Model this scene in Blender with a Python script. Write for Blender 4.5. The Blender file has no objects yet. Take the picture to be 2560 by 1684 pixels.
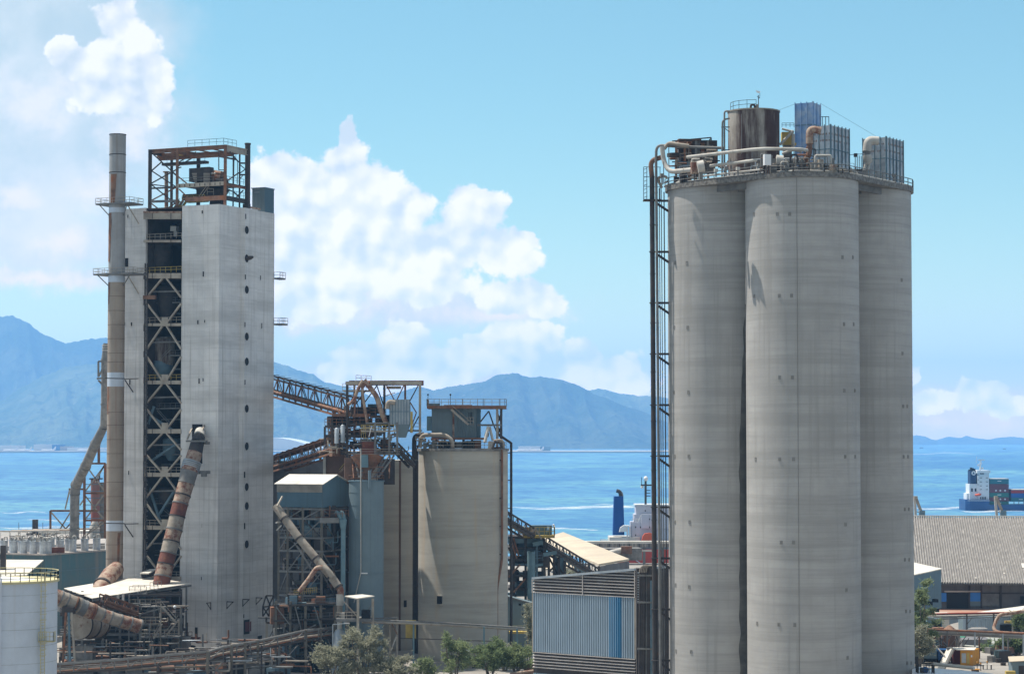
import bpy, math, random
from mathutils import Vector as V, noise as mnoise
from math import sin, cos, pi, radians as R
rnd = random.Random(11)
scene = bpy.context.scene
COL = scene.collection
F = 5689.0; H = 44.0; GZ = 4.0
PITCH = math.atan(258/F); CP, SP = cos(PITCH), sin(PITCH)
CAM = V((0, 0, H))
def ray(px, py):
    a = (px-1280)/F; b = (842-py)/F
    return V((a, CP-b*SP, SP+b*CP))
def P(px, py, Y):                      # photo point at depth Y
    d = ray(px, py); return CAM + d*(Y/d.y)
def PL(px, py, o, dr):                 # photo point on the vertical plane through o with horizontal direction dr
    n = V((-dr[1], dr[0], 0)); d = ray(px, py)
    return CAM + d*(n.dot(V((o[0], o[1], 0))-V((0, 0, 0)))/n.dot(V((d.x, d.y, 0))))
def PG(px, py, z=GZ):                  # photo point on the level z
    d = ray(px, py); return CAM + d*((z-H)/d.z)
def gx(px, Y): return V(((px-1280)/F*Y/CP*1.0, Y, GZ))
def S(n, Y): return n*Y/F

# ---------------------------------------------------------------- mesh builder
class MB:
    def __init__(s): s.v = []; s.f = []; s.sm = []; s.mi = []; s.m = 0
    def add(s, vs, fs, smooth=False):
        n = len(s.v); s.v += [V(x) for x in vs]
        for f in fs: s.f.append(tuple(i+n for i in f)); s.sm.append(smooth); s.mi.append(s.m)
        return s
    def par(s, o, a, b, c):            # parallelepiped from corner o
        o, a, b, c = V(o), V(a), V(b), V(c)
        if a.cross(b).dot(c) < 0: a, b = b, a
        vs = [o, o+a, o+a+b, o+b, o+c, o+a+c, o+a+b+c, o+b+c]
        return s.add(vs, [(0, 3, 2, 1), (4, 5, 6, 7), (0, 1, 5, 4), (1, 2, 6, 5), (2, 3, 7, 6), (3, 0, 4, 7)])
    def box(s, c, sx, sy, sz, rot=0, base=False):
        c = V(c); u = V((cos(rot), sin(rot), 0))*sx; w = V((-sin(rot), cos(rot), 0))*sy; z = V((0, 0, sz))
        return s.par(c-u/2-w/2-(V((0, 0, 0)) if base else z/2), u, w, z)
    def bar(s, p, q, w, h=None):
        p, q = V(p), V(q); h = h or w; d = q-p
        if d.length < 1e-6: return s
        d.normalize(); up = V((0, 0, 1)) if abs(d.z) < .98 else V((1, 0, 0))
        sd = d.cross(up).normalized()*w; u2 = sd.cross(d).normalized()*h
        return s.par(p-sd/2-u2/2, q-p, sd, u2)
    def ibeam(s, p, q, w, h, t=None):
        p, q = V(p), V(q); t = t or h*.12; d = (q-p).normalized()
        up = V((0, 0, 1)) if abs(d.z) < .98 else V((1, 0, 0))
        sd = d.cross(up).normalized(); u2 = sd.cross(d).normalized()
        for k in (-1, 1): s.par(p-sd*w/2+u2*(k*(h-t)/2)-u2*t/2, q-p, sd*w, u2*t)
        s.par(p-sd*t/2-u2*(h/2-t), q-p, sd*t, u2*(h-2*t)); return s
    def tube(s, pts, r, n=10, caps=True, smooth=True):
        pts = [V(p) for p in pts]; rs = r if isinstance(r, (list, tuple)) else [r]*len(pts)
        ref = None; vs = []
        for i, p in enumerate(pts):
            if i == 0: t = pts[1]-p
            elif i == len(pts)-1: t = p-pts[i-1]
            else: t = (pts[i+1]-p).normalized()+(p-pts[i-1]).normalized()
            t.normalize()
            if ref is None:
                ref = V((0, 0, 1)) if abs(t.z) < .9 else V((1, 0, 0))
            a = t.cross(ref).normalized(); b = t.cross(a).normalized(); ref = -b if True else ref
            ref = a.cross(t)
            for k in range(n):
                an = 2*pi*k/n; vs.append(p+(a*cos(an)+b*sin(an))*rs[i])
        m = len(pts); fs = []
        for i in range(m-1):
            for k in range(n):
                k2 = (k+1) % n; fs.append((i*n+k, i*n+k2, (i+1)*n+k2, (i+1)*n+k))
        s.add(vs, fs, smooth)
        if caps:
            s.add([vs[k] for k in range(n)], [tuple(range(n-1, -1, -1))]); s.add([vs[(m-1)*n+k] for k in range(n)], [tuple(range(n))])
        return s
    def cyl(s, x, y, z0, z1, r, n=24, r2=None, caps=True):
        return s.tube([(x, y, z0), (x, y, z1)], [r, r if r2 is None else r2], n, caps)
    def prism(s, poly, z0, z1):
        n = len(poly); a = sum(poly[i][0]*poly[(i+1) % n][1]-poly[(i+1) % n][0]*poly[i][1] for i in range(n))
        if a < 0: poly = poly[::-1]
        vs = [V((p[0], p[1], z0)) for p in poly]+[V((p[0], p[1], z1)) for p in poly]
        fs = [tuple(range(n-1, -1, -1)), tuple(range(n, 2*n))]+[(i, (i+1) % n, n+(i+1) % n, n+i) for i in range(n)]
        return s.add(vs, fs)
    def slab(s, pts, off):             # polygon extruded by vector off
        pts = [V(p) for p in pts]; off = V(off); n = len(pts)
        nn = (pts[1]-pts[0]).cross(pts[2]-pts[0])
        if nn.dot(off) < 0: pts = pts[::-1]
        vs = pts+[p+off for p in pts]
        return s.add(vs, [tuple(range(n-1, -1, -1)), tuple(range(n, 2*n))]+[(i, (i+1) % n, n+(i+1) % n, n+i) for i in range(n)])
    def rail(s, pts, h=1.1, sp=1.6, t=.07, mid=True, closed=False):
        pts = [V(p) for p in pts]
        if closed: pts = pts+[pts[0]]
        for a, b in zip(pts, pts[1:]):
            L = (b-a).length; n = max(1, round(L/sp))
            for i in range(n+1):
                p = a.lerp(b, i/n); s.bar(p, p+V((0, 0, h)), t)
            for hh in ((h, h*.5) if mid else (h,)): s.bar(a+V((0, 0, hh)), b+V((0, 0, hh)), t)
        return s
    def corr(s, o, u, v, n, d, th=0):   # corrugated sheet: o corner, u across ridges, v along ridges, depth vector d
        o, u, v, d = V(o), V(u), V(v), V(d); vs = []; fs = []
        for i in range(n):
            for k, (a, e) in enumerate(((0, 0), (.3, 0), (.5, 1), (.8, 1))):
                p = o+u*((i+a)/n)+d*e; vs += [p, p+v]
        p = o+u; vs += [p, p+v]
        for i in range(len(vs)//2-1): fs.append((2*i, 2*i+2, 2*i+3, 2*i+1))
        return s.add(vs, fs)
    def ball(s, c, r, n=8, sz=1):
        c = V(c); vs = []; fs = []; m = n//2+1
        for i in range(m+1):
            th = pi*i/m
            for k in range(n): vs.append(c+V((sin(th)*cos(2*pi*k/n)*r, sin(th)*sin(2*pi*k/n)*r, cos(th)*r*sz)))
        for i in range(m):
            for k in range(n): fs.append((i*n+k, (i+1)*n+k, (i+1)*n+(k+1) % n, i*n+(k+1) % n))
        return s.add(vs, fs, True)
    def build(s, name, mat, parent=None, label=None, cat=None, group=None, kind=None):
        loc = V((0, 0, 0))
        if parent is None and s.v:
            lo = V([min(p[i] for p in s.v) for i in range(3)]); hi = V([max(p[i] for p in s.v) for i in range(3)])
            loc = V(((lo.x+hi.x)/2, (lo.y+hi.y)/2, lo.z)) if kind != 'structure' else V((0, 0, 0))
        off = loc if parent is None else wloc(parent)
        me = bpy.data.meshes.new(name)
        me.from_pydata([tuple(p-off) for p in s.v], [], s.f); me.update()
        me.polygons.foreach_set('use_smooth', s.sm); me.polygons.foreach_set('material_index', s.mi)
        for m in (mat if isinstance(mat, (list, tuple)) else [mat]): me.materials.append(m)
        o = bpy.data.objects.new(name, me); COL.objects.link(o)
        if parent is None: o.location = loc
        else: o.parent = parent
        tag(o, label, cat, group, kind); return o
WL = {}
def wloc(o):
    r = V(o.location)
    while o.parent: o = o.parent; r += V(o.location)
    return r
def tag(o, label=None, cat=None, group=None, kind=None):
    if label: o['label'] = label
    if cat: o['category'] = cat
    if group: o['group'] = group
    if kind: o['kind'] = kind
    return o
def T(name, label, cat, loc, group=None):
    o = bpy.data.objects.new(name, None); COL.objects.link(o); o.location = V(loc); o.empty_display_size = .5
    return tag(o, label, cat, group)
def dup(root, delta, label=None, parent=None):
    r = root.copy(); COL.objects.link(r)
    if parent is None: r.location = V(root.location)+V(delta)
    else: r.parent = parent
    if label: r['label'] = label
    for ch in list(root.children): dup(ch, (0, 0, 0), None, r)
    return r
def mem(parent, name, mat, p, q, w, h=None): return MB().bar(p, q, w, h).build(name, mat, parent)
def pipe(parent, name, mat, pts, r, n=12, flange=None, fm=None):
    b = MB().tube(pts, r, n)
    if flange:
        for a, c in zip([V(p) for p in pts], [V(p) for p in pts[1:]]):
            L = (c-a).length; d = (c-a).normalized(); k = int(L/flange)
            for i in range(1, k+1):
                m = a.lerp(c, i/(k+1)); b.tube([m-d*.08, m+d*.08], r*1.12, n)
    return b.build(name, mat, parent)
def bend(pts, rad, n=5):               # round the corners of a polyline
    pts = [V(p) for p in pts]; out = [pts[0]]
    for i in range(1, len(pts)-1):
        a, b, c = pts[i-1], pts[i], pts[i+1]
        r = min(rad, (a-b).length*.48, (c-b).length*.48)
        p0 = b+(a-b).normalized()*r; p1 = b+(c-b).normalized()*r
        for k in range(n+1):
            t = k/n; out.append(p0*(1-t)**2+b*(2*t*(1-t))+p1*t*t)
    out.append(pts[-1]); return out

# ---------------------------------------------------------------- materials
def new_mat(name):
    m = bpy.data.materials.new(name); m.use_nodes = True; nt = m.node_tree
    for n in list(nt.nodes): nt.nodes.remove(n)
    return m, nt
class NT:
    def __init__(s, nt): s.nt = nt; s.L = nt.links
    def n(s, t, **k):
        nd = s.nt.nodes.new(t)
        for a, b in k.items():
            if a == 'ins':
                for i, v in b.items():
                    if isinstance(v, bpy.types.NodeSocket): s.L.new(v, nd.inputs[i])
                    else: nd.inputs[i].default_value = v
            else: setattr(nd, a, b)
        return nd
    def math(s, op, a, b=None, c=None, clamp=False):
        nd = s.n('ShaderNodeMath', operation=op, use_clamp=clamp)
        for i, v in enumerate((a, b, c)):
            if v is None: continue
            if isinstance(v, bpy.types.NodeSocket): s.L.new(v, nd.inputs[i])
            else: nd.inputs[i].default_value = v
        return nd.outputs[0]
    def ramp(s, x, a, b, lo=0., hi=1., smooth=True):
        nd = s.n('ShaderNodeMapRange', interpolation_type='SMOOTHSTEP' if smooth else 'LINEAR')
        for i, v in enumerate((x, a, b, lo, hi)):
            if isinstance(v, bpy.types.NodeSocket): s.L.new(v, nd.inputs[i])
            else: nd.inputs[i].default_value = v
        return nd.outputs[0]
    def mix(s, f, a, b):
        nd = s.n('ShaderNodeMix', data_type='RGBA')
        for i, v in ((0, f), (6, a), (7, b)):
            if isinstance(v, bpy.types.NodeSocket): s.L.new(v, nd.inputs[i])
            else: nd.inputs[i].default_value = v if i == 0 else (*v[:3], 1)
        return nd.outputs[2]
    def noise(s, vec, scale, detail=4, rough=.55, stretch=None, off=None, dist=0):
        if stretch or off:
            mp = s.n('ShaderNodeMapping'); s.L.new(vec, mp.inputs[0])
            if stretch: mp.inputs['Scale'].default_value = stretch
            if off: mp.inputs['Location'].default_value = off
            vec = mp.outputs[0]
        nd = s.n('ShaderNodeTexNoise'); s.L.new(vec, nd.inputs['Vector'])
        nd.inputs['Scale'].default_value = scale; nd.inputs['Detail'].default_value = detail
        nd.inputs['Roughness'].default_value = rough; nd.inputs['Distortion'].default_value = dist
        return nd.outputs[0]
def surf(name, col, col2=None, sc=.4, amt=.5, rust=0, rustcol=(.16, .055, .025), streak=0, scol=None, bands=0, bcol=None,
         rough=.75, metal=0, bump=.15, bsc=3., spec=.3, rsc=.6, vstretch=1., sstr=None, samt=.5, lifts=None):
    m, nt = new_mat(name); n = NT(nt)
    oc = n.n('ShaderNodeTexCoord').outputs['Object']
    col2 = col2 or tuple(c*.72 for c in col)
    c = n.mix(n.math('MULTIPLY', n.ramp(n.noise(oc, sc, 5, .6), .35, .68), amt), col, col2)
    fine = n.noise(oc, sc*9, 3, .6)
    c = n.mix(n.math('MULTIPLY', fine, .25), c, tuple(x*.6 for x in col))
    if bands:
        b = n.ramp(n.noise(oc, 1., 4, .65, (.03, .03, bands)), .42, .66)
        c = n.mix(n.math('MULTIPLY', b, .7), c, bcol or tuple(x*.62 for x in col))
        b2 = n.ramp(n.noise(oc, 1., 3, .7, (.08, .08, bands*4), (4, 2, 9)), .5, .75)
        c = n.mix(n.math('MULTIPLY', b2, .3), c, tuple(x*.55 for x in col))
    if streak:
        b = n.ramp(n.noise(oc, 1., 4, .6, sstr or (streak, streak, .04), (3, 1, 0)), .5, .72)
        c = n.mix(n.math('MULTIPLY', b, samt), c, scol or tuple(x*.5 for x in col))
    if lifts:
        z_ = n.n('ShaderNodeSeparateXYZ', ins={0: oc}).outputs[2]
        zz = n.math('ADD', n.math('DIVIDE', z_, lifts[0]), n.math('MULTIPLY', n.noise(oc, .15, 2), .12))
        wn_ = n.n('ShaderNodeTexWhiteNoise', noise_dimensions='1D'); n.L.new(n.math('FLOOR', zz), wn_.inputs['W'])
        c = n.mix(n.math('MULTIPLY', wn_.outputs[0], lifts[1]), c, tuple(x*.6 for x in col))
        fr_ = n.math('FRACT', zz); jl = n.math('MULTIPLY', n.ramp(fr_, .0, .07, 1, 0), n.noise(oc, .5, 4))
        c = n.mix(n.math('MULTIPLY', jl, lifts[2]), c, tuple(x*.35 for x in col))
    if rust:
        rr = n.ramp(n.noise(oc, rsc, 7, .68, (1, 1, vstretch), (7, 3, 1)), 1-rust-.02, 1-rust+.17)
        rc = n.mix(n.noise(oc, rsc*5, 4), rustcol, tuple(x*1.8 for x in rustcol))
        c = n.mix(rr, c, rc)
    bs = n.n('ShaderNodeBsdfPrincipled'); n.L.new(c, bs.inputs['Base Color'])
    bs.inputs['Roughness'].default_value = rough; bs.inputs['Metallic'].default_value = metal
    bs.inputs['Specular IOR Level'].default_value = spec
    if bump:
        bp = n.n('ShaderNodeBump'); bp.inputs['Strength'].default_value = bump; bp.inputs['Distance'].default_value = .1
        n.L.new(n.noise(oc, bsc, 4), bp.inputs['Height']); n.L.new(bp.outputs[0], bs.inputs['Normal'])
    o = n.n('ShaderNodeOutputMaterial'); n.L.new(bs.outputs[0], o.inputs[0])
    return m
M = {}
M['conc'] = surf('silo_concrete', (.41, .40, .385), (.315, .307, .295), .12, .9, bands=.62, lifts=(1.25, .2, .4), bcol=(.27, .265, .25), streak=1.1, scol=(.24, .232, .218), bump=.1)
M['conc_w'] = surf('warm_concrete', (.455, .43, .375), (.38, .36, .32), .12, .7, bands=.35, lifts=(1.5, .1, .2), streak=.6, scol=(.44, .34, .23), bump=.1)
M['tower'] = surf('tower_concrete', (.70, .69, .675), (.59, .58, .57), .3, .8, lifts=(2.4, .12, .5), bands=.25, streak=2.4, scol=(.26, .25, .24), bump=.12)
M['conc_dk'] = surf('weathered_concrete', (.26, .25, .235), (.12, .115, .11), .8, .9, streak=2., bump=.2)
M['ground'] = surf('yard_concrete', (.31, .29, .26), (.20, .185, .165), .07, .9, rust=.32, rustcol=(.16, .10, .07), rsc=.1, bump=.1)
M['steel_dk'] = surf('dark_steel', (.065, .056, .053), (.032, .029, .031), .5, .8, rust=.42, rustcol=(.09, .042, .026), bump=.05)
M['steel_rs'] = surf('rusty_steel', (.23, .13, .085), (.10, .055, .04), .8, .9, rust=.52, rustcol=(.17, .065, .03), bump=.08)
M['steel_bg'] = surf('beige_painted_steel', (.40, .36, .30), (.24, .205, .175), .4, .9, rust=.36, bump=.05)
M['steel_gy'] = surf('grey_steel', (.20, .20, .195), (.10, .10, .10), .5, .8, rust=.3, bump=.05)
M['steel_bl'] = surf('blue_grey_steel', (.14, .22, .27), (.08, .13, .17), .4, .8, rust=.25, bump=.05)
M['galv'] = surf('galvanised_metal', (.40, .44, .47), (.26, .30, .34), .5, .9, rust=.33, rustcol=(.14, .055, .03), rsc=.8, vstretch=.25, rough=.45, metal=.3, bump=.05)
M['galv_st'] = surf('streaked_zinc_panel', (.50, .52, .53), (.27, .30, .34), .9, .95, rust=.33, rustcol=(.16, .06, .04), rsc=1.2, vstretch=.15, rough=.4, metal=.35, bump=.05)
M['blue_duct'] = surf('faded_blue_sheet', (.16, .29, .52), (.40, .48, .58), .6, .95, rough=.45, bump=.05)
M['clad_bl'] = surf('blue_grey_cladding', (.165, .225, .255), (.125, .175, .205), .2, .6, streak=1.6, scol=(.12, .15, .17), rough=.6, bump=.03)
M['clad_tl'] = surf('teal_cladding', (.06, .14, .165), (.10, .14, .145), .2, .9, streak=.7, samt=.8, scol=(.19, .17, .15), rough=.6, bump=.03)
M['clad_dk'] = surf('deep_blue_cladding', (.10, .175, .225), (.08, .135, .175), .2, .6, streak=1.2, scol=(.07, .10, .12), rough=.6, bump=.03)
M['roof_w'] = surf('white_sheet_roof', (.62, .585, .52), (.48, .44, .38), .3, .7, streak=.6, rough=.6, bump=.03)
M['roof_tan'] = surf('tan_sheet_roof', (.50, .425, .32), (.38, .32, .25), .12, .8, bump=.05)
M['roof_gy'] = surf('weathered_fibre_sheet', (.36, .325, .295), (.22, .195, .18), .5, .9, streak=1., scol=(.50, .46, .42), bump=.08)
M['wall_gy'] = surf('grey_render', (.17, .165, .17), (.11, .105, .11), .3, .8, streak=1., bump=.1)
M['rustpipe'] = surf('rusted_duct', (.38, .29, .225), (.26, .19, .14), .7, .9, rust=.545, rustcol=(.105, .038, .024), rsc=.8, bump=.1)
M['pipe_bg'] = surf('beige_duct', (.34, .30, .25), (.23, .195, .16), .5, .95, rust=.45, rustcol=(.10, .045, .03), rsc=1., bump=.06)
M['pipe_w'] = surf('white_duct', (.47, .455, .42), (.33, .31, .28), .6, .9, rust=.36, rsc=.9, bump=.05)
M['pipe_bl'] = surf('blue_pipe', (.15, .245, .285), (.10, .17, .21), .6, .7, bump=.03)
M['stack'] = surf('stack_steel', (.33, .33, .33), (.26, .255, .25), .3, .8, streak=1.5, scol=(.20, .16, .14), rough=.55, bump=.04)
M['stack_bg'] = surf('stack_beige_paint', (.335, .28, .225), (.26, .21, .17), .2, .9, streak=1.4, scol=(.21, .09, .055), rough=.65, bump=.04)
M['white'] = surf('white_paint', (.72, .73, .74), (.60, .61, .62), .3, .6, rough=.5, bump=.02)
M['tankw'] = surf('tank_white_paint', (.52, .58, .66), (.44, .49, .56), .25, .8, streak=1.2, scol=(.42, .43, .45), rough=.5, bump=.03)
M['tankrust'] = surf('rust_streaked_tank', (.36, .33, .29), (.26, .23, .2), .5, .8, rust=.585, rustcol=(.042, .022, .019), rsc=.34, vstretch=.13, bump=.1)
M['yellow'] = surf('yellow_paint', (.48, .36, .09), (.34, .25, .09), .7, .9, rust=.25, bump=.03)
M['orange'] = surf('ochre_paint', (.58, .27, .035), (.46, .2, .03), .7, .8, bump=.03)
M['maroon'] = surf('maroon_sheet', (.15, .035, .035), (.09, .025, .03), .5, .8, bump=.03)
M['red'] = surf('red_paint', (.60, .055, .025), (.46, .04, .025), .3, .6, rough=.5, bump=.02)
M['lred'] = surf('orange_red_gloss', (.72, .12, .045), (.6, .09, .04), .3, .5, rough=.4, bump=0)
M['navy'] = surf('navy_hull_paint', (.018, .085, .24), (.015, .06, .17), .1, .6, rough=.5, bump=.01)
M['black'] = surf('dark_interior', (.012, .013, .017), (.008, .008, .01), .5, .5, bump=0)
M['brick'] = surf('brown_sheeting', (.17, .10, .075), (.10, .065, .05), .4, .9, streak=1.2, bump=.05)
M['green'] = surf('green_tarp', (.04, .20, .13), None, .5, .6, bump=.1)
M['ccol1'] = surf('container_maroon', (.16, .045, .055), None, .1, .6, bump=0)
M['ccol2'] = surf('container_teal', (.02, .16, .19), None, .1, .6, bump=0)
M['ccol3'] = surf('container_green', (.03, .18, .15), None, .1, .6, bump=0)
M['ccol4'] = surf('container_blue', (.02, .12, .36), None, .1, .6, bump=0)
M['bark'] = surf('bark', (.17, .14, .11), (.09, .075, .06), 2., .8, bump=.2)
M['sand'] = surf('reclamation_edge', (.50, .45, .37), (.38, .34, .28), .01, .8, bump=0)
M['pale'] = surf('pale_airport_roof', (.62, .66, .66), None, .004, .4, bump=0)
M['lumin'] = surf('lamp_housing', (.5, .5, .5), None, 1, .4, bump=0)
M['frame_tan'] = surf('tan_frame_steel', (.16, .145, .12), (.09, .08, .07), .5, .8, rust=.3, bump=.03)
M['clad_lb'] = surf('light_blue_ribbed_sheet', (.36, .45, .53), (.30, .38, .45), .3, .6, streak=1., rough=.55, bump=.03)
M['clad_sat'] = surf('newer_blue_ribbed_sheet', (.06, .23, .42), (.05, .19, .36), .3, .6, rough=.5, bump=.03)
M['louvre'] = surf('grey_brown_louvre', (.56, .52, .49), (.42, .37, .34), .6, .8, rust=.3, bump=.03)
M['rail_y'] = surf('cream_yellow_paint', (.50, .46, .27), (.42, .37, .22), 1., .8, bump=0)
M['red_old'] = surf('faded_red_silo', (.28, .10, .09), (.22, .15, .13), .3, 1., bump=.05)
M['maroon2'] = surf('dark_red_rusted_duct', (.17, .062, .042), (.10, .036, .03), .7, .9, rust=.45, rustcol=(.17, .07, .03), rsc=1.1, bump=.1)
M['wh_roof'] = surf('weathered_ribbed_roof', (.255, .24, .225), (.19, .18, .168), .35, .8, streak=1.4, scol=(.40, .38, .355), sstr=(2.5, .3, .3), samt=.7, bump=.05)
M['blue_pnl'] = surf('bright_blue_panel', (.05, .22, .62), None, .5, .5, bump=0)
M['dirt'] = surf('red_dirt', (.34, .17, .12), (.36, .27, .21), .12, 1., bump=.1)
M['red_pipe'] = surf('red_pipe_paint', (.32, .06, .04), None, .5, .8, rust=.2, bump=0)
M['roof_gg'] = surf('grey_green_roof', (.33, .34, .31), None, .3, .6, bump=.03)
M['navy2'] = surf('dark_blue_funnel', (.012, .045, .12), None, .3, .4, bump=0)
M['funnel'] = surf('blue_funnel_paint', (.004, .075, .30), (.003, .06, .24), .3, .5, bump=0)
M['shipgrey'] = surf('pale_ship_paint', (.52, .54, .62), (.44, .46, .54), .3, .5, streak=1., bump=0)
M['ccol5'] = surf('container_red', (.40, .03, .03), None, .1, .6, bump=0)
M['deck_edge'] = surf('mottled_deck_edge', (.22, .21, .195), (.07, .068, .065), 2.2, .95, rust=.45, rustcol=(.05, .045, .04), rsc=1.5, bump=.2)
M['moss_shade'] = surf('mossy_shaded_concrete', (.15, .145, .135), (.07, .068, .065), .5, .9, bands=.8, bump=.1)  # growth tone with the shade of the silo gap painted in
def leafmat(name, c1, c2):
    m, nt = new_mat(name); n = NT(nt)
    g = n.n('ShaderNodeNewGeometry'); oc = n.n('ShaderNodeTexCoord').outputs['Object']
    c = n.mix(g.outputs['Random Per Island'], c1, c2)
    c = n.mix(n.math('MULTIPLY', n.noise(oc, .6, 3), .5), c, tuple(x*.5 for x in c1))
    d = n.n('ShaderNodeBsdfDiffuse'); n.L.new(c, d.inputs[0])
    t = n.n('ShaderNodeBsdfTranslucent'); n.L.new(c, t.inputs[0])
    mx = n.n('ShaderNodeMixShader'); mx.inputs[0].default_value = .42
    n.L.new(d.outputs[0], mx.inputs[1]); n.L.new(t.outputs[0], mx.inputs[2])
    o = n.n('ShaderNodeOutputMaterial'); n.L.new(mx.outputs[0], o.inputs[0]); return m
M['leaf'] = leafmat('grey_green_leaf', (.27, .275, .20), (.42, .42, .32))
M['conc_md'] = surf('patched_concrete', (.25, .24, .225), (.18, .175, .165), 2., .8, bump=.1)
M['leaf2'] = leafmat('fresh_leaf', (.18, .235, .115), (.33, .38, .21))
M['leaf3'] = leafmat('dark_leaf', (.13, .18, .085), (.25, .31, .16))
SUN_E=5.0; EXPO=0.6; SKY_S=.118; SKY_DUST=.5; SKY_TINT=(.56,.78,.68)
CLOUD_L=(6.4,6.15,5.95); CLOUD_D=(4.0,4.4,4.55); VEIL_C=(3.5,4.1,4.2); VEIL_L=(4.9,5.1,5.0); CBOOST=(3.0,1.9,.85)
HAZE=7e-5; HAZE_C=(.28,.58,1,1); HBOOST=(3.6,1.55,.05)
# ================================================================ camera, light, sky
cam = bpy.data.cameras.new('camera'); camo = bpy.data.objects.new('camera', cam); COL.objects.link(camo)
camo.location = CAM; camo.rotation_euler = (pi/2+PITCH, 0, 0)
cam.sensor_width = 36; cam.sensor_fit = 'HORIZONTAL'; cam.lens = F/2560*36; cam.clip_start = 1; cam.clip_end = 200000
scene.camera = camo
SAZ = V((-.927, .375, 0)).normalized(); EL = R(64)
SUN = SAZ*cos(EL)+V((0, 0, sin(EL)))
sl = bpy.data.lights.new('sun', 'SUN'); sl.energy = SUN_E; sl.angle = R(.53); sl.color = (1., .93, .83)
so = bpy.data.objects.new('sun', sl); COL.objects.link(so); so.rotation_euler = SUN.to_track_quat('Z', 'Y').to_euler(); so.location = (0, 0, 300)
scene.view_settings.view_transform = 'Standard'; scene.view_settings.look = 'None'
scene.view_settings.exposure = EXPO; scene.view_settings.gamma = 1
w = bpy.data.worlds.new('World'); scene.world = w; w.use_nodes = True
for x in list(w.node_tree.nodes): w.node_tree.nodes.remove(x)
n = NT(w.node_tree)
sky = n.n('ShaderNodeTexSky', sky_type='NISHITA'); sky.sun_disc = False; sky.sun_elevation = EL
sky.sun_rotation = math.atan2(SAZ.x, SAZ.y); sky.altitude = 0; sky.air_density = 1.; sky.dust_density = SKY_DUST; sky.ozone_density = 1.
tc = n.n('ShaderNodeTexCoord').outputs['Generated']
sp = n.n('ShaderNodeSeparateXYZ', ins={0: tc})
yy = n.math('MAXIMUM', sp.outputs[1], .02)
u = n.math('MULTIPLY', n.math('DIVIDE', sp.outputs[0], yy), F/100)
v = n.math('MULTIPLY', n.math('DIVIDE', sp.outputs[2], yy), F/100)
uv = n.n('ShaderNodeCombineXYZ', ins={0: u, 1: v, 2: 0.}).outputs[0]
# soft warp so the lobes billow
wn = n.n('ShaderNodeTexNoise', ins={'Vector': uv, 'Scale': .9, 'Detail': 5., 'Roughness': .6})
wv = n.n('ShaderNodeVectorMath', operation='MULTIPLY_ADD', ins={0: wn.outputs[1], 1: (.9, .9, 0), 2: uv}).outputs[0]
def blobs(lst, vec):
    cur = None
    for (px, py, rx, ry) in lst:
        mp = n.n('ShaderNodeMapping', vector_type='POINT'); n.L.new(vec, mp.inputs[0])
        sx, sy = 100/rx, 100/ry; cx, cy = (px-1280)/100+.45, (1100-py)/100+.45
        mp.inputs['Scale'].default_value = (sx, sy, 0); mp.inputs['Location'].default_value = (-cx*sx, -cy*sy, 0)
        d = n.n('ShaderNodeVectorMath', operation='LENGTH', ins={0: mp.outputs[0]}).outputs['Value']
        d = n.math('SUBTRACT', 1., d)
        cur = d if cur is None else n.math('SMOOTH_MAX', cur, d, .25)
    return cur
CUM = [(290, 40, 60, 75), (345, 110, 55, 70), (250, 130, 55, 45), (190, 155, 75, 50), (150, 120, 50, 30), (290, 190, 110, 75), (370, 230, 60, 80), (250, 240, 85, 50), (350, 170, 70, 60),
       (700, 460, 90, 80), (750, 520, 110, 110), (872, 350, 26, 60), (880, 420, 65, 75), (940, 470, 85, 70), (1000, 510, 80, 60), (870, 560, 150, 100), (760, 650, 190, 110), (960, 640, 180, 100),
       (1180, 530, 85, 70), (1120, 620, 120, 80), (1230, 620, 80, 60), (1310, 600, 45, 32), (1270, 650, 80, 50), (1060, 710, 150, 50), (1290, 740, 110, 42), (1370, 760, 50, 35), (780, 750, 140, 55), (640, 600, 80, 130),
       (900, 890, 80, 50), (1000, 870, 90, 70), (1080, 910, 110, 60), (1180, 890, 90, 65), (1290, 870, 85, 75), (1360, 850, 60, 55), (1350, 920, 120, 60), (1450, 900, 75, 65), (1520, 930, 90, 60), (1580, 960, 70, 40), (980, 940, 220, 60),
       (2290, 935, 30, 30), (2300, 1010, 70, 30), (2350, 1000, 60, 30), (2440, 990, 60, 45), (2490, 970, 35, 22), (2520, 1020, 70, 30)]
VEIL = [(120, 60, 380, 260), (60, 120, 360, 300), (250, 330, 260, 200), (20, 480, 380, 230), (40, 330, 330, 230), (200, 380, 280, 200), (90, 600, 330, 120), (120, 690, 260, 30), (700, 750, 300, 90), (1000, 760, 380, 70), (1150, 950, 500, 70), (2430, 1020, 250, 60)]
WISP = [(240, 470, 110, 75), (30, 485, 90, 45), (150, 600, 100, 50), (90, 250, 170, 110), (330, 330, 120, 90), (100, 700, 260, 40), (760, 770, 330, 60), (1250, 780, 220, 45)]
fb2 = n.noise(uv, .5, 7, .6, None, (5, 3, 0))
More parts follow.
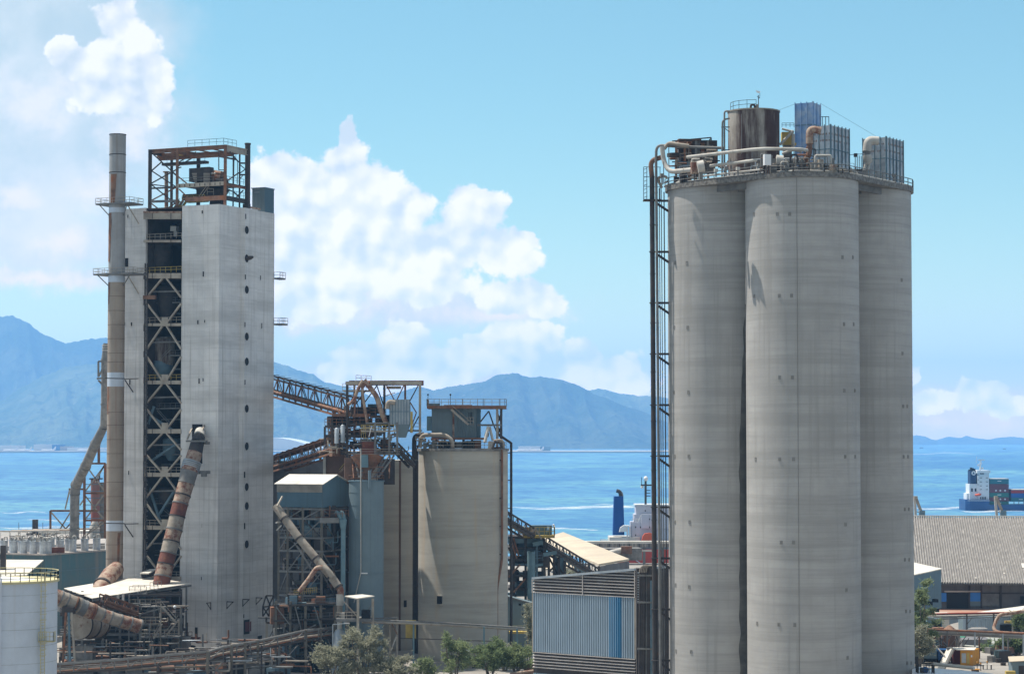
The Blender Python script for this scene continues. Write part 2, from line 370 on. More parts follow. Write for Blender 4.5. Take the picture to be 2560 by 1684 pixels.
def billow(vec, lv=4):                       # rounded lobes on several scales
    tot = None
    for sc_v, wt, off in ((.85, .40, 0), (2.1, .2, 3), (4.8, .10, 7), (11., .05, 1))[:lv]:
        mp = n.n('ShaderNodeMapping'); n.L.new(vec, mp.inputs[0]); mp.inputs['Location'].default_value = (off, off*.7, 0)
        vo = n.n('ShaderNodeTexVoronoi', voronoi_dimensions='2D', feature='SMOOTH_F1'); n.L.new(mp.outputs[0], vo.inputs['Vector'])
        vo.inputs['Scale'].default_value = sc_v; vo.inputs['Smoothness'].default_value = .35
        t_ = n.math('MULTIPLY', n.math('SUBTRACT', .42, vo.outputs['Distance']), wt*2.2)
        tot = t_ if tot is None else n.math('ADD', tot, t_)
    return tot
wn2 = n.n('ShaderNodeTexNoise', ins={'Vector': uv, 'Scale': 2.2, 'Detail': 6., 'Roughness': .6})
bwv = n.n('ShaderNodeVectorMath', operation='MULTIPLY_ADD', ins={0: wn2.outputs[1], 1: (.35, .35, 0), 2: uv}).outputs[0]
upv = n.n('ShaderNodeVectorMath', operation='ADD', ins={0: bwv, 1: (-.2, .3, 0)}).outputs[0]
bl0, bs0, bl1 = billow(bwv), billow(bwv, 2), billow(upv, 2)
bb0 = blobs(CUM, wv)
dn = n.math('ADD', n.math('MULTIPLY_ADD', bb0, 1.5, n.math('ADD', bl0, .06)), n.math('MULTIPLY', n.math('SUBTRACT', n.noise(uv, 2.6, 9, .68), .5), .55))
ca = n.ramp(dn, -.04, .34)
wd_ = n.math('ADD', blobs(WISP, wv), n.math('MULTIPLY', n.math('SUBTRACT', n.noise(uv, 1.6, 9, .62), .5), 1.7))
wa = n.math('MULTIPLY', n.ramp(wd_, .0, 1.), .85)
vn = n.math('ADD', blobs(VEIL, wv), n.math('MULTIPLY', n.math('SUBTRACT', fb2, .5), 1.1))
va = n.math('MULTIPLY', n.ramp(vn, -.25, .6), .85)
fwd = n.ramp(sp.outputs[1], .02, .3)
# shade of the cloud body: lobes lit from the upper left, thicker parts whiter
sh = n.math('ADD', n.math('MULTIPLY', n.math('SUBTRACT', bs0, bl1), 1.5), .60)
low = n.noise(uv, .8, 4, .55, None, (1, 8, 0))
sh = n.math('ADD', sh, n.math('MULTIPLY', n.math('SUBTRACT', low, .5), 2.2), None, True)
ccol = n.mix(sh, CLOUD_D, CLOUD_L)
skc = n.n('ShaderNodeVectorMath', operation='MULTIPLY', ins={0: sky.outputs[0], 1: SKY_TINT}).outputs[0]
gen = n.math('MULTIPLY', n.ramp(n.noise(tc, 2.2, 6, .6), .36, .56), n.math('SUBTRACT', .8, n.math('MULTIPLY', n.ramp(sp.outputs[1], .4, .8), .8)))  # unseen cloud cover added away from the view to raise ambient fill
skc = n.mix(gen, skc, (3.9, 3.8, 3.7))
vcol = n.mix(n.ramp(n.noise(uv, .45, 6, .55, None, (2, 2, 0)), .35, .68), VEIL_C, VEIL_L)
skc2 = n.mix(n.math('MULTIPLY', fwd, va), skc, vcol)
skc2 = n.mix(n.math('MULTIPLY', fwd, wa), skc2, (5.6, 5.55, 5.4))
el_ = n.math('MULTIPLY', n.math('MAXIMUM', v, 0.), -1/2.6)   # v is in units of one degree or so
bst = n.math('MULTIPLY', n.math('EXPONENT', el_), fwd)
bv = n.n('ShaderNodeVectorMath', operation='MULTIPLY_ADD', ins={0: n.n('ShaderNodeCombineXYZ', ins={0: bst, 1: bst, 2: bst}).outputs[0], 1: HBOOST, 2: (1, 1, 1)}).outputs[0]
bsv = n.n('ShaderNodeCombineXYZ', ins={0: bst, 1: bst, 2: bst}).outputs[0]
cbv = n.n('ShaderNodeVectorMath', operation='MULTIPLY_ADD', ins={0: bsv, 1: CBOOST, 2: (1, 1, 1)}).outputs[0]
skb = n.n('ShaderNodeVectorMath', operation='MULTIPLY', ins={0: skc2, 1: bv}).outputs[0]
clb = n.n('ShaderNodeVectorMath', operation='MULTIPLY', ins={0: ccol, 1: cbv}).outputs[0]
fin = n.mix(n.math('MULTIPLY', fwd, ca), skb, clb)
bg = n.n('ShaderNodeBackground', ins={0: fin, 1: SKY_S}); o = n.n('ShaderNodeOutputWorld', ins={0: bg.outputs[0]})
w.cycles.sampling_method = 'MANUAL'; w.cycles.sample_map_resolution = 1024

# ================================================================ air
if HAZE > 0:
    hm, nt = new_mat('sea_air'); n = NT(nt)
    pv = n.n('ShaderNodeVolumePrincipled'); pv.inputs['Color'].default_value = HAZE_C; pv.inputs['Density'].default_value = HAZE
    pv.inputs['Anisotropy'].default_value = 0.2
    o = n.n('ShaderNodeOutputMaterial'); n.L.new(pv.outputs[0], o.inputs['Volume'])
    MB().box((0, 12250, 475), 30000, 27500, 952).build('haze', hm, kind='stuff')
    bpy.data.objects['haze']['label'] = 'pale blue sea haze that fades the far hills'; bpy.data.objects['haze']['category'] = 'haze'
scene.cycles.volume_bounces = 1; scene.cycles.max_bounces = 6; scene.cycles.diffuse_bounces = 3; scene.cycles.glossy_bounces = 2
scene.cycles.use_denoising = True

# ================================================================ sea
m, nt = new_mat('sea_water'); n = NT(nt)
oc = n.n('ShaderNodeTexCoord').outputs['Object']
spz = n.n('ShaderNodeSeparateXYZ', ins={0: oc})
# work in 1/y so streaks keep an even look towards the horizon
inv = n.math('DIVIDE', 1000., n.math('MAXIMUM', spz.outputs[1], 200.))
xx = n.math('MULTIPLY', n.math('DIVIDE', spz.outputs[0], n.math('MAXIMUM', spz.outputs[1], 200.)), 4.)
wvv = n.n('ShaderNodeCombineXYZ', ins={0: xx, 1: inv, 2: 0.}).outputs[0]
b1 = n.ramp(n.noise(wvv, 1., 4, .55, (3, 14, 1)), .36, .64)
b2 = n.ramp(n.noise(wvv, 1., 5, .65, (26, 110, 1), (3, 1, 0)), .38, .66)
b3 = n.ramp(n.noise(wvv, 1., 4, .6, (1.2, 7, 1), (2, 7, 0)), .48, .62)
c = n.mix(b1, (.05, .165, .30), (.09, .245, .365))
c = n.mix(n.math('MULTIPLY', b3, .75), c, (.125, .30, .345))
c = n.mix(n.math('MULTIPLY', b2, .7), c, (.025, .10, .28))
br = n.noise(oc, 1., 6, .7, (.03, .22, 1))
c = n.mix(n.ramp(br, .52, .75, 0, .4), c, (.02, .09, .24))
# foam lines: swell breaking over shallow banks
f1 = n.ramp(n.noise(wvv, 1., 6, .7, (22, 120, 1), (9, 4, 0)), .64, .74)
c = n.mix(n.math('MULTIPLY', f1, .55), c, (.55, .68, .75))
f2 = n.ramp(n.noise(oc, 1., 5, .7, (.05, .5, 1), (9, 4, 0)), .68, .76)
c = n.mix(n.math('MULTIPLY', f2, .5), c, (.5, .62, .7))
bs = n.n('ShaderNodeBsdfPrincipled'); n.L.new(c, bs.inputs['Base Color']); bs.inputs['Roughness'].default_value = .55; bs.inputs['Specular IOR Level'].default_value = .25
bp = n.n('ShaderNodeBump'); bp.inputs['Strength'].default_value = .5; bp.inputs['Distance'].default_value = 1.
n.L.new(br, bp.inputs['Height']); n.L.new(bp.outputs[0], bs.inputs['Normal'])
o = n.n('ShaderNodeOutputMaterial'); n.L.new(bs.outputs[0], o.inputs[0]); M['sea'] = m
MB().add([(-14500, -1400, 0), (14500, -1400, 0), (14500, 25900, 0), (-14500, 25900, 0)], [(0, 1, 2, 3)]).build('sea', M['sea'], kind='structure', label='blue and turquoise sea with foam lines')
# foam strips (ship wake, wave lines) as thin real sheets just over the water
m, nt = new_mat('foam'); n = NT(nt); oc = n.n('ShaderNodeTexCoord').outputs['Object']
d = n.n('ShaderNodeBsdfDiffuse', ins={0: (.75, .8, .82, 1)}); tr = n.n('ShaderNodeBsdfTransparent')
al = n.ramp(n.noise(oc, 1., 6, .75, (.035, .35, 1)), .47, .60)
mx = n.n('ShaderNodeMixShader', ins={0: al, 1: tr.outputs[0], 2: d.outputs[0]}); n.n('ShaderNodeOutputMaterial', ins={0: mx.outputs[0]}); M['foam'] = m
fo = MB()
for (x0, x1, py, th) in ((2280, 2440, 1270, 5), (2400, 2570, 1277, 4), (1275, 1600, 1268, 6), (1270, 1500, 1322, 3), (2275, 2440, 1133, 1.2), (680, 700, 1300, 4), (0, 200, 1318, 4), (60, 230, 1300, 2), (0, 120, 1280, 2), (1480, 1620, 1262, 2)):
    nn = 14; top = []; bot = []
    for i in range(nn+1):
        t = i/nn; e = sin(pi*t)**.5*th/2+.1; px = x0+(x1-x0)*t; yy_ = py+2.2*sin(t*7+x0)
        top.append(PG(px, yy_-e, .06)); bot.append(PG(px, yy_+e, .06))
    fo.add(bot+top, [(i, i+1, nn+2+i, nn+1+i) for i in range(nn)])
fo.build('sea_foam', M['foam'], kind='structure', label='white foam lines on the sea')

# ================================================================ hills
def hillmat(name, c1, c2, c3, sc):
    m, nt = new_mat(name); n = NT(nt); oc = n.n('ShaderNodeTexCoord').outputs['Object']
    c = n.mix(n.ramp(n.noise(oc, sc, 8, .62), .35, .65), c1, c2)
    c = n.mix(n.ramp(n.noise(oc, sc*3, 6, .7, None, (400, 90, 7)), .62, .72), c, c3)
    bs = n.n('ShaderNodeBsdfDiffuse', ins={0: c}); bp = n.n('ShaderNodeBump'); bp.inputs['Strength'].default_value = 1.; bp.inputs['Distance'].default_value = 110
    n.L.new(n.noise(oc, sc*2.5, 7, .6), bp.inputs['Height']); n.L.new(bp.outputs[0], bs.inputs['Normal'])
    n.n('ShaderNodeOutputMaterial', ins={0: bs.outputs[0]}); return m
M['hill'] = hillmat('wooded_hillside', (.03, .052, .03), (.085, .10, .06), (.30, .26, .19), .0022)
M['hill2'] = hillmat('grassy_hillside', (.06, .095, .05), (.15, .175, .095), (.33, .30, .22), .003)
def ridge(name, prof, D0, D1, mat, label, amp=.22, seed=0, rows=46, step=4):
    x0, x1 = prof[0][0], prof[-1][0]; cols = int((x1-x0)/step)+1; vs = []
    def pr(px):
        for (a, b), (c, d) in zip(prof, prof[1:]):
            if a <= px <= c:
                t = (px-a)/(c-a); t = t*t*(3-2*t)*.5+t*.5; return b+(d-b)*t
        return prof[-1][1]
    for j in range(rows+8):
        t = j/rows
        Y = D0+(D1-D0)*t
        for i in range(cols):
            px = x0+i*step; zr = P(px, pr(px), D1).z
            q = V((px*.012, t*2.6, seed)); nz = mnoise.fractal(q*1.2, 1., 2.1, 5)
            spur = 1-abs(mnoise.noise(V((px*.018+t*.8, t*1.1, seed+5))))*2
            if t <= 1: s = (t**.85)*(1-amp*2.2*(1-t)*t*4*(.6-spur*.5))+nz*amp*(1-t)*min(1, t*5)
            else: s = 1-(t-1)*2.5
            z = zr*s+mnoise.noise(V((px*.09, t*9, seed)))*zr*.016
            vs.append(V(((px-1280)/F*Y/1.0, Y, max(z, -3) if t > .02 else -3)))
    fs = [(j*cols+i, j*cols+i+1, (j+1)*cols+i+1, (j+1)*cols+i) for j in range(rows+7) for i in range(cols-1)]
    b = MB(); b.add(vs, fs, True); return b.build(name, mat, kind='structure', label=label)
ridge('hills_far', [(-260, 830), (-60, 795), (30, 789), (62, 804), (112, 838), (165, 858), (215, 848), (280, 843), (420, 850), (560, 900), (760, 960), (900, 1010), (1060, 1100)], 15000, 16500, M['hill'], 'high blue mountain ridge at the far left', .16, 3)
ridge('hills_left', [(-260, 1060), (-60, 1012), (0, 1003), (60, 965), (110, 938), (170, 916), (225, 910), (300, 905), (500, 880), (684, 905), (720, 914), (746, 926), (780, 934), (812, 955), (866, 966), (930, 990), (1060, 1085), (1100, 1104)], 11500, 14000, M['hill2'], 'pale green hills sloping towards the sea', .2, 9)
ridge('hills_middle', [(740, 1104), (860, 1010), (960, 990), (1050, 966), (1085, 975), (1130, 965), (1205, 955), (1245, 936), (1285, 932), (1325, 943), (1355, 941), (1400, 948), (1432, 958), (1500, 990), (1580, 1020), (1700, 1065), (1800, 1104)], 11500, 13500, M['hill'], 'broad blue hill behind the dust filter house', .22, 21)
ridge('hills_right', [(1330, 1060), (1430, 975), (1474, 975), (1500, 971), (1550, 983), (1600, 989), (1640, 990), (1720, 1005), (1850, 1040), (2000, 1104)], 14300, 15500, M['hill2'], 'lower green ridge left of the tall silos', .2, 33)
for pr_, D in (([(2250, 1100), (2290, 1087), (2310, 1090), (2330, 1098), (2345, 1100)], 22000), ([(2335, 1100), (2370, 1091), (2400, 1094), (2415, 1089), (2440, 1095), (2470, 1098), (2500, 1093), (2530, 1091), (2560, 1094), (2620, 1100)], 23500)):
    ridge('island', pr_, D-500, D, M['hill'], 'faint island on the horizon', .1, D, 8)
# airport platform on the far shore
ap = MB()
b0 = P(-200, 1131, 7900); b1_ = P(1700, 1131, 7900)
ap.prism([(b0.x, 7950), (b1_.x, 7950), (b1_.x*1.1, 8600), (b0.x*1.1, 8600)], -2, 6).build('far_shore', M['sand'], kind='structure', label='sandy edge of the far shore platform')
# ================================================================ tall silo cluster (right)
SR = 7.93
sc_ = [P(1805, 480, 331), P(2004, 445, 320), P(2141, 470, 334)]
DZ = 80.2
def oncyl(px, py, c, r, back=False):
    d = ray(px, py); ox, oy = -c.x, -c.y
    A = d.x**2+d.y**2; B = 2*(d.x*ox+d.y*oy); C_ = ox*ox+oy*oy-r*r
    q = B*B-4*A*C_
    t = (-B-math.sqrt(max(q, 0)))/(2*A)
    p = CAM+d*t; return p, V((p.x-c.x, p.y-c.y, 0)).normalized()
def plate(b, p, nr, w_, h_, th=.05):
    u_ = V((-nr.y, nr.x, 0)); return b.par(p-u_*w_/2-V((0, 0, h_/2)), u_*w_, V((0, 0, h_)), nr*th)
labs = ['tall grey concrete silo beside the dark pipe riser, left of the cluster', 'tall grey concrete silo in the middle front of the cluster', 'tall grey concrete silo at the right end of the cluster, farthest from the pipe riser']
silos = []
for c, lb in zip(sc_, labs):
    t = T('storage_silo', lb, 'silo', (c.x, c.y, GZ), 'tall concrete silos standing in a cluster')
    MB().tube([(c.x, c.y, z) for z in (GZ, 30, 55, DZ)], SR, 128).build('wall', M['conc'], t); silos.append(t)
pt = [[(1688, 657), (1717, 657), (1686, 818), (1719, 818), (1685, 980), (1721, 980), (1687, 1140), (1722, 1140), (1688, 1304), (1724, 1304), (1689, 1461), (1723, 1466), (1690, 1626), (1728, 1628)],
      [(1885, 535), (1943, 535), (1974, 535), (1886, 740), (1948, 739), (1979, 739), (1949, 943), (1981, 943), (1889, 1147), (1949, 1147), (1984, 1147), (1953, 1355), (1984, 1355), (1893, 1557), (1947, 1560), (1987, 1561), (2106, 643), (2110, 810), (2111, 976), (2113, 1141), (2114, 1310), (2116, 1474), (2119, 1643), (2132, 643), (2134, 810), (2137, 976), (2138, 1141)],
      [(2254, 700), (2256, 883), (2258, 1015), (2268, 1015), (2259, 1141), (2270, 1141), (2262, 1272), (2272, 1272), (2262, 1398), (2273, 1398), (2265, 1527), (2275, 1527), (2268, 1656), (2278, 1656)]]
for c, t, l in zip(sc_, silos, pt):
    for (x, y) in l:
        p, nr = oncyl(x, y, c, SR+.005); b = MB(); w_, h_ = .3, .44; u_ = V((-nr.y, nr.x, 0))
        for s_ in (-1, 1):
            plate(b, p+u_*s_*w_/2, nr, .07, h_); plate(b, p+V((0, 0, s_*h_/2)), nr, w_+.07, .07)
        plate(b, p, nr, w_*.8, h_*.8, .02)
        b.build('cover_plate', M['conc_md'], t)
for x, r_ in ((1993, 1),):              # lightning conductor running down the middle silo
    p, nr = oncyl(x, 700, sc_[1], SR+.03)
    MB().tube([(p.x, p.y, GZ), (p.x, p.y, DZ)], .03, 6).build('conductor', M['conc_md'], silos[1])
b = MB(); vs = []; N_ = 60          # mossy stain and painted gap shade down the joint with the middle silo
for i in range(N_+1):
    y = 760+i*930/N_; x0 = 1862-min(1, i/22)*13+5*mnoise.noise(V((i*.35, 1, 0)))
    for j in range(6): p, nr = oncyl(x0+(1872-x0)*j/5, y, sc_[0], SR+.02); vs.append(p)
b.add(vs, [(i*6+j, i*6+j+1, (i+1)*6+j+1, (i+1)*6+j) for i in range(N_) for j in range(5)], True); b.build('stain_and_shade', M['moss_shade'], silos[0])
# roof deck shared by the cluster
bk = V((sc_[0].x+sc_[2].x-sc_[1].x, sc_[0].y+sc_[2].y-sc_[1].y, 0))
hull = []
pts_ = []
for c in sc_+[bk]:
    for k in range(72): pts_.append((c.x+8.3*cos(k*pi/36), c.y+8.3*sin(k*pi/36)))
pts_.sort()
def half(pl):
    h_ = []
    for p in pl:
        while len(h_) > 1 and (h_[-1][0]-h_[-2][0])*(p[1]-h_[-2][1])-(h_[-1][1]-h_[-2][1])*(p[0]-h_[-2][0]) <= 0: h_.pop()
        h_.append(p)
    return h_[:-1]
hull = half(pts_)+half(pts_[::-1])
deck = T('roof_deck', 'grimy concrete roof deck with railings capping the tall silo cluster', 'roof deck', (sc_[1].x, sc_[1].y, DZ))
MB().prism(hull, DZ, DZ+.45).build('slab', M['deck_edge'], deck)
b = MB()
for i, p in enumerate(hull):
    q = hull[(i+1) % len(hull)]; a_ = V((p[0], p[1], DZ+.453)); c_ = V((q[0], q[1], DZ+.453)); inn = V((sc_[1].x, sc_[1].y+8, DZ+.453))
    d_ = (c_-a_).normalized(); nn_ = V((-d_.y, d_.x, 0))
    if nn_.dot(inn-a_) < 0: nn_ = -nn_
    b.par(a_, c_-a_, nn_*.2, V((0, 0, .22)))
b.build('kerb', M['deck_edge'], deck)
b = MB()
for (p_, q_) in ((sc_[0], sc_[1]), (sc_[1], sc_[2])):
    d_ = (q_-p_); d_.z = 0; d_.normalize(); n_ = V((d_.y, -d_.x, 0)) if d_.y*0-d_.x < 0 or True else d_
    for k in (6.2, 4., 1.5):
        a_ = V((p_.x, p_.y, DZ-.45))+n_*k*1.; c_ = V((q_.x, q_.y, DZ-.45))+n_*k
        m_ = (a_+c_)/2; MB().bar(m_-(c_-a_)*.32, m_+(c_-a_)*.32, .35, .85).build('underside_beam', M['steel_gy'], deck)
front = half(pts_); fr = []
for p in front:
    if not fr or (V((p[0], p[1], 0))-fr[-1]).length > 2.: fr.append(V((p[0], p[1], 0)))
rp = [V((p.x, p.y+.15, DZ+.68)) for p in fr]
MB().rail(rp, 1.15, 2., .1).build('railing', M['steel_gy'], deck)
DK = DZ+.46
def dk(px, D): v_ = P(px, 450, D); return V((v_.x, v_.y, DK))
# ---- rust streaked tank
c = dk(1885, 327); tr_ = S(64.5, 327); zt = P(1885, 282, 327).z
t = T('roof_tank', 'round rust streaked steel tank standing on the silo roof', 'tank', c)
MB().tube([(c.x, c.y, DK+1.5), (c.x, c.y, (DK+zt)/2), (c.x, c.y, zt)], tr_, 64).build('shell', M['tankrust'], t)
b = MB().tube([(c.x, c.y, zt), (c.x, c.y, zt+.18)], tr_+.1, 64); b.tube([(c.x, c.y, zt+.18), (c.x, c.y, zt+.7)], [tr_, .3], 48); b.build('lid', M['pipe_bg'], t)
b = MB().cyl(c.x, c.y, DK, DK+1.5, tr_+.25, 48); b.build('plinth', M['conc'], t)
b = MB()
for k in range(10):
    an = pi+k*pi/9
    p = c+V((cos(an)*(tr_+.1), sin(an)*(tr_+.1), 0)); MB().box((p.x, p.y, DK+.75), .35, .35, 1.5).build('buttress', M['conc_dk'], t)
rr = [V((c.x+tr_*.9*cos(an), c.y+tr_*.9*sin(an), zt+.2)) for an in [pi*1.0+i*pi/8 for i in range(5)]]
MB().rail(rr, 1.2, 1.5, .06).build('railing', M['steel_dk'], t)
def PT(px, py): return P(px, py, 324)
pipe(t, 'vent', M['steel_dk'], bend([PT(1877, 285), PT(1877, 262), PT(1887, 262), PT(1887, 278)], .6), .16, 8)
pipe(t, 'overflow_pipe', M['steel_gy'], bend([PT(1824, 278), PT(1811, 278), PT(1811, 455)], .5), .13, 8)
pipe(t, 'overflow_pipe', M['steel_gy'], bend([PT(1824, 296), PT(1806, 300), PT(1805, 455)], .5), .13, 8)
for y in (318, 375): mem(t, 'pipe_bracket', M['steel_dk'], PT(1803, y), PT(1824, y), .14)
mem(t, 'pipe_bracket', M['steel_dk'], PT(1808, 318), PT(1824, 330), .1)
mem(t, 'downpipe', M['steel_gy'], oncyl(1854, 285, c, tr_+.1)[0], oncyl(1854, 385, c, tr_+.1)[0], .09)
mast = T('weather_mast', 'thin mast with a white vane on top of the rust streaked tank', 'mast', PT(1896, 276))
mem(mast, 'pole', M['steel_dk'], P(1896, 278, 327), P(1896, 238, 327), .1)
b = MB().bar(P(1893, 241, 327), P(1899, 246, 327), .08); b.bar(P(1899, 246, 327), P(1900, 233, 327), .06); b.build('arm', M['steel_dk'], mast)
MB().slab([P(1889, 226, 327), P(1901, 229, 327), P(1899, 233, 327), P(1893, 232, 327)], (0, .12, 0)).build('vane', M['white'], mast)
MB().box(P(1893, 268, 327), .35, .3, .8).build('beacon', M['pipe_bg'], mast)
# ---- ribbed boxes
def ribbox(name, label, cat, pxl, pxc, pxr, ytop, D, rot, mat, nl, nr, seam, z0=None, group=None, dots=None):
    cc = P(pxc, ytop, D); zt = cc.z; z0 = z0 or DK; cr, sr_ = cos(R(rot)), sin(R(rot))
    a = V((-cr, sr_, 0)); bb = V((sr_, cr, 0))
    la = (PL(pxl, ytop, cc, a)-cc).dot(a); lb = (PL(pxr, ytop, cc, bb)-cc).dot(bb)
    t = T(name, label, cat, (cc.x, cc.y, z0), group)
    o = V((cc.x, cc.y, z0)); MB().par(o, a*la, bb*lb, V((0, 0, zt-z0))).build('casing', mat, t)
    for (dr, nrm, L_, nn) in ((a, -bb, la, nl), (bb, -a, lb, nr)):
        for i in range(nn+1):
            p = o+dr*(L_*i/nn); b = MB().par(p-dr*.05, dr*.1, nrm*.16, V((0, 0, zt-z0+.15))); b.build('rib', M['steel_bl'] if mat != M['blue_duct'] else mat, t)
        b = MB()
        for y in seam: zz = P(pxc, y, D).z; b.par(o+V((0, 0, zz-z0))-dr*.02, dr*(L_+.04), nrm*.1, V((0, 0, .12)))
        b.build('seam', M['steel_bl'], t)
        if dots:
            b = MB()
            for y in dots:
                zz = P(pxc, y, D).z
                for i in range(nn*4):
                    p = o+dr*(L_*(i+.5)/nn/4)+V((0, 0, zz-z0))
                    if rnd.random() < .85: b.par(p, dr*.12, nrm*.02, V((0, 0, .2+.15*rnd.random())))
            b.build('rust_mark', M['steel_rs'], t)
    return t, a, bb, la, lb, o, zt
ribbox('duct_casing', 'tall faded blue sheet metal casing rising behind the pipes on the silo roof', 'duct', 1988, 2032, 2050, 256, 337, 28, M['blue_duct'], 3, 2, (312,))
ribbox('dust_filter', 'large grey ribbed dust filter with rust spots and a rusted elbow duct', 'dust filter', 2033, 2076, 2122, 313, 321, 35, M['galv_st'], 3, 5, (373,), group='ribbed dust filters on the silo roof', dots=(336, 352))
ribbox('dust_filter', 'large grey ribbed dust filter with a clean grey elbow duct above the right silo', 'dust filter', 2157, 2215, 2257, 343, 333, 35, M['galv_st'], 4, 5, (396,), group='ribbed dust filters on the silo roof', dots=(361, 378))
t = T('rusty_elbow_duct', 'rusted brown elbow duct bending down from the middle dust filter', 'duct', dk(2020, 317))
pipe(t, 'elbow', M['rustpipe'], bend([P(2052, 327, 317), P(2024, 322, 317), P(2024, 360, 317)], 1.4, 8), .52, 16)
pipe(t, 'riser', M['steel_rs'], bend([P(2024, 360, 317), P(2022, 388, 317), P(2012, 402, 317)], .8, 6), .42, 14, .8)
pipe(t, 'run', M['pipe_w'], [P(2012, 402, 317), P(1957, 404, 316)], .30, 14, 1.2)
MB().tube([P(1957, 403, 316), P(1940, 401, 316)], .78, 20).build('fan_housing', M['pipe_w'], t)
for x in (2010, 2038): mem(t, 'support_leg', M['steel_dk'], P(x, 373, 317), V((P(x, 373, 317).x, 317, DK)), .15)
b = MB()
for i in range(4): b.bar(P(2010+(i % 2)*28, 380+i*14, 317), P(2038-(i % 2)*28, 394+i*14, 317), .09)
b.bar(P(2010, 373, 317), P(2038, 373, 317), .15); b.build('brace', M['steel_dk'], t)
t = T('grey_elbow_duct', 'grey elbow duct with a funnel beside the right dust filter', 'duct', dk(2168, 329))
pipe(t, 'elbow', M['pipe_w'], bend([P(2196, 352, 329), P(2170, 350, 329), P(2167, 378, 329)], 1.6, 8), .62, 16)
MB().tube([P(2167, 376, 329), P(2168, 390, 329)], .48, 16).build('neck', M['steel_gy'], t)
MB().tube([P(2168, 388, 329), P(2170, 402, 329), P(2170, 412, 329)], [.65, .65, .3], 16).build('hopper', M['pipe_w'], t)
for x in (2161, 2170): pipe(t, 'chute', M['pipe_w'], [P(x+3, 411, 329), P(x, 425, 329)], .2, 8)
# ---- pipes along the roof
def RP(name, label, mat, pts, r, D, rad=.8, fl=None, n=12):
    pp = [P(p[0], p[1], p[2] if len(p) > 2 else D) for p in pts]
    t = T(name, label, 'pipe', (pp[0].x, pp[0].y, DK)); pipe(t, 'pipe_run', mat, bend(pp, rad), r, n, fl)
    for i, (x, y) in enumerate([(p[0], p[1]) for p in pts][1::2]):
        p = P(x, y, D); MB().bar(p, V((p.x, p.y, DK)), .12).build('support_post', M['steel_gy'], t)
    return t
RP('roof_pipe', 'long pale pipe crossing in front of the rust streaked tank', M['pipe_w'], [(1718, 393, 323), (1880, 374, 315), (1910, 372, 314), (2000, 373, 314), (2018, 376, 315)], .24, 318, .5, 3)
RP('roof_pipe', 'second pale pipe lower than the one crossing the tank', M['pipe_w'], [(1776, 415, 321), (1878, 402, 315), (1892, 400, 315)], .22, 318, .5, 3)
RP('roof_pipe', 'thick grey duct along the deck edge behind the left railing', M['pipe_w'], [(1655, 366, 326), (1659, 404, 326), (1673, 430, 325), (1735, 424, 322)], .34, 325, 1.2, 2.5, 14)
RP('roof_pipe', 'cream curved duct at the upper left corner of the silo roof', M['pipe_bg'], [(1660, 372, 328), (1672, 357, 328), (1700, 362, 327), (1722, 365, 327)], .28, 328, 1., 2, 12)
RP('roof_pipe', 'thin pale pipe on low posts above the deck edge', M['pipe_w'], [(1760, 440, 317), (1900, 424, 313)], .12, 315, .4, 4, 8)
RP('roof_pipe', 'short grey pipe branch between the tank and the blue casing', M['pipe_w'], [(1955, 384, 320), (1985, 374, 320), (2005, 380, 320)], .18, 320, .5, 2, 8)
t = T('fan', 'round cream fan housing behind the left railing', 'fan', dk(1758, 319))
MB().tube([P(1744, 418, 319), P(1760, 415, 319)], .85, 20).build('housing', M['pipe_w'], t); MB().tube([P(1760, 415, 319), P(1764, 414, 319)], .55, 16).build('inlet', M['steel_dk'], t)
MB().box(dk(1752, 319), .5, .5, 1.6, .2, True).build('base', M['steel_gy'], t)
t = T('control_cabinet', 'rust orange control cabinet at the left railing of the silo roof', 'cabinet', dk(1736, 320))
MB().box(dk(1736, 320)+V((0, 0, .9)), .95, .6, 1.6, .2, True).build('body', M['rustpipe'], t); MB().box(dk(1746, 321)+V((0, 0, .6)), .9, .6, 1.6, .2, True).build('side_box', M['steel_dk'], t)
MB().box(dk(1736, 320), .12, .12, .9, 0, True).build('post', M['steel_dk'], t)
t = T('control_cabinet', 'pale blue white control cabinet on the deck edge beneath the pipes', 'cabinet', dk(1920, 312.6))
MB().box(dk(1918, 312.6)+V((0, 0, 1.2)), .95, .6, 1.5, .25, True).build('body', M['white'], t); MB().box(dk(1927, 312.9)+V((0, 0, 1.4)), .4, .5, 1.2, .25, True).build('side_box', M['steel_gy'], t)
for x in (1914, 1922): MB().box(dk(x, 312.6), .08, .3, 1.25, .25, True).build('post', M['steel_dk'], t)
t = T('junction_box', 'small white junction box near the middle dust filter', 'box', dk(1997, 315)); MB().box(dk(1997, 315)+V((0, 0, 1)), .7, .4, .6).build('body', M['white'], t); mem(t, 'post', M['steel_gy'], dk(1997, 315), dk(1997, 315)+V((0, 0, 1)), .08)
# machinery group on the left silo: screened platform with a row of bag housings
t = T('machinery_platform', 'cluttered filter machinery under a pipe frame above the left silo', 'machinery', dk(1735, 332))
def M_(px, py, D=333): return P(px, py, D)
b = MB()
for i, x in enumerate(range(1700, 1792, 11)):
    p = M_(x, 352+abs(i-3)*3.2, 334); MB().box((p.x, p.y, p.z-1.2), .55, 1.2, 2.4, .1).build('bag_housing', [M['steel_dk'], M['steel_gy'], M['steel_rs']][i % 3], t)
for x in (1690, 1712, 1740, 1770): mem(t, 'column', M['steel_rs'] if x % 3 else M['steel_gy'], M_(x, 352), V((M_(x, 352).x, 333, DK)), .3)
for (a_, c_) in (((1680, 353), (1778, 344)), ((1700, 352), (1770, 352)), ((1778, 344), (1778, 372)), ((1771, 353), (1778, 346)), ((1700, 388), (1800, 386)), ((1690, 372), (1805, 372)), ((1680, 405), (1800, 402))):
    mem(t, 'beam', M['steel_dk'], M_(*a_), M_(*c_), .16)
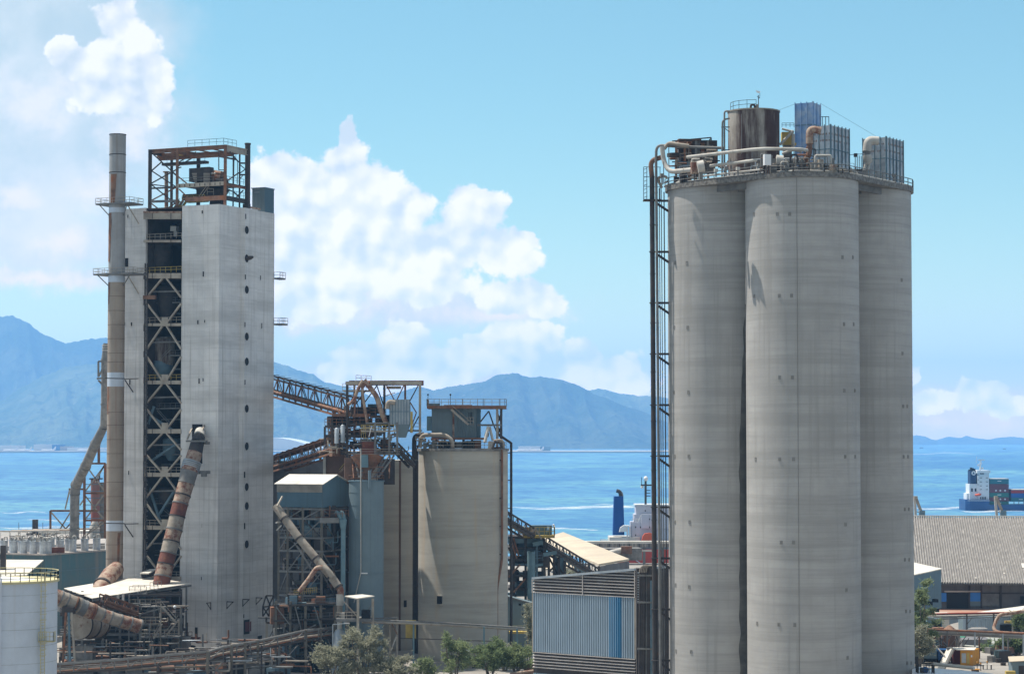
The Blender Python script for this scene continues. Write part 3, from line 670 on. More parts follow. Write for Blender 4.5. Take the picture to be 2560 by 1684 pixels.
MB().box(M_(1722, 378, 336), 3.4, 2, 3.4, .1).build('casing', M['steel_rs'], t); MB().box(M_(1765, 378, 336), 3., 2, 3., .1).build('casing', M['steel_dk'], t); MB().box(M_(1715, 420, 334), 3., 2.4, 1.6, .1).build('casing', M['steel_bl'], t)
MB().box(M_(1760, 418, 335), 3., 2., 1.8, .1).build('casing', M['conc_dk'], t)
for i in range(16):
    x = 1690+rnd.random()*110; y = 372+rnd.random()*52; p = M_(x, y, 330+rnd.random()*2)
    q = p+V((rnd.choice((-1, 1))*rnd.uniform(.6, 1.6), rnd.uniform(-.3, .3), rnd.choice((0, 0, .9, -.9))))
    pipe(t, 'branch_pipe', rnd.choice([M['pipe_w'], M['steel_gy'], M['pipe_bg'], M['steel_rs']]), bend([p, V((q.x, p.y, p.z)), q], .3), rnd.uniform(.1, .22), 8)
b = MB()
for y, x0, x1 in ((395, 1700, 1728), (412, 1725, 1760), (392, 1750, 1800)): b.rail([M_(x0, y+8, 329), M_(x1, y+6, 328)], 1.1, .8, .06)
b.build('railing', M['pipe_bg'], t)
MB().tube([M_(1688, 384, 330), M_(1688, 392, 330)], 1.2, 16).build('valve_drum', M['steel_dk'], t)
t = T('yellow_separator', 'yellow hopper with white chutes between the tank and the blue casing', 'hopper', dk(1972, 331))
p = P(1968, 345, 331); MB().box(p, 1.7, 1.4, 1.6).build('body', M['yellow'], t); MB().box(p-V((-.3, 0, .95)), 1.9, 1.5, .3).build('rim', M['yellow'], t)
for (a_, c_, r_) in (((1983, 327), (1950, 362), .22), ((1983, 335), (1983, 362), .26), ((1955, 322), (1985, 330), .16), ((1985, 362), (1980, 372), .22)): pipe(t, 'chute', M['pipe_w'], [P(*a_, 329), P(*c_, 329)], r_, 10)
MB().box(V((p.x, p.y, DK)), 1.2, 1.2, p.z-1-DK, 0, True).build('stand', M['steel_gy'], t); MB().rail([P(1955, 318, 331), P(1985, 318, 331)], .6, .7, .06).build('railing', M['steel_dk'], t)
t = T('gas_valve_rack', 'small rack of gauges and thin posts between the two dust filters', 'rack', dk(2140, 331))
for x in (2138, 2143, 2148, 2153): mem(t, 'post', M['steel_dk'], dk(x, 331), P(x, 385+rnd.random()*8, 331), .1)
MB().box(P(2139, 388, 331), .5, .5, .5).build('gauge', M['steel_dk'], t); mem(t, 'crossbar', M['steel_gy'], P(2122, 387, 331), P(2156, 385, 331), .08)
MB().box(dk(2140, 332), 3, 2, 2.9, .2, True).build('casing', M['conc_dk'], t); MB().box(dk(2150, 330), 1, 1, 2.2, .2, True).build('casing', M['steel_gy'], t); MB().box(dk(2132, 329), .6, .6, 2.4, .2, True).build('casing', M['steel_rs'], t)
pipe(t, 'branch_pipe', M['pipe_w'], [P(2124, 420, 326), P(2142, 434, 326)], .2, 8)
t = T('cage_ladder', 'hooped ladder head behind the middle dust filter', 'ladder', dk(2060, 333))
for x in (2056, 2064, 2072): mem(t, 'stile', M['steel_bl'], P(x, 292, 333), V((P(x, 292, 333).x, 333, DK)), .1)
mem(t, 'hoop', M['steel_bl'], P(2052, 292, 333), P(2072, 292, 333), .1)
for (a_, c_, lb) in (((2050, 258, 336), (2190, 341, 333), 'thin guy wire from the blue casing to the right dust filter'), ((1988, 260, 336), (1930, 282, 327), 'thin guy wire from the blue casing to the rusty tank')):
    MB().bar(P(*a_), P(*c_), .035).build('guy_wire', M['steel_bl'], None, lb, 'wire')
# valve clutter along the deck
for i, (x, D, h_) in enumerate(((1655, 326, 1.4), (1790, 316, .9), (1815, 315, 1.1), (1845, 314, .9), (1965, 313, 1.), (2095, 314, .8), (2235, 328, 1.6))):
    t = T('roof_valve', ['small grey valve left of the tank base', 'small valve box on a post by the left riser', 'low white valve housing before the tank', 'grey valve stub in front of the tank', 'small lamp like valve left of the middle filter', 'valve box before the middle filter corner', 'valve stub beside the right filter'][i], 'valve', dk(x, D))
    p = dk(x, D); MB().cyl(p.x, p.y, DK, DK+h_, .12, 8).build('stem', M['steel_gy'], t); MB().box(p+V((0, 0, h_)), .5, .35, .45, .4).build('head', M['pipe_w'] if i % 2 else M['steel_gy'], t)
# ---- riser bundle down the left silo
t = T('pipe_riser', 'tall dark rusty pipe bundle on brackets down the side of the left silo', 'pipe riser', P(1632, 1684, 330)*1)
def vline(name, x0, x1, y0, mat, r_, D, n=12, fl=None):
    a_ = P(x0, y0, D); b_ = P(x1, 1700, D); pipe(t, name, mat, [a_, V((b_.x, b_.y, GZ))], r_, n, fl)
vline('main_pipe', 1630, 1638, 440, M['steel_dk'], .36, 330, 16, 7.8)
vline('grey_pipe', 1640, 1652, 400, M['steel_gy'], .2, 329, 12, 5)
for x in (1648, 1653): vline('thin_pipe', x, x+9, 470, M['steel_gy'], .07, 330, 6)
vline('thin_pipe', 1660, 1668, 480, M['steel_dk'], .09, 330, 6)
pipe(t, 'top_bend', M['steel_gy'], bend([P(1640, 400, 329), P(1641, 362, 329), P(1680, 366, 328), P(1812, 370, 326)], 2.6, 10), .2, 12)
pipe(t, 'rusty_bend', M['steel_rs'], bend([P(1630, 445, 330), P(1626, 402, 330), P(1655, 393, 329)], 1.6, 8), .36, 14)
pipe(t, 'side_bend', M['pipe_bg'], bend([P(1655, 470, 330), P(1642, 445, 330), P(1660, 440, 329), P(1668, 444, 329)], .8, 6), .2, 10)
for k in range(10):
    y = 502+k*127.5; x = 1639+k*1.
    a_ = P(x, y, 329.6); c_ = P(1671+k*.7, y, 330.2)
    mem(t, 'bracket_arm', M['steel_dk'], a_, c_, .34, .3); mem(t, 'bracket_strut', M['steel_dk'], P(x+2, y+6, 329.8), P(1671+k*.7, y+26, 330.2), .3)
    MB().box(P(1632+k*.7, y, 329.7), 1.1, .9, .14).build('pipe_clamp', M['steel_dk'], t)
for s_ in (0, 1): mem(t, 'rail', M['steel_dk'], P(1648+s_*5, 480, 331), V((P(1657+s_*5, 1684, 331).x, 331, GZ)), .09)
t = T('cage_ladder', 'blue railed ladder platform hanging left of the silo roof', 'ladder', P(1625, 502, 330))
for x in (1609, 1617, 1640, 1650):
    mem(t, 'stile', M['steel_bl'], P(x, 418, 330), P(x, 500, 330), .1)
for k in range(8): mem(t, 'hoop', M['steel_bl'], P(1609, 424+k*10, 329.5), P(1618, 420+k*10, 331.5), .07)
b = MB()
for y in (417, 442, 466, 498): b.bar(P(1609, y, 330), P(1652, y+1, 330), .08)
b.build('guard_rail', M['steel_bl'], t); MB().box(P(1630, 501, 330), S(44, 330), 2.2, .15).build('floor', M['steel_dk'], t)

# low pipes and fittings behind the front railing
t = T('deck_pipework', 'low grey pipes and fittings strewn behind the front railing of the silo deck', 'pipework', V((sc_[1].x, 314, DK)))
for k in range(len(fr)-1):
    a_, c_ = fr[k], fr[k+1]
    if a_.y > 331: continue
    inw = V((0, 1.1, 0))
    if k % 9 != 4: pipe(t, 'kerb_pipe', M['pipe_w' if k % 3 else 'steel_gy'], [V((a_.x, a_.y, DK+.45))+inw, V((c_.x, c_.y, DK+.45))+inw], .15, 8)
    if k % 3 == 0: pipe(t, 'kerb_pipe', M['steel_gy'], [V((a_.x, a_.y, DK+1.1))+inw*1.8, V((c_.x, c_.y, DK+1.1))+inw*1.8], .1, 6)
for i in range(110):
    k = rnd.randrange(3, len(fr)-4)
    if fr[k].y > 330: continue
    p = V((fr[k].x, fr[k].y, DK))+V((rnd.uniform(-1, 1), rnd.uniform(1.2, 5), 0)); h_ = rnd.uniform(.3, 1.5) if fr[k].x > 48 else rnd.uniform(.4, 3.2)
    ty = rnd.random(); m_ = M[rnd.choice(['pipe_w', 'steel_gy', 'conc_dk', 'steel_dk', 'pipe_bg', 'steel_rs', 'galv', 'steel_gy'])]
    if ty < .45:
        q = p+V(((-1 if p.x > 52 else 1 if p.x < 30 else rnd.choice((-1, 1)))*rnd.uniform(.6, 2.6), rnd.uniform(-.2, .2), 0)); pipe(t, 'branch_pipe', m_, bend([p, p+V((0, 0, h_)), q+V((0, 0, h_)), q+V((0, 0, h_*rnd.uniform(.1, .7)))], .25, 3), rnd.uniform(.06, .16), 7)
    elif ty < .8: MB().box(p, rnd.uniform(.3, 1.1), rnd.uniform(.3, .9), h_*.8, rnd.random(), True).build('fitting', m_, t)
    else: MB().rail([p, p+V(((-1 if p.x > 52 else 1)*rnd.uniform(1, 2.5), 0, 0))], h_*.7+.3, .8, .06).build('guard_rail', m_, t)
# ================================================================ preheater tower (left)
TA = R(25); ta = V((-cos(TA), sin(TA), 0)); tb = V((sin(TA), cos(TA), 0))
K = P(546, 1000, 433); K.z = 0; ZT = P(546, 510, 433).z
def AL(px, o=None): o = o or K; return (PL(px, 1000, o, ta)-V((o.x, o.y, 0))).dot(ta)
def BL(px, o=None): o = o or K; return (PL(px, 1000, o, tb)-V((o.x, o.y, 0))).dot(tb)
def PA(px, py, off=0, o=None):          # point on (or 'off' metres in front of) the left face plane
    o = o or K; return PL(px, py, o-tb*off, ta)
def PB(px, py, off=0, o=None): o = o or K; return PL(px, py, o+V((-ta.x, -ta.y, 0))*off, tb)
LA, LB = AL(453), BL(684); LC0, LC1 = AL(362), AL(300)
def ab(a, b_): q = K+ta*a+tb*b_; return (q.x, q.y)
tow = T('concrete_tower_block', 'tall pale concrete tower block with a column of round openings', 'tower', (ab(LA/2, LB/2)[0], ab(LA/2, LB/2)[1], GZ), 'concrete blocks of the kiln tower')
p1, p2 = BL(601), BL(633)
poly = [ab(0, 0), ab(AL(507), 0), ab(AL(506), .18), ab(AL(474), .18), ab(AL(468), -.1), ab(LA, -.1), ab(LA, LB), ab(0, LB), ab(0, p2+.2), ab(-.0, p2), ab(-.8, p2), ab(-.8, p1), ab(0, p1-.5)]
MB().prism(poly, GZ, ZT).build('wall', M['tower'], tow)
# small windows: dark recess in a slim surround
def window(parent, pt, dr, nr, w_, h_, name='window', mat=None, frame=None):
    b = MB(); b.par(pt-dr*w_/2-V((0, 0, h_/2)), dr*w_, V((0, 0, h_)), nr*.03); o = b.build(name, mat or M['black'], parent)
    b = MB()
    for s_ in (-1, 1): b.par(pt+dr*(s_*w_/2)-dr*.05-V((0, 0, h_/2+.05)), dr*.1, V((0, 0, h_+.1)), nr*.06)
    b.par(pt-dr*(w_/2+.1)-V((0, 0, h_/2+.12)), dr*(w_+.2), V((0, 0, .1)), nr*.14)
    b.build('frame', frame or M['tower'], o); return o
nA, nB = -tb, -ta
wa = [(506, 530, 5, 8), (508.5, 685, 5, 13), (495, 805, 5, 10), (512, 803, 4, 7), (498, 952, 5, 13), (508, 949, 4, 8), (506, 1313, 4, 9), (504, 1445, 4, 8), (491, 1580, 9, 26)]
for (x, y, w_, h_) in wa:
    off = 0 if x > 506.5 else -.18
    window(tow, PA(x, y, off), ta, nA, S(w_, 434)/cos(TA), S(h_, 434))
for (x, y, w_, h_) in [(614, 541, 3, 13), (613, 692, 3, 12), (612, 811, 3, 12), (612, 955, 3, 12), (611, 1186, 4, 15), (611, 1314, 4, 15), (609, 1539, 3, 9)]:
    window(tow, PB(x, y, .8), tb, nB, S(w_, 440)/sin(TA)*.9, S(h_, 440))
for (x, y, w_, h_) in [(651, 694, 3, 11), (654, 814, 3, 13), (649, 1596, 12, 16)]:
    window(tow, PB(x, y, 0), tb, nB, S(w_, 445)/sin(TA)*.8, S(h_, 445))
for (y, h_) in ((1566, 36), (1614, 20)):
    d_ = window(tow, PB(616, y, .8), tb, nB, S(15, 440)/sin(TA)*.85, S(h_, 440), 'door')
    q = PB(619, y, .83); MB().par(q-tb*.9-V((0, 0, S(h_, 440)/2-.5)), tb*2.2, V((0, 0, S(h_, 440)-.9)), nB*.02).build('shutter', M['maroon'], d_)
for y in (575, 646, 724, 841, 903.5, 1021, 1115, 1216.5, 1264, 1359.6):
    q = PB(616, y, .8); b = MB()
    b.tube([q, q+nB*.03], .78, 24); o = b.build('round_opening', M['black'], tow)
    b = MB()
    for k in range(24):
        a0, a1 = 2*pi*k/24, 2*pi*(k+1)/24
        f_ = lambda a, r, d: q+tb*(cos(a)*r)+V((0, 0, sin(a)*r))+nB*d
        b.add([f_(a0, .78, 0), f_(a1, .78, 0), f_(a1, .78, .12), f_(a0, .78, .12), f_(a0, .88, .12), f_(a1, .88, .12), f_(a0, .88, 0), f_(a1, .88, 0)], [(0, 1, 2, 3), (3, 2, 5, 4), (4, 5, 7, 6)])
    b.build('rim', M['tower'], o)
q = PB(616, 646, .8)
pipe(tow, 'vent_pipe', M['steel_dk'], [q-V((0, 0, 0)), q+nB*.9+V((0, 0, .1)), q+nB*1.5+V((0, 0, .25))], [.4, .4, .22], 12)
for (x, y, f_) in ((527, 1505, 0), (567, 1503, 1), (607, 1497, 2), (640, 1493, 1)):
    q, nr = (PA(x, y), nA) if f_ == 0 else (PB(x, y, .8 if f_ == 2 else 0), nB)
    b = MB().bar(q, q+nr*1.5, .16); b.bar(q, q-V((0, 0, 1.4)), .16); b.bar(q+nr*1.4, q-V((0, 0, 1.3)), .12); b.build('wall_bracket', M['steel_dk'], tow)
for (y, x1) in ((700, 701), (814, 708)):
    q = V((*ab(.0, LB+.0), P(690, y, K.y+LB).z)); L_ = (x1-684)*.078
    b = MB().par(q, tb*2.2, -ta*L_, V((0, 0, .35))); s_ = b.build('balcony', M['steel_gy'], tow)
    MB().rail([q+V((0, 0, .35)), q-ta*L_+V((0, 0, .35)), q-ta*L_+tb*2.2+V((0, 0, .35)), q+tb*2.2+V((0, 0, .35))], 1.1, 1, .07).build('railing', M['steel_gy'], s_)
# opening where the big duct leaves the tower
MB().par(PA(480, 1158, -.18+.02), ta*(AL(513)-AL(480)), V((0, 0, PA(480, 1060).z-PA(480, 1158).z)), nA*.05).build('duct_opening', M['black'], tow)
# second block
t2 = T('concrete_tower_block', 'narrow concrete tower block between the steel chimney and the open steel floors', 'tower', (*ab((LC0+LC1)/2, 3), GZ), 'concrete blocks of the kiln tower')
poly = [ab(LC0, -.1), ab(AL(346), -.1), ab(AL(346), .22), ab(LC1, .22), ab(LC1, LB), ab(LC0, LB)]
MB().prism(poly, GZ, ZT).build('wall', M['tower'], t2)
for (x, y, w_, h_) in [(320, 541, 4, 8), (312, 809, 4, 8), (329, 810, 5, 9), (325, 955, 5, 13), (322, 1181, 4, 10), (316, 656, 13, 22)]:
    window(t2, PA(x, y, -.22), ta, nA, S(w_, 440)/cos(TA), S(h_, 440))
# ---- open steel floors between the blocks
bay = T('steel_floor_bay', 'open dark steel floors with crossed beige braces between the concrete blocks', 'steel structure', (*ab((LA+LC0)/2, 2), GZ))
cx0, cx1 = 366, 452
MB().par(V((*ab(LA, 9), GZ)), ta*(LC0-LA), tb*.3, V((0, 0, ZT-GZ))).build('back_wall', M['black'], bay)  # black colour stands in for the deep shade behind the floors
for a__ in (LA+.02, LC0-.22): MB().par(V((*ab(a__, .5), GZ)), ta*.2, tb*8.4, V((0, 0, ZT-GZ-.3))).build('shade_lining', M['steel_dk'], bay)  # dark panels added over the side walls to paint in the bay's shade
MB().par(V((*ab(LA, .2), ZT-.4)), ta*(LC0-LA), tb*8.7, V((0, 0, .3))).build('roof_slab', M['steel_dk'], bay)  # roof put in to keep sky light out of the bay
def bp(px, py, off=0): return PA(px, py, off)
lev = [(533, 548, 0), (600, 606, 1), (683, 696, 1), (808, 815, 1), (951, 960, 1), (1072, 1083, 0), (1181, 1191, 1), (1313, 1323, 1), (1440, 1450, 1)]
for (y0, y1, rl) in lev:
    a_, c_ = bp(361, y1), bp(454, y1); h_ = bp(361, y0).z-a_.z
    MB().par(a_, c_-a_, nA*.35, V((0, 0, h_))).build('girder', M['steel_bg'], bay)
    MB().par(a_+tb*.01, c_-a_, tb*8.6, V((0, 0, .3))).build('floor', M['steel_dk'], bay)
    if rl: MB().rail([a_+V((0, 0, h_+.02)), V((c_.x, c_.y, a_.z+h_+.02))], 1.05, 1.2, .07).build('railing', M['yellow'] if y0 in (683, 951) else M['steel_bg'], bay)
    for k in (1, 3): m_ = a_.lerp(c_, k/4); MB().par(m_+nA*.36, ta*.12, nA*.06, V((0, 0, h_))).build('stiffener', M['steel_dk'], bay)
MB().par(bp(361, 533), bp(454, 533)-bp(361, 533), nA*.4, V((0, 0, .35))).build('rusty_top_flange', M['rustpipe'], bay)
seg = [(696, 808), (815, 951), (960, 1072), (1083, 1181), (1191, 1313), (1323, 1440)]
for (y0, y1) in seg:
    m0 = y0+(y1-y0)*.42; m1 = y0+(y1-y0)*.56; off = .15
    for (a_, c_) in (((406, y0), (367, m0)), ((417, y0), (453, m0)), ((367, m1), (406, y1)), ((453, m1), (417, y1))):
        mem(bay, 'brace', M['steel_bg'], bp(a_[0], a_[1], off), bp(c_[0], c_[1], off), .42, .3)
    b = MB().par(bp(404, y1, .36), bp(420, y1, .36)-bp(404, y1, .36), nA*.04, V((0, 0, 1.2))); b.build('gusset_plate', M['steel_bg'], bay)
    for k in range(3):
        yy_ = y0+(y1-y0)*(.3+.25*k); d_ = 1.5+2*k
        a_, c_ = bp(372, yy_, -d_), bp(452, yy_-2, -d_)
        if k == 1: MB().rail([a_, c_], 1., 1.2, .06).build('railing', M['steel_gy'], bay)
        MB().bar(a_, c_, .2, .3).build('inner_beam', M['steel_gy'], bay)
# vessels, hoppers, stairs seen in the floors
vs = [(405, 640, 5, 18, 'steel_dk'), (420, 760, 4, 14, 'steel_dk'), (412, 890, 4.2, 15, 'tankrust'), (408, 925, 4.6, 8, 'steel_bl'), (395, 1010, 2, 7, 'steel_dk'), (430, 1120, 3, 8, 'steel_bl'), (420, 1240, 3, 7, 'steel_dk'), (425, 1380, 3, 8, 'steel_dk')]
for (x, y, d_, h_, m_) in vs:
    q = PA(x, y, -4.5); r_ = min(d_, 3.3)*.62
    b = MB().tube([q-V((0, 0, h_*.3)), q-V((0, 0, h_*.05)), q+V((0, 0, h_*.22)), q+V((0, 0, h_*.25))], [r_*.4, r_, r_, r_*.7], 20)
    b.build('vessel', M[m_], bay)
for (x0, y0, x1, y1) in ((385, 1045, 440, 1080), (380, 1150, 440, 1110), (372, 1215, 400, 1300), (440, 1220, 395, 1290), (385, 1015, 370, 1060)):
    pipe(bay, 'chute', M['steel_bl'], [PA(x0, y0, -1.8), PA(x1, y1, -1.2)], .3, 8)
for (x0, y0, x1, y1) in ((392, 1025, 425, 1062), (405, 1270, 440, 1300), (430, 870, 400, 900)):
    b = MB()
    for s_ in (0, .8): b.bar(PA(x0, y0, -2-s_), PA(x1, y1, -2-s_), .12); b.bar(PA(x0, y0-6, -2-s_), PA(x1, y1-6, -2-s_), .07)
    b.build('stair', M['steel_gy'], bay)
mem(bay, 'machine', M['pipe_w'], PA(430, 572, -3), PA(444, 572, -3), 1.2, 1.); mem(bay, 'machine', M['pipe_w'], PA(436, 585, -3), PA(444, 585, -3), .6, 1.)
lad = T('ladder_truss', 'dark vertical ladder truss left of the open steel floors', 'ladder', PA(365, 1440, .6))
for x in (363, 369):
    p_, q_ = PA(x, 658, .6), PA(x-2, 1440, .6); mem(lad, 'stile', M['steel_dk'], V((p_.x, p_.y, q_.z)), p_, .22)
b = MB()
for k in range(70):
    y = 662+k*11; p_ = PA(363, y, .6); b.bar(p_, PA(369, y, .6), .1)
    if k % 2: b.bar(p_, PA(369, y+11, .6), .08)
b.build('rung', M['steel_gy'], lad)
for k in range(12): MB().box(PA(361, 690+k*65, .8), .35, .3, 1.2, TA).build('clamp', M['steel_dk'], lad)
MB().par(PA(361, 748, .7), PA(391, 748, .7)-PA(361, 748, .7), nA*.5, V((0, 0, .75))).build('sign_box', M['steel_rs'], lad)
# ---- steel chimney
SX = P(290, 900, 436); sr = S(20.6, 436)
ch = T('chimney', 'tall grey and rust steel chimney with white bands beside the tower', 'chimney', (SX.x, SX.y, GZ))
def sz(y): return P(290, y, 436).z
for i, (y0, y1, m_) in enumerate(((337, 432, 'stack'), (432, 520, 'stack'), (520, 532, 'tankw'), (532, 690, 'stack'), (690, 706, 'tankw'), (706, 931, 'stack_bg'), (931, 966, 'tankw'), (966, 1300, 'stack_bg'), (1300, 1326, 'tankw'), (1326, 1475, 'stack_bg'))):
    MB().tube([(SX.x, SX.y, sz(y1)), (SX.x, SX.y, sz(y0))], [sr*(1+.02*(y1 > 700)), sr*(1+.02*(y0 > 700))], 40, False).build('shell_section', M[m_], ch)
for y in (337, 387, 432, 741, 777, 812, 847, 883, 905, 1030, 1062, 1098, 1133, 1168, 1204, 1240, 1275, 1360, 1395): MB().cyl(SX.x, SX.y, sz(y)-(.07 if y < 440 else .035), sz(y)+(.07 if y < 440 else .035), sr*1.036, 40).build('weld_ring', M['steel_dk' if y < 440 else 'brick'], ch)
def stain(x0, x1, y0, y1, mat='steel_rs'):
    b = MB(); rr_ = sr*1.03
    n_ = 14; m_ = 8; vs = []
    for i in range(n_+1):
        y = y0+(y1-y0)*i/n_; wob = mnoise.noise(V((y*.05, x0, 0)))*2.5; f_ = 1-.35*i/n_; xa, xb = x0+wob*.5, x0+(x1-x0)*f_+wob
        for j in range(m_+1): s_ = max(-.97, min(.97, (xa+(xb-xa)*j/m_-290)/20.6)); vs.append(V((SX.x+rr_*s_, SX.y-rr_*math.sqrt(1-s_*s_), sz(y))))
    b.add(vs, [(i*(m_+1)+j, i*(m_+1)+j+1, (i+1)*(m_+1)+j+1, (i+1)*(m_+1)+j) for i in range(n_) for j in range(m_)], True); b.build('rust_streak', M[mat], ch)
stain(277, 292, 437, 512); stain(270.5, 280, 534, 655); stain(271, 277, 706, 760); stain(269, 277, 966, 1035); stain(300, 306, 1330, 1420)
for (x0, x1, y, yr) in ((244, 346, 511, 500), (238, 358, 686, 670)):
    z_ = sz(y); q = V((SX.x, SX.y, z_)); hw = S((x1-x0)/2, 434); cxo = S((x0+x1)/2-290, 434)
    pl = T('chimney_platform', 'railed platform high on the steel chimney' if y < 600 else 'lower railed platform round the steel chimney', 'platform', q, 'platforms round the chimney')
    c_ = q+V((cxo, .2, 0)); r2 = TA*-1
    MB().box(c_, hw*2, 4.6, .3, r2).build('floor', M['steel_gy'], pl)
    u_ = V((cos(r2), sin(r2), 0))*hw; w_ = V((-sin(r2), cos(r2), 0))*2.3
    MB().rail([c_-u_-w_, c_+u_-w_, c_+u_+w_, c_-u_+w_], 1.15, 1.4, .07, True, True).build('railing', M['steel_bg'], pl)
    for s_ in (-1, 1): mem(pl, 'strut', M['steel_gy'], c_+u_*s_*.85-w_*.9, q+V((s_*sr*.9, -sr*.5, -2.2)), .16)
    mem(pl, 'long_strut', M['steel_bg'], PA(320, y+3, .6), PA(347, y+48, .1), .2)
for y in (947, 1309):
    g = T('chimney_guide', 'thin steel guide arm tying the chimney to the block, '+('upper one' if y < 1000 else 'lower one'), 'bracket', PA(345, y, .5))
    mem(g, 'arm', M['steel_gy'], PA(310, y, 1.5), PA(346, y-1, .2), .2); mem(g, 'ring', M['steel_dk'], P(262, y-2, 433), P(312, y-1, 433), .18); mem(g, 'strut', M['steel_dk'], PA(312, y+2, 1.2), PA(333, y+33, .2), .22)
el = T('chimney_inlet', 'peach coloured round duct feeding the foot of the chimney', 'duct', P(262, 1470, 430))
pipe(el, 'elbow', M['rustpipe'], [P(292, 1420, 434), P(276, 1436, 431), P(262, 1457, 428), P(245, 1485, 424)], [1.4, 1.62, 1.66, 1.66], 24, None)
pipe(el, 'ring', M['steel_dk'], [P(257, 1462, 427), P(255, 1465, 426.6)], 1.75, 24)
# ---- steel frame on the roof
fr = T('roof_steel_frame', 'rusty open steel frame with crane beams on top of the kiln tower', 'steel frame', P(470, 520, 440))
FK = P(563, 700, 437); FK.z = 0
def FA(px, py, off=0): return PL(px, py, FK+tb*off, ta)
zt_ = P(563, 362, 437).z; zb_ = ZT
def fcol(px, off, w_, zb=None, zt=None, mat='steel_dk', name='column'):
    q = FA(px, 450, off); mem(fr, name, M[mat], V((q.x, q.y, zb or zb_)), V((q.x, q.y, zt or zt_)), w_)
    return q
c0 = fcol(563, 0, .55, mat='steel_rs'); c1 = fcol(443, 0, .5, mat='steel_rs'); c2 = fcol(375, 0, .65)
d0 = fcol(599, 7, .3); d1 = fcol(496, 8, .7); d2 = fcol(429, 8, .5); d3 = fcol(583, 4, .25, None, zt_-1)
def at(q, z): return V((q.x, q.y, z))
ft = T('chimney_flue', 'black steel flue pipe standing at the right of the roof frame', 'flue', at(FA(618, 450, 8), zb_)); q = FA(619, 450, 8)
MB().cyl(q.x, q.y, zb_, P(619, 359, q.y).z, .53, 20).build('pipe', M['steel_dk'], ft); MB().cyl(q.x, q.y, P(619, 362, q.y).z, P(619, 358, q.y).z, .62, 20).build('rim', M['steel_dk'], ft)
for y in (408, 437): mem(ft, 'tie_arm', M['steel_dk'], FA(600, y, 7), FA(617, y, 8), .3)
for (a_, c_) in (((600, 412), (612, 422)), ((612, 424), (600, 433)), ((600, 447), (606, 440))): mem(ft, 'brace', M['steel_dk'], FA(*a_, 7), FA(*c_, 8), .14)
def gird(a_, c_, w_, h_, mat, name='girder'): MB().ibeam(a_, c_, w_, h_).build(name, M[mat], fr)
gird(at(c2, zt_-.4), at(c0, zt_-.4), .4, .8, 'steel_rs'); gird(at(d2+ta*3, zt_-.4), at(d1-ta*9, zt_-.4), .4, .8, 'steel_rs'); gird(at(c0, zt_-.6), at(FK+tb*8, zt_-.6), .5, 1.2, 'steel_bg')
gird(at(c2, zt_-.5), at(c2+tb*8, zt_-.5), .4, .7, 'steel_dk'); gird(at(c1, zt_-.7), at(c1+tb*8, zt_-.7), .4, .9, 'steel_rs')
gird(at(c2+tb*3, zt_-1.5), at(c0+tb*3, zt_-1.5), .3, .7, 'steel_rs', 'crane_beam')
for k in range(5): m_ = at(c2, zt_-.1).lerp(at(c0, zt_-.1), .12+k*.19); mem(fr, 'purlin', M['steel_rs'], m_, m_+tb*8, .16, .25)
MB().rail([at(c0+ta*8.6, zt_+.1), at(c0+ta*.4, zt_+.1), at(c0+tb*4, zt_+.1)], 1.2, 1.5, .07).build('railing', M['steel_bl'], fr)
tz = [P(375, y, c2.y).z for y in (382, 427, 458, 504, 541)]
def fb(x0, y0, x1, y1, o0=0, o1=0, w_=.2, mat='steel_dk', name='brace'): mem(fr, name, M[mat], FA(x0, y0, o0), FA(x1, y1, o1), w_)
for (a_) in ((379, 382, 412, 412), (412, 412, 443, 440), (379, 427, 404, 405), (379, 427, 441, 468), (379, 458, 441, 424), (379, 461, 441, 469), (379, 462, 441, 511), (379, 501, 441, 468), (379, 509, 415, 537), (395, 537, 441, 506),
           (444, 440, 470, 461), (446, 420, 453, 418), (448, 473, 468, 492)): fb(*a_, 0, 0, .2, 'steel_dk' if a_[0]+a_[1] < 880 else 'steel_rs')
for a_ in ((443, 417, 493, 388), (448, 405, 490, 380), (430, 430, 443, 441), (505, 490, 470, 500)): fb(*a_, 8, 8, .18)
for a_ in ((566, 453, 600, 430, 0, 7), (575, 380, 596, 405, 0, 7), (567, 472, 580, 478, 0, 3), (583, 478, 597, 492, 3, 7), (608, 476, 592, 492, 7, 4)): fb(*a_)
fb(379, 471, 441, 468, 0, 0, .3); fb(379, 504, 441, 502, 0, 0, .45, 'steel_gy', 'walkway_beam')
# mid floor with coolers
zf = FA(443, 470).z
a_, c_ = at(c1, zf), at(c0, zf)
MB().par(a_, c_-a_, -tb*.3, V((0, 0, .75))).build('floor_girder', M['steel_bg'], fr); MB().par(at(c1, zf+.4), at(c0, 0)-at(c1, 0), tb*8, V((0, 0, .2))).build('floor', M['steel_dk'], fr)
MB().par(at(c0, zf)+tb*.3, tb*7.7, ta*.3, V((0, 0, .6))).build('floor_girder', M['steel_rs'], fr)
for k in range(9): m_ = at(c1, zf+.1).lerp(at(c0, zf+.1), .08+k*.105); MB().par(m_-tb*.3, ta*.15, -tb*.06, V((0, 0, .5))).build('rib', M['steel_dk'], fr)
MB().rail([at(c1, zf+.76), at(c0, zf+.76)], 1.1, 1.3, .06).build('railing', M['steel_gy'], fr); MB().rail([at(c0, zf+.76)+tb*.3, at(c0, zf+.76)+tb*8], 1.1, 1.3, .06).build('railing', M['steel_bl'], fr)
zf2 = FA(500, 503).z
MB().par(at(c1-ta*2, zf2), at(c0, 0)-at(c1-ta*2, 0), -tb*.3, V((0, 0, .9))).build('floor_girder', M['steel_rs'], fr); MB().par(at(c0, zf2)+tb*.3, tb*8, ta*.3, V((0, 0, .9))).build('floor_girder', M['steel_dk'], fr)
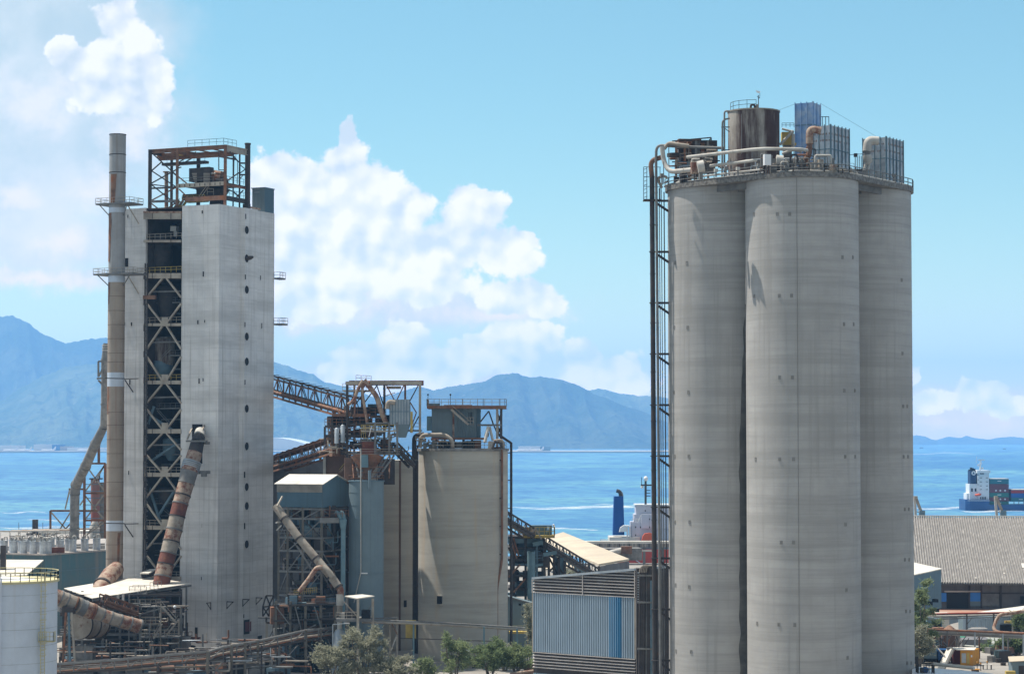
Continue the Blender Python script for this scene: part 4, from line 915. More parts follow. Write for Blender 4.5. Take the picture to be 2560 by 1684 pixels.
MB().rail([at(c0, zf2+.9)+tb*.3, at(c0, zf2+.9)+tb*8], 1.1, 1.3, .06).build('railing', M['steel_bl'], fr)
# upper crane walkway
a_, c_ = FA(404, 414, 6), FA(512, 413, 6); zc = a_.z
MB().par(at(a_, zc), at(c_, zc)-at(a_, zc), tb*1.5, V((0, 0, .5))).build('crane_walkway', M['steel_dk'], fr); MB().rail([at(a_, zc+.5), at(c_, zc+.5)], 1.1, 1.2, .07).build('railing', M['steel_bl'], fr)
MB().par(FA(411, 399, 5), at(FA(456, 399, 5), 0)-at(FA(411, 399, 5), 0), tb*1.4, V((0, 0, .9))).build('crane_trolley', M['yellow'], fr)
q = FA(418, 394, 4.5); MB().box(q+V((0, 0, .4)), 4, 1.2, .8, -TA).build('crane_beam', M['steel_rs'], fr)
mem(fr, 'access_stage', M['steel_dk'], FA(548, 391, 3), FA(590, 399, 7), .5, .25); MB().rail([FA(548, 390, 3), FA(590, 398, 7)], 1.1, 1, .06).build('railing', M['steel_bl'], fr)
mem(fr, 'hanger', M['steel_dk'], FA(547, 383, 3), FA(547, 425, 3), .18); fb(547, 425, 560, 425, 3, 3, .14); fb(585, 400, 584, 460, 5, 5, .16); fb(594, 405, 594, 460, 6, 6, .12)
# machines
mc = T('cooler_unit', 'dark slatted cooler with a rounded drum on the frame floor', 'machine', FA(520, 460, 4))
q = FA(500, 446, 3.5); MB().box(q+V((0, 0, .6)), 3.4, 2.6, 2.6, -TA).build('body', M['steel_dk'], mc)
q2 = FA(518, 443, 3.); MB().box(q2+V((0, 0, .6)), 2., 1.6, 2.6, -TA).build('body', M['steel_dk'], mc)
for k in range(6):
    for (x0, x1) in ((480+k*1.2, 492), (509, 525)): mem(mc, 'slat', M['steel_bg'], FA(x0, 434+k*4.2, 1.9), FA(x1, 434+k*4.2, 1.9), .12, .18)
MB().tube([FA(528, 441, 4.2), FA(558, 446, 4.2)], 1.35, 18).build('drum', M['steel_rs'], mc); MB().tube([FA(545, 452, 3.6), FA(566, 456, 3.6)], .8, 14).build('drum', M['steel_dk'], mc)
MB().slab([FA(488, 452, 3), FA(560, 455, 3), FA(548, 466, 3), FA(500, 466, 3)], tb*2).build('hopper', M['steel_dk'], mc)
for (x, y) in ((530, 434), (537, 434)): MB().ball(FA(x, y, 2.5), .25).build('cap', M['pipe_w'], mc)
hp = T('feed_hopper', 'dark feed hopper hanging under the frame floor', 'hopper', FA(520, 500, 3))
MB().slab([FA(488, 472, 3), FA(558, 472, 3), FA(540, 500, 3), FA(508, 500, 3)], tb*2.5).build('cone', M['steel_dk'], hp); MB().box(FA(545, 486, 5), 2.6, 2, 4.4, -TA).build('casing', M['steel_dk'], hp); MB().box(FA(478, 492, 3), 3.4, 1, 1., -TA).build('motor', M['steel_dk'], hp)
MB().box(FA(470, 497, 3), 2, 1, .6, -TA).build('plinth', M['rustpipe'], hp)
for (x0, y0, x1, y1) in ((498, 490, 518, 462), (505, 490, 524, 462)): mem(hp, 'ladder', M['steel_bg'], FA(x0, y0, .6), FA(x1, y1, .6), .09)
MB().rail([FA(518, 487, 1), FA(534, 487, 1)], 1.2, 1., .08).build('railing', M['steel_bg'], hp)
yp = T('orange_pipe', 'thick orange brown vertical pipe inside the left half of the roof frame', 'pipe', FA(416, 530, 4))
pipe(yp, 'pipe', M['rustpipe'], [FA(416, 537, 4), FA(416, 430, 4)], .38, 12); MB().tube([FA(416, 431, 4), FA(416, 429, 4)], .7, 12).build('flange', M['steel_rs'], yp)
ys = T('yellow_stair', 'yellow and rust stair with handrails climbing onto the block roof', 'stair', FA(450, 533, -1))
for k in range(3): mem(ys, 'stringer', M['yellow' if k != 1 else 'rustpipe'], FA(428+k*9, 535, .5+k*.5), FA(449+k*9, 502, .5+k*.5), .28); mem(ys, 'handrail', M['pipe_bg'], FA(429+k*9, 526, .5+k*.5), FA(449+k*9, 497, .5+k*.5), .1)
b = MB()
for k in range(9): q = FA(430+k*2.2, 533-k*3.6, .4); b.bar(q, q+tb*1.4, .3, .08)
b.build('tread', M['pipe_bg'], ys)
MB().box(FA(452, 524, 1), .9, 1, 1.6, -TA).build('locker', M['yellow'], ys); MB().par(FA(462, 506, 1.5), at(FA(512, 506, 1.5), 0)-at(FA(462, 506, 1.5), 0), tb*1.5, V((0, 0, .45))).build('landing', M['yellow'], ys)
MB().rail([FA(455, 503, 1.2), at(FA(512, 503, 1.2), FA(455, 503, 1.2).z)], 1., 1.2, .09).build('railing', M['yellow'], ys)
for k in range(6): mem(ys, 'scaffold', M['pipe_bg'], FA(432+k*4, 532-k*4, .2+k*.2), FA(438+k*5, 512-k*3, .2+k*.3), .1)
cb = T('stair_head_cabin', 'blue grey corrugated cabin on the right edge of the tower roof', 'cabin', (*ab(.3, LB-4), ZT))
o_ = V((*ab(.15, BL(661)-.0), ZT-.6)); la_ = (PL(628, 1000, V((o_.x, o_.y, 0)), ta)-V((o_.x, o_.y, 0))).dot(ta); zc2 = P(661, 470, o_.y).z
lb_ = LB-BL(661)-.1
MB().par(o_, ta*la_, tb*lb_, V((0, 0, zc2-o_.z))).build('body', M['clad_bl'], cb); MB().corr(o_+nA*.04, ta*la_, V((0, 0, zc2-o_.z)), 9, nA*.1).build('cladding', M['clad_bl'], cb)
MB().corr(o_+nB*.04, tb*lb_, V((0, 0, zc2-o_.z)), 12, nB*.08).build('cladding', M['clad_dk'], cb)  # deeper blue puts the unlit side's shade into the colour
MB().par(o_+V((0, 0, zc2-o_.z))-ta*.2-tb*.2, ta*(la_+.4), tb*(lb_+.4), V((0, 0, .16))).build('roof', M['clad_bl'], cb)
for y in (474, 481): q = PL(650, y, V((o_.x, o_.y, 0)), ta); MB().par(q, ta*1.2, nA*.2, V((0, 0, .12))).build('louvre', M['galv'], cb)
hr = T('winch', 'small winch and rusty beam behind the tower parapet', 'winch', FA(615, 512, 3)); q = V((*ab(1, BL(625)), ZT+.6)); MB().box(q, 1.2, 1, 1.1, -TA).build('motor', M['steel_dk'], hr); mem(hr, 'beam', M['rustpipe'], q+tb*1, q+tb*5, .3)
# ---- big rusted duct
du = T('kiln_duct', 'thick banded rusty duct slanting down from the tower opening', 'duct', P(400, 1520, 424))
dp = [(501, 1078, 434.2, 13), (498, 1092, 432.5, 15), (493, 1108, 431.4, 17), (488, 1130, 431, 18.5), (481, 1152, 430.5, 19), (473, 1178, 430, 22), (466, 1206, 429.5, 20), (457, 1237, 429, 19.5), (451, 1258, 428.6, 19.5), (443, 1290, 428, 19.5), (436, 1323, 427.5, 20), (428, 1352, 427, 20), (421, 1382, 426.5, 20), (414, 1409, 426, 20.5), (407, 1440, 425.5, 21), (402, 1466, 425, 21), (396, 1495, 424.6, 17), (389, 1518, 424.4, 13)]
cols = ['pipe_w', 'steel_dk', 'steel_dk', 'rustpipe', 'rustpipe', 'steel_gy', 'rustpipe', 'rustpipe', 'maroon2', 'pipe_bg', 'rustpipe', 'pipe_bg', 'maroon2', 'rustpipe', 'maroon2', 'maroon2', 'pipe_w']
for i in range(len(dp)-1):
    a_, c_ = dp[i], dp[i+1]; p_, q_ = P(*a_[:3]), P(*c_[:3])
    MB().tube([p_, q_], [S(a_[3], a_[2]), S(c_[3], c_[2])], 28, i in (0, len(dp)-2)).build('duct_section', M[cols[i]], du)
    if i > 5: d_ = (q_-p_).normalized(); MB().tube([p_-d_*.12, p_+d_*.12], S(a_[3]+1.3, a_[2]), 28).build('flange', M['steel_dk' if i % 2 else 'steel_gy'], du)
b = MB()
for k in range(6): y = 1154+k*4.2; d_ = (P(473, 1178, 430)-P(481, 1152, 430.5)).normalized(); m_ = P(481-k*1.35, y, 430.4); b.tube([m_-d_*.1, m_+d_*.1], S(23.5, 430), 28)
b.build('bellows', M['galv'], du)
b = MB()
for (x0, y0, x1, y1) in ((468, 1097, 480, 1070), (497, 1097, 511, 1062)): b.bar(P(x0, y0, 431), PA(x1, y1, 0), .25)
b.build('hanger_bar', M['pipe_bg'], du)
b = MB().box(P(492, 1102, 431), 3.8, 2.6, .35); b.box(P(505, 1107, 431.5), 3, .4, .5); b.build('collar', M['steel_gy'], du)
b = MB().box(P(503, 1180, 431), 3.4, .6, .6); b.box(P(510, 1184, 431), 1., 1., 1.1); b.build('stub_pipe', M['steel_gy'], du)
# ================================================================ ground
MB().add([(-330, -60, GZ), (330, -60, GZ), (330, 735, GZ), (-120, 735, GZ), (-150, 1000, GZ), (-330, 1000, GZ)], [(0, 1, 2, 3, 4, 5)]).build('ground', M['ground'], kind='structure', label='pale dusty concrete yard')
b = MB()
for (a_, c_) in (((330, 735), (-120, 735)), ((-120, 735), (-150, 1000)), ((-150, 1000), (-330, 1000))): b.bar(V((*a_, GZ-2)), V((*c_, GZ-2)), 3, 5)
b.build('quay', M['conc_dk'], kind='structure', label='concrete quay edge')
def col_(parent, name, mat, p, w_, z0=GZ): p = V(p); return MB().bar(V((p.x, p.y, z0)), p, w_).build(name, M[mat], parent)
def gallery(name, label, p0, p1, h_, w_, n_, mat='steel_rs', mat2='steel_dk', belt='steel_dk', roof=None, group=None, rails=False):
    p0, p1 = V(p0), V(p1); d = p1-p0; sd = V((-d.y, d.x, 0)).normalized(); up = V((0, 0, h_))
    if sd.y > 0: sd = -sd      # sd towards the camera
    t = T(name, label, 'conveyor', p0, group)
    for s_ in (0, 1):
        o_ = -sd*w_*(1-s_)
        mem(t, 'bottom_chord', M[mat], p0+o_, p1+o_, .3, .35); mem(t, 'top_chord', M[mat], p0+o_+up, p1+o_+up, .28)
        for i in range(n_+1):
            q = p0+d*(i/n_)+o_; mem(t, 'post', M[mat2 if s_ == 0 else mat], q, q+up, .2)
            if i < n_: mem(t, 'brace', M[mat2 if i % 2 else mat], q+(up if i % 2 else V((0, 0, 0))), q+d/n_+(V((0, 0, 0)) if i % 2 else up), .13)
    b = MB().par(p0-sd*w_*.85+V((0, 0, h_*.22)), d, sd*w_*.7, V((0, 0, .25))); b.build('belt', M[belt], t)
    pipe(t, 'side_pipe', M[mat], [p0+V((0, 0, h_*.3))+sd*.1, p1+V((0, 0, h_*.3))+sd*.1], .28, 8)
    if roof:
        for i in range(n_):
            q = p0+d*((i+.08)/n_)+up*1.04; MB().par(q-sd*(w_+.3), d*(.9/n_)+V((0, 0, .25)), sd*(w_+.6), V((0, 0, .1))).build('roof_sheet', M[roof], t)
    if rails: MB().rail([p0+sd*.3+V((0, 0, h_*.25)), p1+sd*.3+V((0, 0, h_*.25))], 1.1, 1.5, .07).build('railing', M['steel_gy'], t)
    return t
# ================================================================ middle silos
MC = P(1158, 1128, 422); MR = S(111.5, 422); MZ = P(1158, 1127, 422-MR).z
t = T('storage_silo', 'short beige concrete silo under the blue grey filter house', 'silo', (MC.x, MC.y, GZ)); MB().tube([(MC.x, MC.y, GZ), (MC.x, MC.y, 20), (MC.x, MC.y, MZ)], MR, 96).build('wall', M['conc_w'], t)
MB().cyl(MC.x, MC.y, MZ-.02, MZ+.45, MR+.25, 96).build('roof_slab', M['conc_dk'], t); ms = t
def ocm(px, py, r_=0): return oncyl(px, py, MC, MR+r_)
p, nr = ocm(1099, 1499, 0); bb_ = MB(); plate(bb_, p, nr, 1.1, 1.4, .04); o_ = bb_.build('window', M['black'], t); bb_ = MB(); plate(bb_, p-V((0, 0, .85)), nr, 1.4, .16, .25); plate(bb_, p+V((0, 0, .8)), nr, 1.4, .12, .12); bb_.build('frame', M['conc_w'], o_)
arc = [V((MC.x+(MR-.3)*cos(a), MC.y+(MR-.3)*sin(a), MZ+.45)) for a in [pi*(1.0+k/12) for k in range(13)]]
MB().rail(arc, 1.2, 1.6, .08).build('railing', M['steel_bg'], t)
for (px, y0, y1, r_, m_) in ((1255, 1150, 1400, .22, 'steel_rs'),):
    p, nr = ocm(px, 1200, .35); a_ = V((p.x, p.y, P(px, y0, p.y).z)); c_ = V((p.x, p.y, P(px, y1, p.y).z))
    rp_ = T('wall_pipe', 'rusty pipe bent over the rim of the beige silo and down its right side', 'pipe', V((p.x, p.y, GZ)))
    pipe(rp_, 'pipe', M[m_], bend([a_+V((-1.6, 1, 2.2)), a_+V((0, 0, 2.4)), a_, c_, V((c_.x-.9, c_.y-.3, P(1243, 1470, p.y).z)), V((c_.x-.9, c_.y-.3, GZ))], 1.), r_, 10)
    for y in (1150, 1245, 1315, 1385): q = V((p.x, p.y, P(px, y, p.y).z)); mem(rp_, 'bracket', M['steel_dk'], q, q-nr*.4+V((-.8, 0, 0)), .2)
BC = P(972, 1160, 443); BR = S(97, 443); BZ = P(985, 1150, 441-BR).z
t = T('storage_silo', 'brown shaded concrete silo between the blue tank and the beige silo', 'silo', (BC.x, BC.y, GZ)); MB().tube([(BC.x, BC.y, GZ), (BC.x, BC.y, 20), (BC.x, BC.y, BZ)], BR, 72).build('wall', M['conc_w'], t)
p, nr = oncyl(999, 1300, BC, BR+.02); b = MB(); b.par(V((p.x, p.y, GZ))-V((.25, 0, 0)), V((.5, 0, 0)), nr*.02, V((0, 0, BZ-GZ))); b.build('rust_streak', M['brick'], t)
p, nr = oncyl(1013, 1508, BC, BR); b = MB(); plate(b, p, nr, .6, 1.3, .05); b.build('window', M['black'], t)
BT = P(916, 1210, 405); TR = S(43.5, 405); TZ = P(916, 1203, 405-TR).z
t = T('steel_tank', 'tall slim blue grey steel tank with a white side pipe', 'tank', (BT.x, BT.y, GZ)); MB().tube([(BT.x, BT.y, GZ), (BT.x, BT.y, 20), (BT.x, BT.y, TZ)], TR, 64).build('shell', M['clad_bl'], t)
b = MB()
for k, y in enumerate((1203, 1230, 1262, 1295, 1330, 1363, 1398, 1432)):
    z_ = P(916, y, 402).z; b.cyl(BT.x, BT.y, z_-.06, z_+.06, TR+(.04 if y != 1432 else .12), 64)
b.build('band', M['clad_bl'], t)
MB().cyl(BT.x, BT.y, TZ, TZ+.15, TR+.15, 64).build('lid', M['steel_bl'], t)
def ot(px, py, r_=.3): return oncyl(px, py, BT, TR+r_)[0]
pipe(t, 'side_pipe', M['pipe_w'], [ot(902, 1120), ot(902, 1430), ot(885, 1505)], .1, 8); pipe(t, 'side_pipe', M['clad_bl'], [ot(924, 1175), ot(924, 1222)], .28, 10)
MB().bar(ot(903, 1432, .15), ot(919, 1432, .15), .22).build('patch', M['white'], t)
MB().rail([V((BT.x+TR*cos(a), BT.y+TR*sin(a), TZ+.15)) for a in [pi*(1+k/7) for k in range(8)]], .9, 1, .08).build('railing', M['steel_rs'], t)
# ladder shaft between silos
t = T('ladder_shaft', 'dark caged ladder shaft between the brown silo and the beige silo', 'ladder', P(1039, 1640, 430))
for x in (1034, 1044): q = P(x, 1112, 430); col_(t, 'stile', 'steel_dk', q, .3)
for k in range(24): z_ = 5+k*1.65; a_ = P(1032, 1200, 430); c_ = P(1046, 1200, 430); mem(t, 'rung', M['steel_dk'], V((a_.x, a_.y, z_)), V((c_.x, c_.y, z_)), .22)
q = P(1039, 1200, 430.6); MB().par(V((q.x-.35, q.y, GZ)), (.7, 0, 0), (0, .3, 0), (0, 0, P(1039, 1120, 430).z-GZ)).build('cable_tray', M['steel_dk'], t)
t = T('black_pipe', 'black pipe standing clear of the right side of the beige silo', 'pipe', P(1278, 1400, 424))
pipe(t, 'pipe', M['steel_dk'], [P(1243, 1082, 421), P(1251, 1089, 421), P(1278, 1107, 422), V((P(1278, 1107, 422).x, 422, GZ))], .26, 10)
for y in (1132, 1200, 1270): mem(t, 'bracket', M['steel_dk'], P(1266, y, 422), P(1281, y, 422), .16)
# ================================================================ filter house on the beige silo
fh = T('filter_house', 'blue grey filter house with railed roof and outside stair', 'filter house', (P(1140, 1100, 424).x, 424, MZ))
FC = P(1190, 1095, 418)
la_, lb_ = 9.0, 3.2
fl, fr_ = P(1079, 1095, 420), P(1191, 1095, 420); zt_, zb_ = P(1130, 1021, 420).z, P(1130, 1094, 420).z
MB().par(V((fl.x, 420, zb_)), V((fr_.x-fl.x, 0, 0)), V((0, 8, 0)), V((0, 0, zt_-zb_))).build('body', M['clad_bl'], fh)
mid_ = P(1134, 1095, 420); MB().corr(V((mid_.x, 419.97, zb_)), V((fr_.x-mid_.x, 0, 0)), V((0, 0, zt_-zb_)), 14, V((0, -.08, 0))).build('cladding', M['clad_bl'], fh)
MB().par(V((mid_.x-.2, 419.94, zb_)), V((.35, 0, 0)), V((0, -.05, 0)), V((0, 0, zt_-zb_))).build('rust_seam', M['rustpipe'], fh)
q = P(1201, 1095, 421); MB().par(V((fr_.x, 420.5, zb_)), V((q.x-fr_.x, 0, 0)), V((0, 7, 0)), V((0, 0, zt_-zb_))).build('side_bay', M['clad_dk'], fh)
ra, rc_ = P(1067, 1025, 418.5), P(1266, 1025, 418.5)
MB().par(V((ra.x, 418.5, zt_)), V((rc_.x-ra.x, 0, 0)), V((0, 10.5, 0)), V((0, 0, .55))).build('roof_platform', M['steel_rs'], fh)
rz = zt_+.56
MB().rail([V((ra.x, 428.8, rz)), V((ra.x, 418.6, rz)), V((rc_.x, 418.6, rz)), V((rc_.x, 428.8, rz))], 1.15, 1.3, .08).build('railing', M['steel_bg'], fh)
for x in (1067, 1070, 1098, 1126, 1156, 1194, 1208, 1250, 1262): q = P(x, 1000, 419); mem(fh, 'lightning_rod', M['steel_dk'], V((q.x, 419, rz)), V((q.x, 419, P(x, 985 if x in (1070, 1126) else 996, 419).z)), .09)
for x in (1070, 1126): MB().ball(P(x, 986, 419), .18).build('lamp_globe', M['black'], fh)
MB().box(P(1086, 1012, 421), 2, 1, .6).build('skylight', M['pipe_bl'], fh); MB().box(P(1145, 1014, 419.5), 5.2, 1.2, .35).build('rusty_beam', M['rustpipe'], fh)
for (x, m_) in ((1243, 'steel_bg'), (1253, 'steel_dk')):
    q = P(x, 1100, 419.5); mem(fh, 'column', M[m_], V((q.x, 419.5, MZ+.4)), V((q.x, 419.5, zt_)), .45)
for (x0, y0, x1, y1) in ((1222, 1027, 1201, 1054), (1222, 1027, 1234, 1062), (1234, 1062, 1246, 1088), (1243, 1030, 1254, 1060), (1254, 1030, 1243, 1060), (1243, 1062, 1254, 1088), (1254, 1062, 1243, 1088)): mem(fh, 'brace', M['steel_dk'], P(x0, y0, 419.5), P(x1, y1, 419.5), .26)
mem(fh, 'beam', M['steel_gy'], P(1193, 1062, 419.4), P(1254, 1062, 419.4), .35); mem(fh, 'beam', M['steel_rs'], P(1079, 1096, 419.4), P(1218, 1096, 419.4), .4)
for s_ in (0, 1.2): mem(fh, 'stair_stringer', M['steel_bg'], P(1128, 1023, 419-s_), P(1171, 1061, 419-s_), .16, .4)
b = MB()
for k in range(14): q = P(1128+k*3.2, 1023+k*2.85, 419); b.box(q+V((0, -.6, 0)), .35, 1.2, .06)
b.build('stair_tread', M['rustpipe'], fh); mem(fh, 'stair_rail', M['steel_bg'], P(1131, 1014, 418), P(1175, 1052, 418), .1)
q = P(1176, 1061, 418.6); st_ = MB().box(q, 1.2, 1.4, .15).build('stair_landing', M['steel_gy'], fh); MB().rail([q+V((-.6, -.7, .1)), q+V((.6, -.7, .1))], 1.2, .6, .08).build('railing', M['steel_bg'], fh)
q = P(1177, 1042, 419.95); MB().par(q-V((.4, 0, 1)), (.8, 0, 0), (0, -.05, 0), (0, 0, 1.9)).build('door', M['black'], fh)
MB().box(P(1073, 1058, 421), S(11, 421), 2, S(36, 421)).build('side_box', M['pipe_bl'], fh)
for x in (1090, 1112, 1135, 1158, 1180): q = P(x, 1100, 421); col_(fh, 'leg', 'steel_dk', V((q.x, 421, zb_)), .35, MZ+.4); q = P(x, 1100, 426); col_(fh, 'leg', 'steel_dk', V((q.x, 426, zb_)), .35, MZ+.4)
for (x0, x1) in ((1090, 1112), (1135, 1112), (1158, 1180)): mem(fh, 'leg_brace', M['steel_dk'], P(x0, 1097, 421), P(x1, 1120, 421), .15)
q = P(1140, 1108, 424); 
for i in range(9): x = 1085+i*13+rnd.random()*6; MB().box(P(x, 1112, 419+rnd.random()*4), .7+rnd.random(), .8, 1.+rnd.random()*.8).build('conveyor_box', M[rnd.choice(['steel_dk', 'steel_gy', 'steel_rs', 'black'])], fh)
t = T('white_chute', 'cream slanted chute beside the filter house frame', 'chute', P(1215, 1110, 417)); pipe(t, 'chute', M['pipe_w'], [P(1221, 1066, 418), P(1212, 1105, 417)], .3, 10); pipe(t, 'chute', M['pipe_w'], [P(1224, 1066, 418.5), P(1232, 1100, 418)], .24, 10); MB().tube([P(1218, 1082, 417.8), P(1216, 1090, 417.6)], .4, 10).build('band', M['steel_dk'], t)
def MP(name, label, mat, pts, r, rad=1., n=12): pp = [P(*q) for q in pts]; t = T(name, label, 'pipe', pp[-1]); pipe(t, 'pipe', M[mat], bend(pp, rad, 7), r, n); MB().tube([pp[-1]+V((0, 0, .12)), pp[-1]-V((0, 0, .05))], r*1.5, n).build('flange', M['steel_gy'], t); return t
MP('arched_pipe', 'long pink grey arched pipe crossing the left of the beige silo roof', 'pipe_bg', [(1050, 1118, 417), (1052, 1087, 417), (1112, 1086, 416.5), (1131, 1100, 416), (1131, 1120, 416)], .38, 1.8)
MP('arched_pipe', 'dark curved pipe rising over the ladder shaft', 'steel_dk', [(1060, 1085, 417.5), (1036, 1088, 417.5), (1035, 1150, 417.5)], .42, 2.)
MP('arched_pipe', 'outer pink arched pipe at the right of the beige silo roof', 'pipe_bg', [(1234, 1102, 415.5), (1257, 1098, 416), (1259, 1122, 416)], .26, 1.4)
MP('arched_pipe', 'inner dark arched pipe at the right of the beige silo roof', 'steel_dk', [(1231, 1122, 415.5), (1236, 1103, 415.5), (1252, 1106, 415.5), (1254, 1122, 415.5)], .24, 1.2)
t = T('pump_box', 'small beige pump housing at the right of the beige silo roof', 'pump', P(1227, 1120, 416)); MB().box(P(1227, 1112, 416.5), 1., 1., 1.3).build('body', M['pipe_w'], t); MB().box(P(1227, 1104, 416.5), .7, .7, .3).build('lid', M['pipe_bg'], t)
t = T('pipe_cluster', 'tangle of thin white pipes and valves left of the filter house', 'pipework', P(1075, 1120, 418))
for i in range(20):
    x = 1050+rnd.random()*48; y = 1092+rnd.random()*26; p = P(x, y, 416.5+rnd.random()*2); q = p+V((rnd.choice((-1, 1))*rnd.uniform(.5, 1.8), 0, rnd.uniform(-.8, .8)))
    pipe(t, 'branch_pipe', M[rnd.choice(['pipe_w', 'pipe_bg', 'steel_rs', 'steel_gy'])], bend([p, V((q.x, p.y, p.z)), q], .25, 3), rnd.uniform(.07, .14), 6)
for x in (1062, 1076, 1090): MB().box(P(x, 1116, 417), .6, .6, 1.).build('valve_box', M['steel_gy'], t)
# ================================================================ steel head house above the blue tank
hh = T('head_house', 'rusty open steel head house full of pipes above the blue tank', 'steel structure', P(940, 1190, 415))
D0, D1 = 411, 420
def hp_(x, y, D=D0): return P(x, y, D)
zr = hp_(868, 953).z
for (x, m_, yb) in ((868, 'steel_dk', 1190), (961, 'steel_dk', 1140), (1050, 'steel_bg', 1085)): mem(hh, 'column', M[m_], hp_(x, 953), V((hp_(x, 953).x, D0, hp_(x, yb).z)), .42)
for (x, yb) in ((886, 1150), (1013, 1000), (905, 1060)): mem(hh, 'column', M['steel_rs'], P(x, 958, D1), V((P(x, 958, D1).x, D1, P(x, yb, D1).z)), .36)
a_ = V((hp_(868, 953).x, D0, zr)); wd = hp_(1050, 955).x-a_.x
MB().par(a_-V((.3, .3, .6)), (wd+.6, 0, 0), (0, .35, 0), (0, 0, .6)).build('roof_beam', M['steel_bg'], hh); MB().par(a_+V((-.3, 9, -.5)), (wd+.6, 0, 0), (0, .4, 0), (0, 0, .9)).build('roof_beam', M['steel_rs'], hh)
for k in range(6): mem(hh, 'roof_joist', M['steel_rs'], a_+V((wd*k/5, 0, -.3)), a_+V((wd*k/5, 9, -.3)), .3, .5)
MB().par(a_+V((wd*.1, .1, .01)), (wd*.48, 0, 0), (0, 8.8, 0), (0, 0, .1)).build('roof_sheet', M['steel_bg'], hh)
MB().par(a_+V((wd*.53, 2, -1.3)), (wd*.2, 0, 0), (0, 1, 0), (0, 0, .5)).build('hoist_beam', M['steel_bg'], hh)
MB().rail([hp_(890, 950), hp_(928, 952)], .9, .8, .08).build('railing', M['steel_bg'], hh)
for q_ in ((872, 1010, 900, 965), (889, 1010, 915, 975), (931, 980, 966, 1055), (965, 960, 986, 1000), (1011, 960, 992, 1000), (1046, 962, 1024, 1003), (1024, 1003, 1041, 1031), (1041, 1031, 1025, 1075), (1047, 1040, 1026, 1080), (912, 1005, 945, 960), (941, 960, 958, 1010), (870, 1060, 886, 1020)):
    mem(hh, 'brace', M[rnd.choice(['steel_dk', 'steel_rs', 'steel_dk'])], hp_(*q_[:2]), hp_(*q_[2:]), .2)
for (x0, x1, y, m_, hgt) in ((830, 925, 1041, 'steel_rs', .55), (925, 965, 1044, 'steel_dk', .5), (856, 930, 978, 'steel_bg', .25), (812, 870, 1068, 'steel_dk', .4), (812, 900, 1093, 'steel_dk', .5), (870, 1000, 1137, 'steel_gy', .5), (1015, 1052, 1078, 'steel_gy', .3), (870, 960, 1064, 'steel_dk', .5)):
    o_ = hp_(x0, y); fo_ = MB().par(o_, (hp_(x1, y).x-o_.x, 0, 0), (0, 5 if y < 1100 else 8, 0), (0, 0, hgt)).build('floor', M[m_], hh)
    MB().rail([o_+V((0, 0, hgt)), V((hp_(x1, y).x, o_.y, o_.z+hgt))], 1.15, 1.1, .08).build('railing', M['steel_rs'] if y != 978 else M['steel_bg'], hh)
for x in (812, 830): mem(hh, 'column', M['steel_dk'], hp_(x, 1042 if x > 820 else 1066), hp_(x, 1110), .36)
for i in range(60):   # shaded machinery blocks on the floors
    x = 826+rnd.random()*150; y = rnd.choice((1052, 1083, 1112, 1128, 1055)); s_ = rnd.uniform(.7, 1.7)
    if x < 870 and y < 1045: continue
    MB().box(P(x, y, D0+1.5+rnd.random()*5), s_, s_, s_*rnd.uniform(.8, 1.4), rnd.random()*.5).build('machine_casing', M[rnd.choice(['steel_dk', 'steel_rs', 'steel_gy', 'brick', 'steel_dk', 'black'])], hh)
for i in range(75):
    x = 832+rnd.random()*165; y = 1066+rnd.random()*66; p = P(x, y, D0-.6+rnd.random()*3); q = p+V((rnd.choice((-1, 1))*rnd.uniform(.5, 2.4), 0, rnd.uniform(-1.4, 1.4)))
    pipe(hh, 'branch_pipe', M[rnd.choice(['steel_bg', 'pipe_bg', 'steel_rs', 'steel_dk', 'pipe_w'])], bend([p, V((q.x, p.y, p.z)), q], .4, 3), rnd.uniform(.08, .18), 6)
MB().box(P(910, 1028, 415), 4.6, 3, 1.6, .1).build('machine_casing', M['steel_dk'], hh); MB().box(P(938, 1022, 416), 2.6, 2.4, 1.8).build('machine_casing', M['steel_bl'], hh); MB().box(P(920, 1120, 410), 2.1, 1.6, 2.4).build('drum_casing', M['maroon2'], hh)
for (x, y0, y1, r_) in ((842, 1072, 1108, .42), (857, 1064, 1106, .42)): MB().tube([P(x, y1, 410), P(x, y0, 410), P(x, y0-3, 410)], [r_, r_, r_*.5], 14).build('gas_cylinder', M['galv'], hh)
for (pts, r_, m_) in (([(908, 950), (893, 975), (886, 1000), (870, 1011)], .3, 'rustpipe'), ([(906, 960), (906, 985), (918, 1055)], .26, 'rustpipe'), ([(910, 950), (928, 972), (943, 992), (950, 1022), (965, 1056)], .46, 'rustpipe'), ([(893, 975), (888, 1000), (886, 1040)], .16, 'steel_rs'), ([(925, 955), (912, 958), (906, 968)], .3, 'steel_rs')):
    pipe(hh, 'dust_pipe', M[m_], bend([hp_(*q, 410) for q in pts], 1., 4), r_, 12, 2.2)
for i in range(34):
    x = rnd.uniform(832, 985); y = rnd.choice((1044, 1068, 1094, 1137)); d_ = rnd.uniform(-22, 22); mem(hh, 'brace', M[rnd.choice(['steel_rs', 'steel_dk', 'steel_rs'])], hp_(x, y, 411+rnd.random()*5), hp_(x+d_, y-rnd.uniform(18, 28), 411+rnd.random()*5), .15)
mem(hh, 'fluorescent_lamp', M['white'], hp_(964, 989, 415), hp_(988, 981, 415), .16)
fb_ = T('bag_filter', 'blue grey ribbed bag filter hopper hanging in the steel head house', 'dust filter', hp_(996, 1090, 409))
o_ = hp_(974, 1060, 409); wx = hp_(1024, 1060, 409).x-o_.x; ht = hp_(974, 998, 409).z-o_.z
MB().par(o_, (wx, 0, 0), (0, 4, 0), (0, 0, ht)).build('casing', M['galv'], fb_)
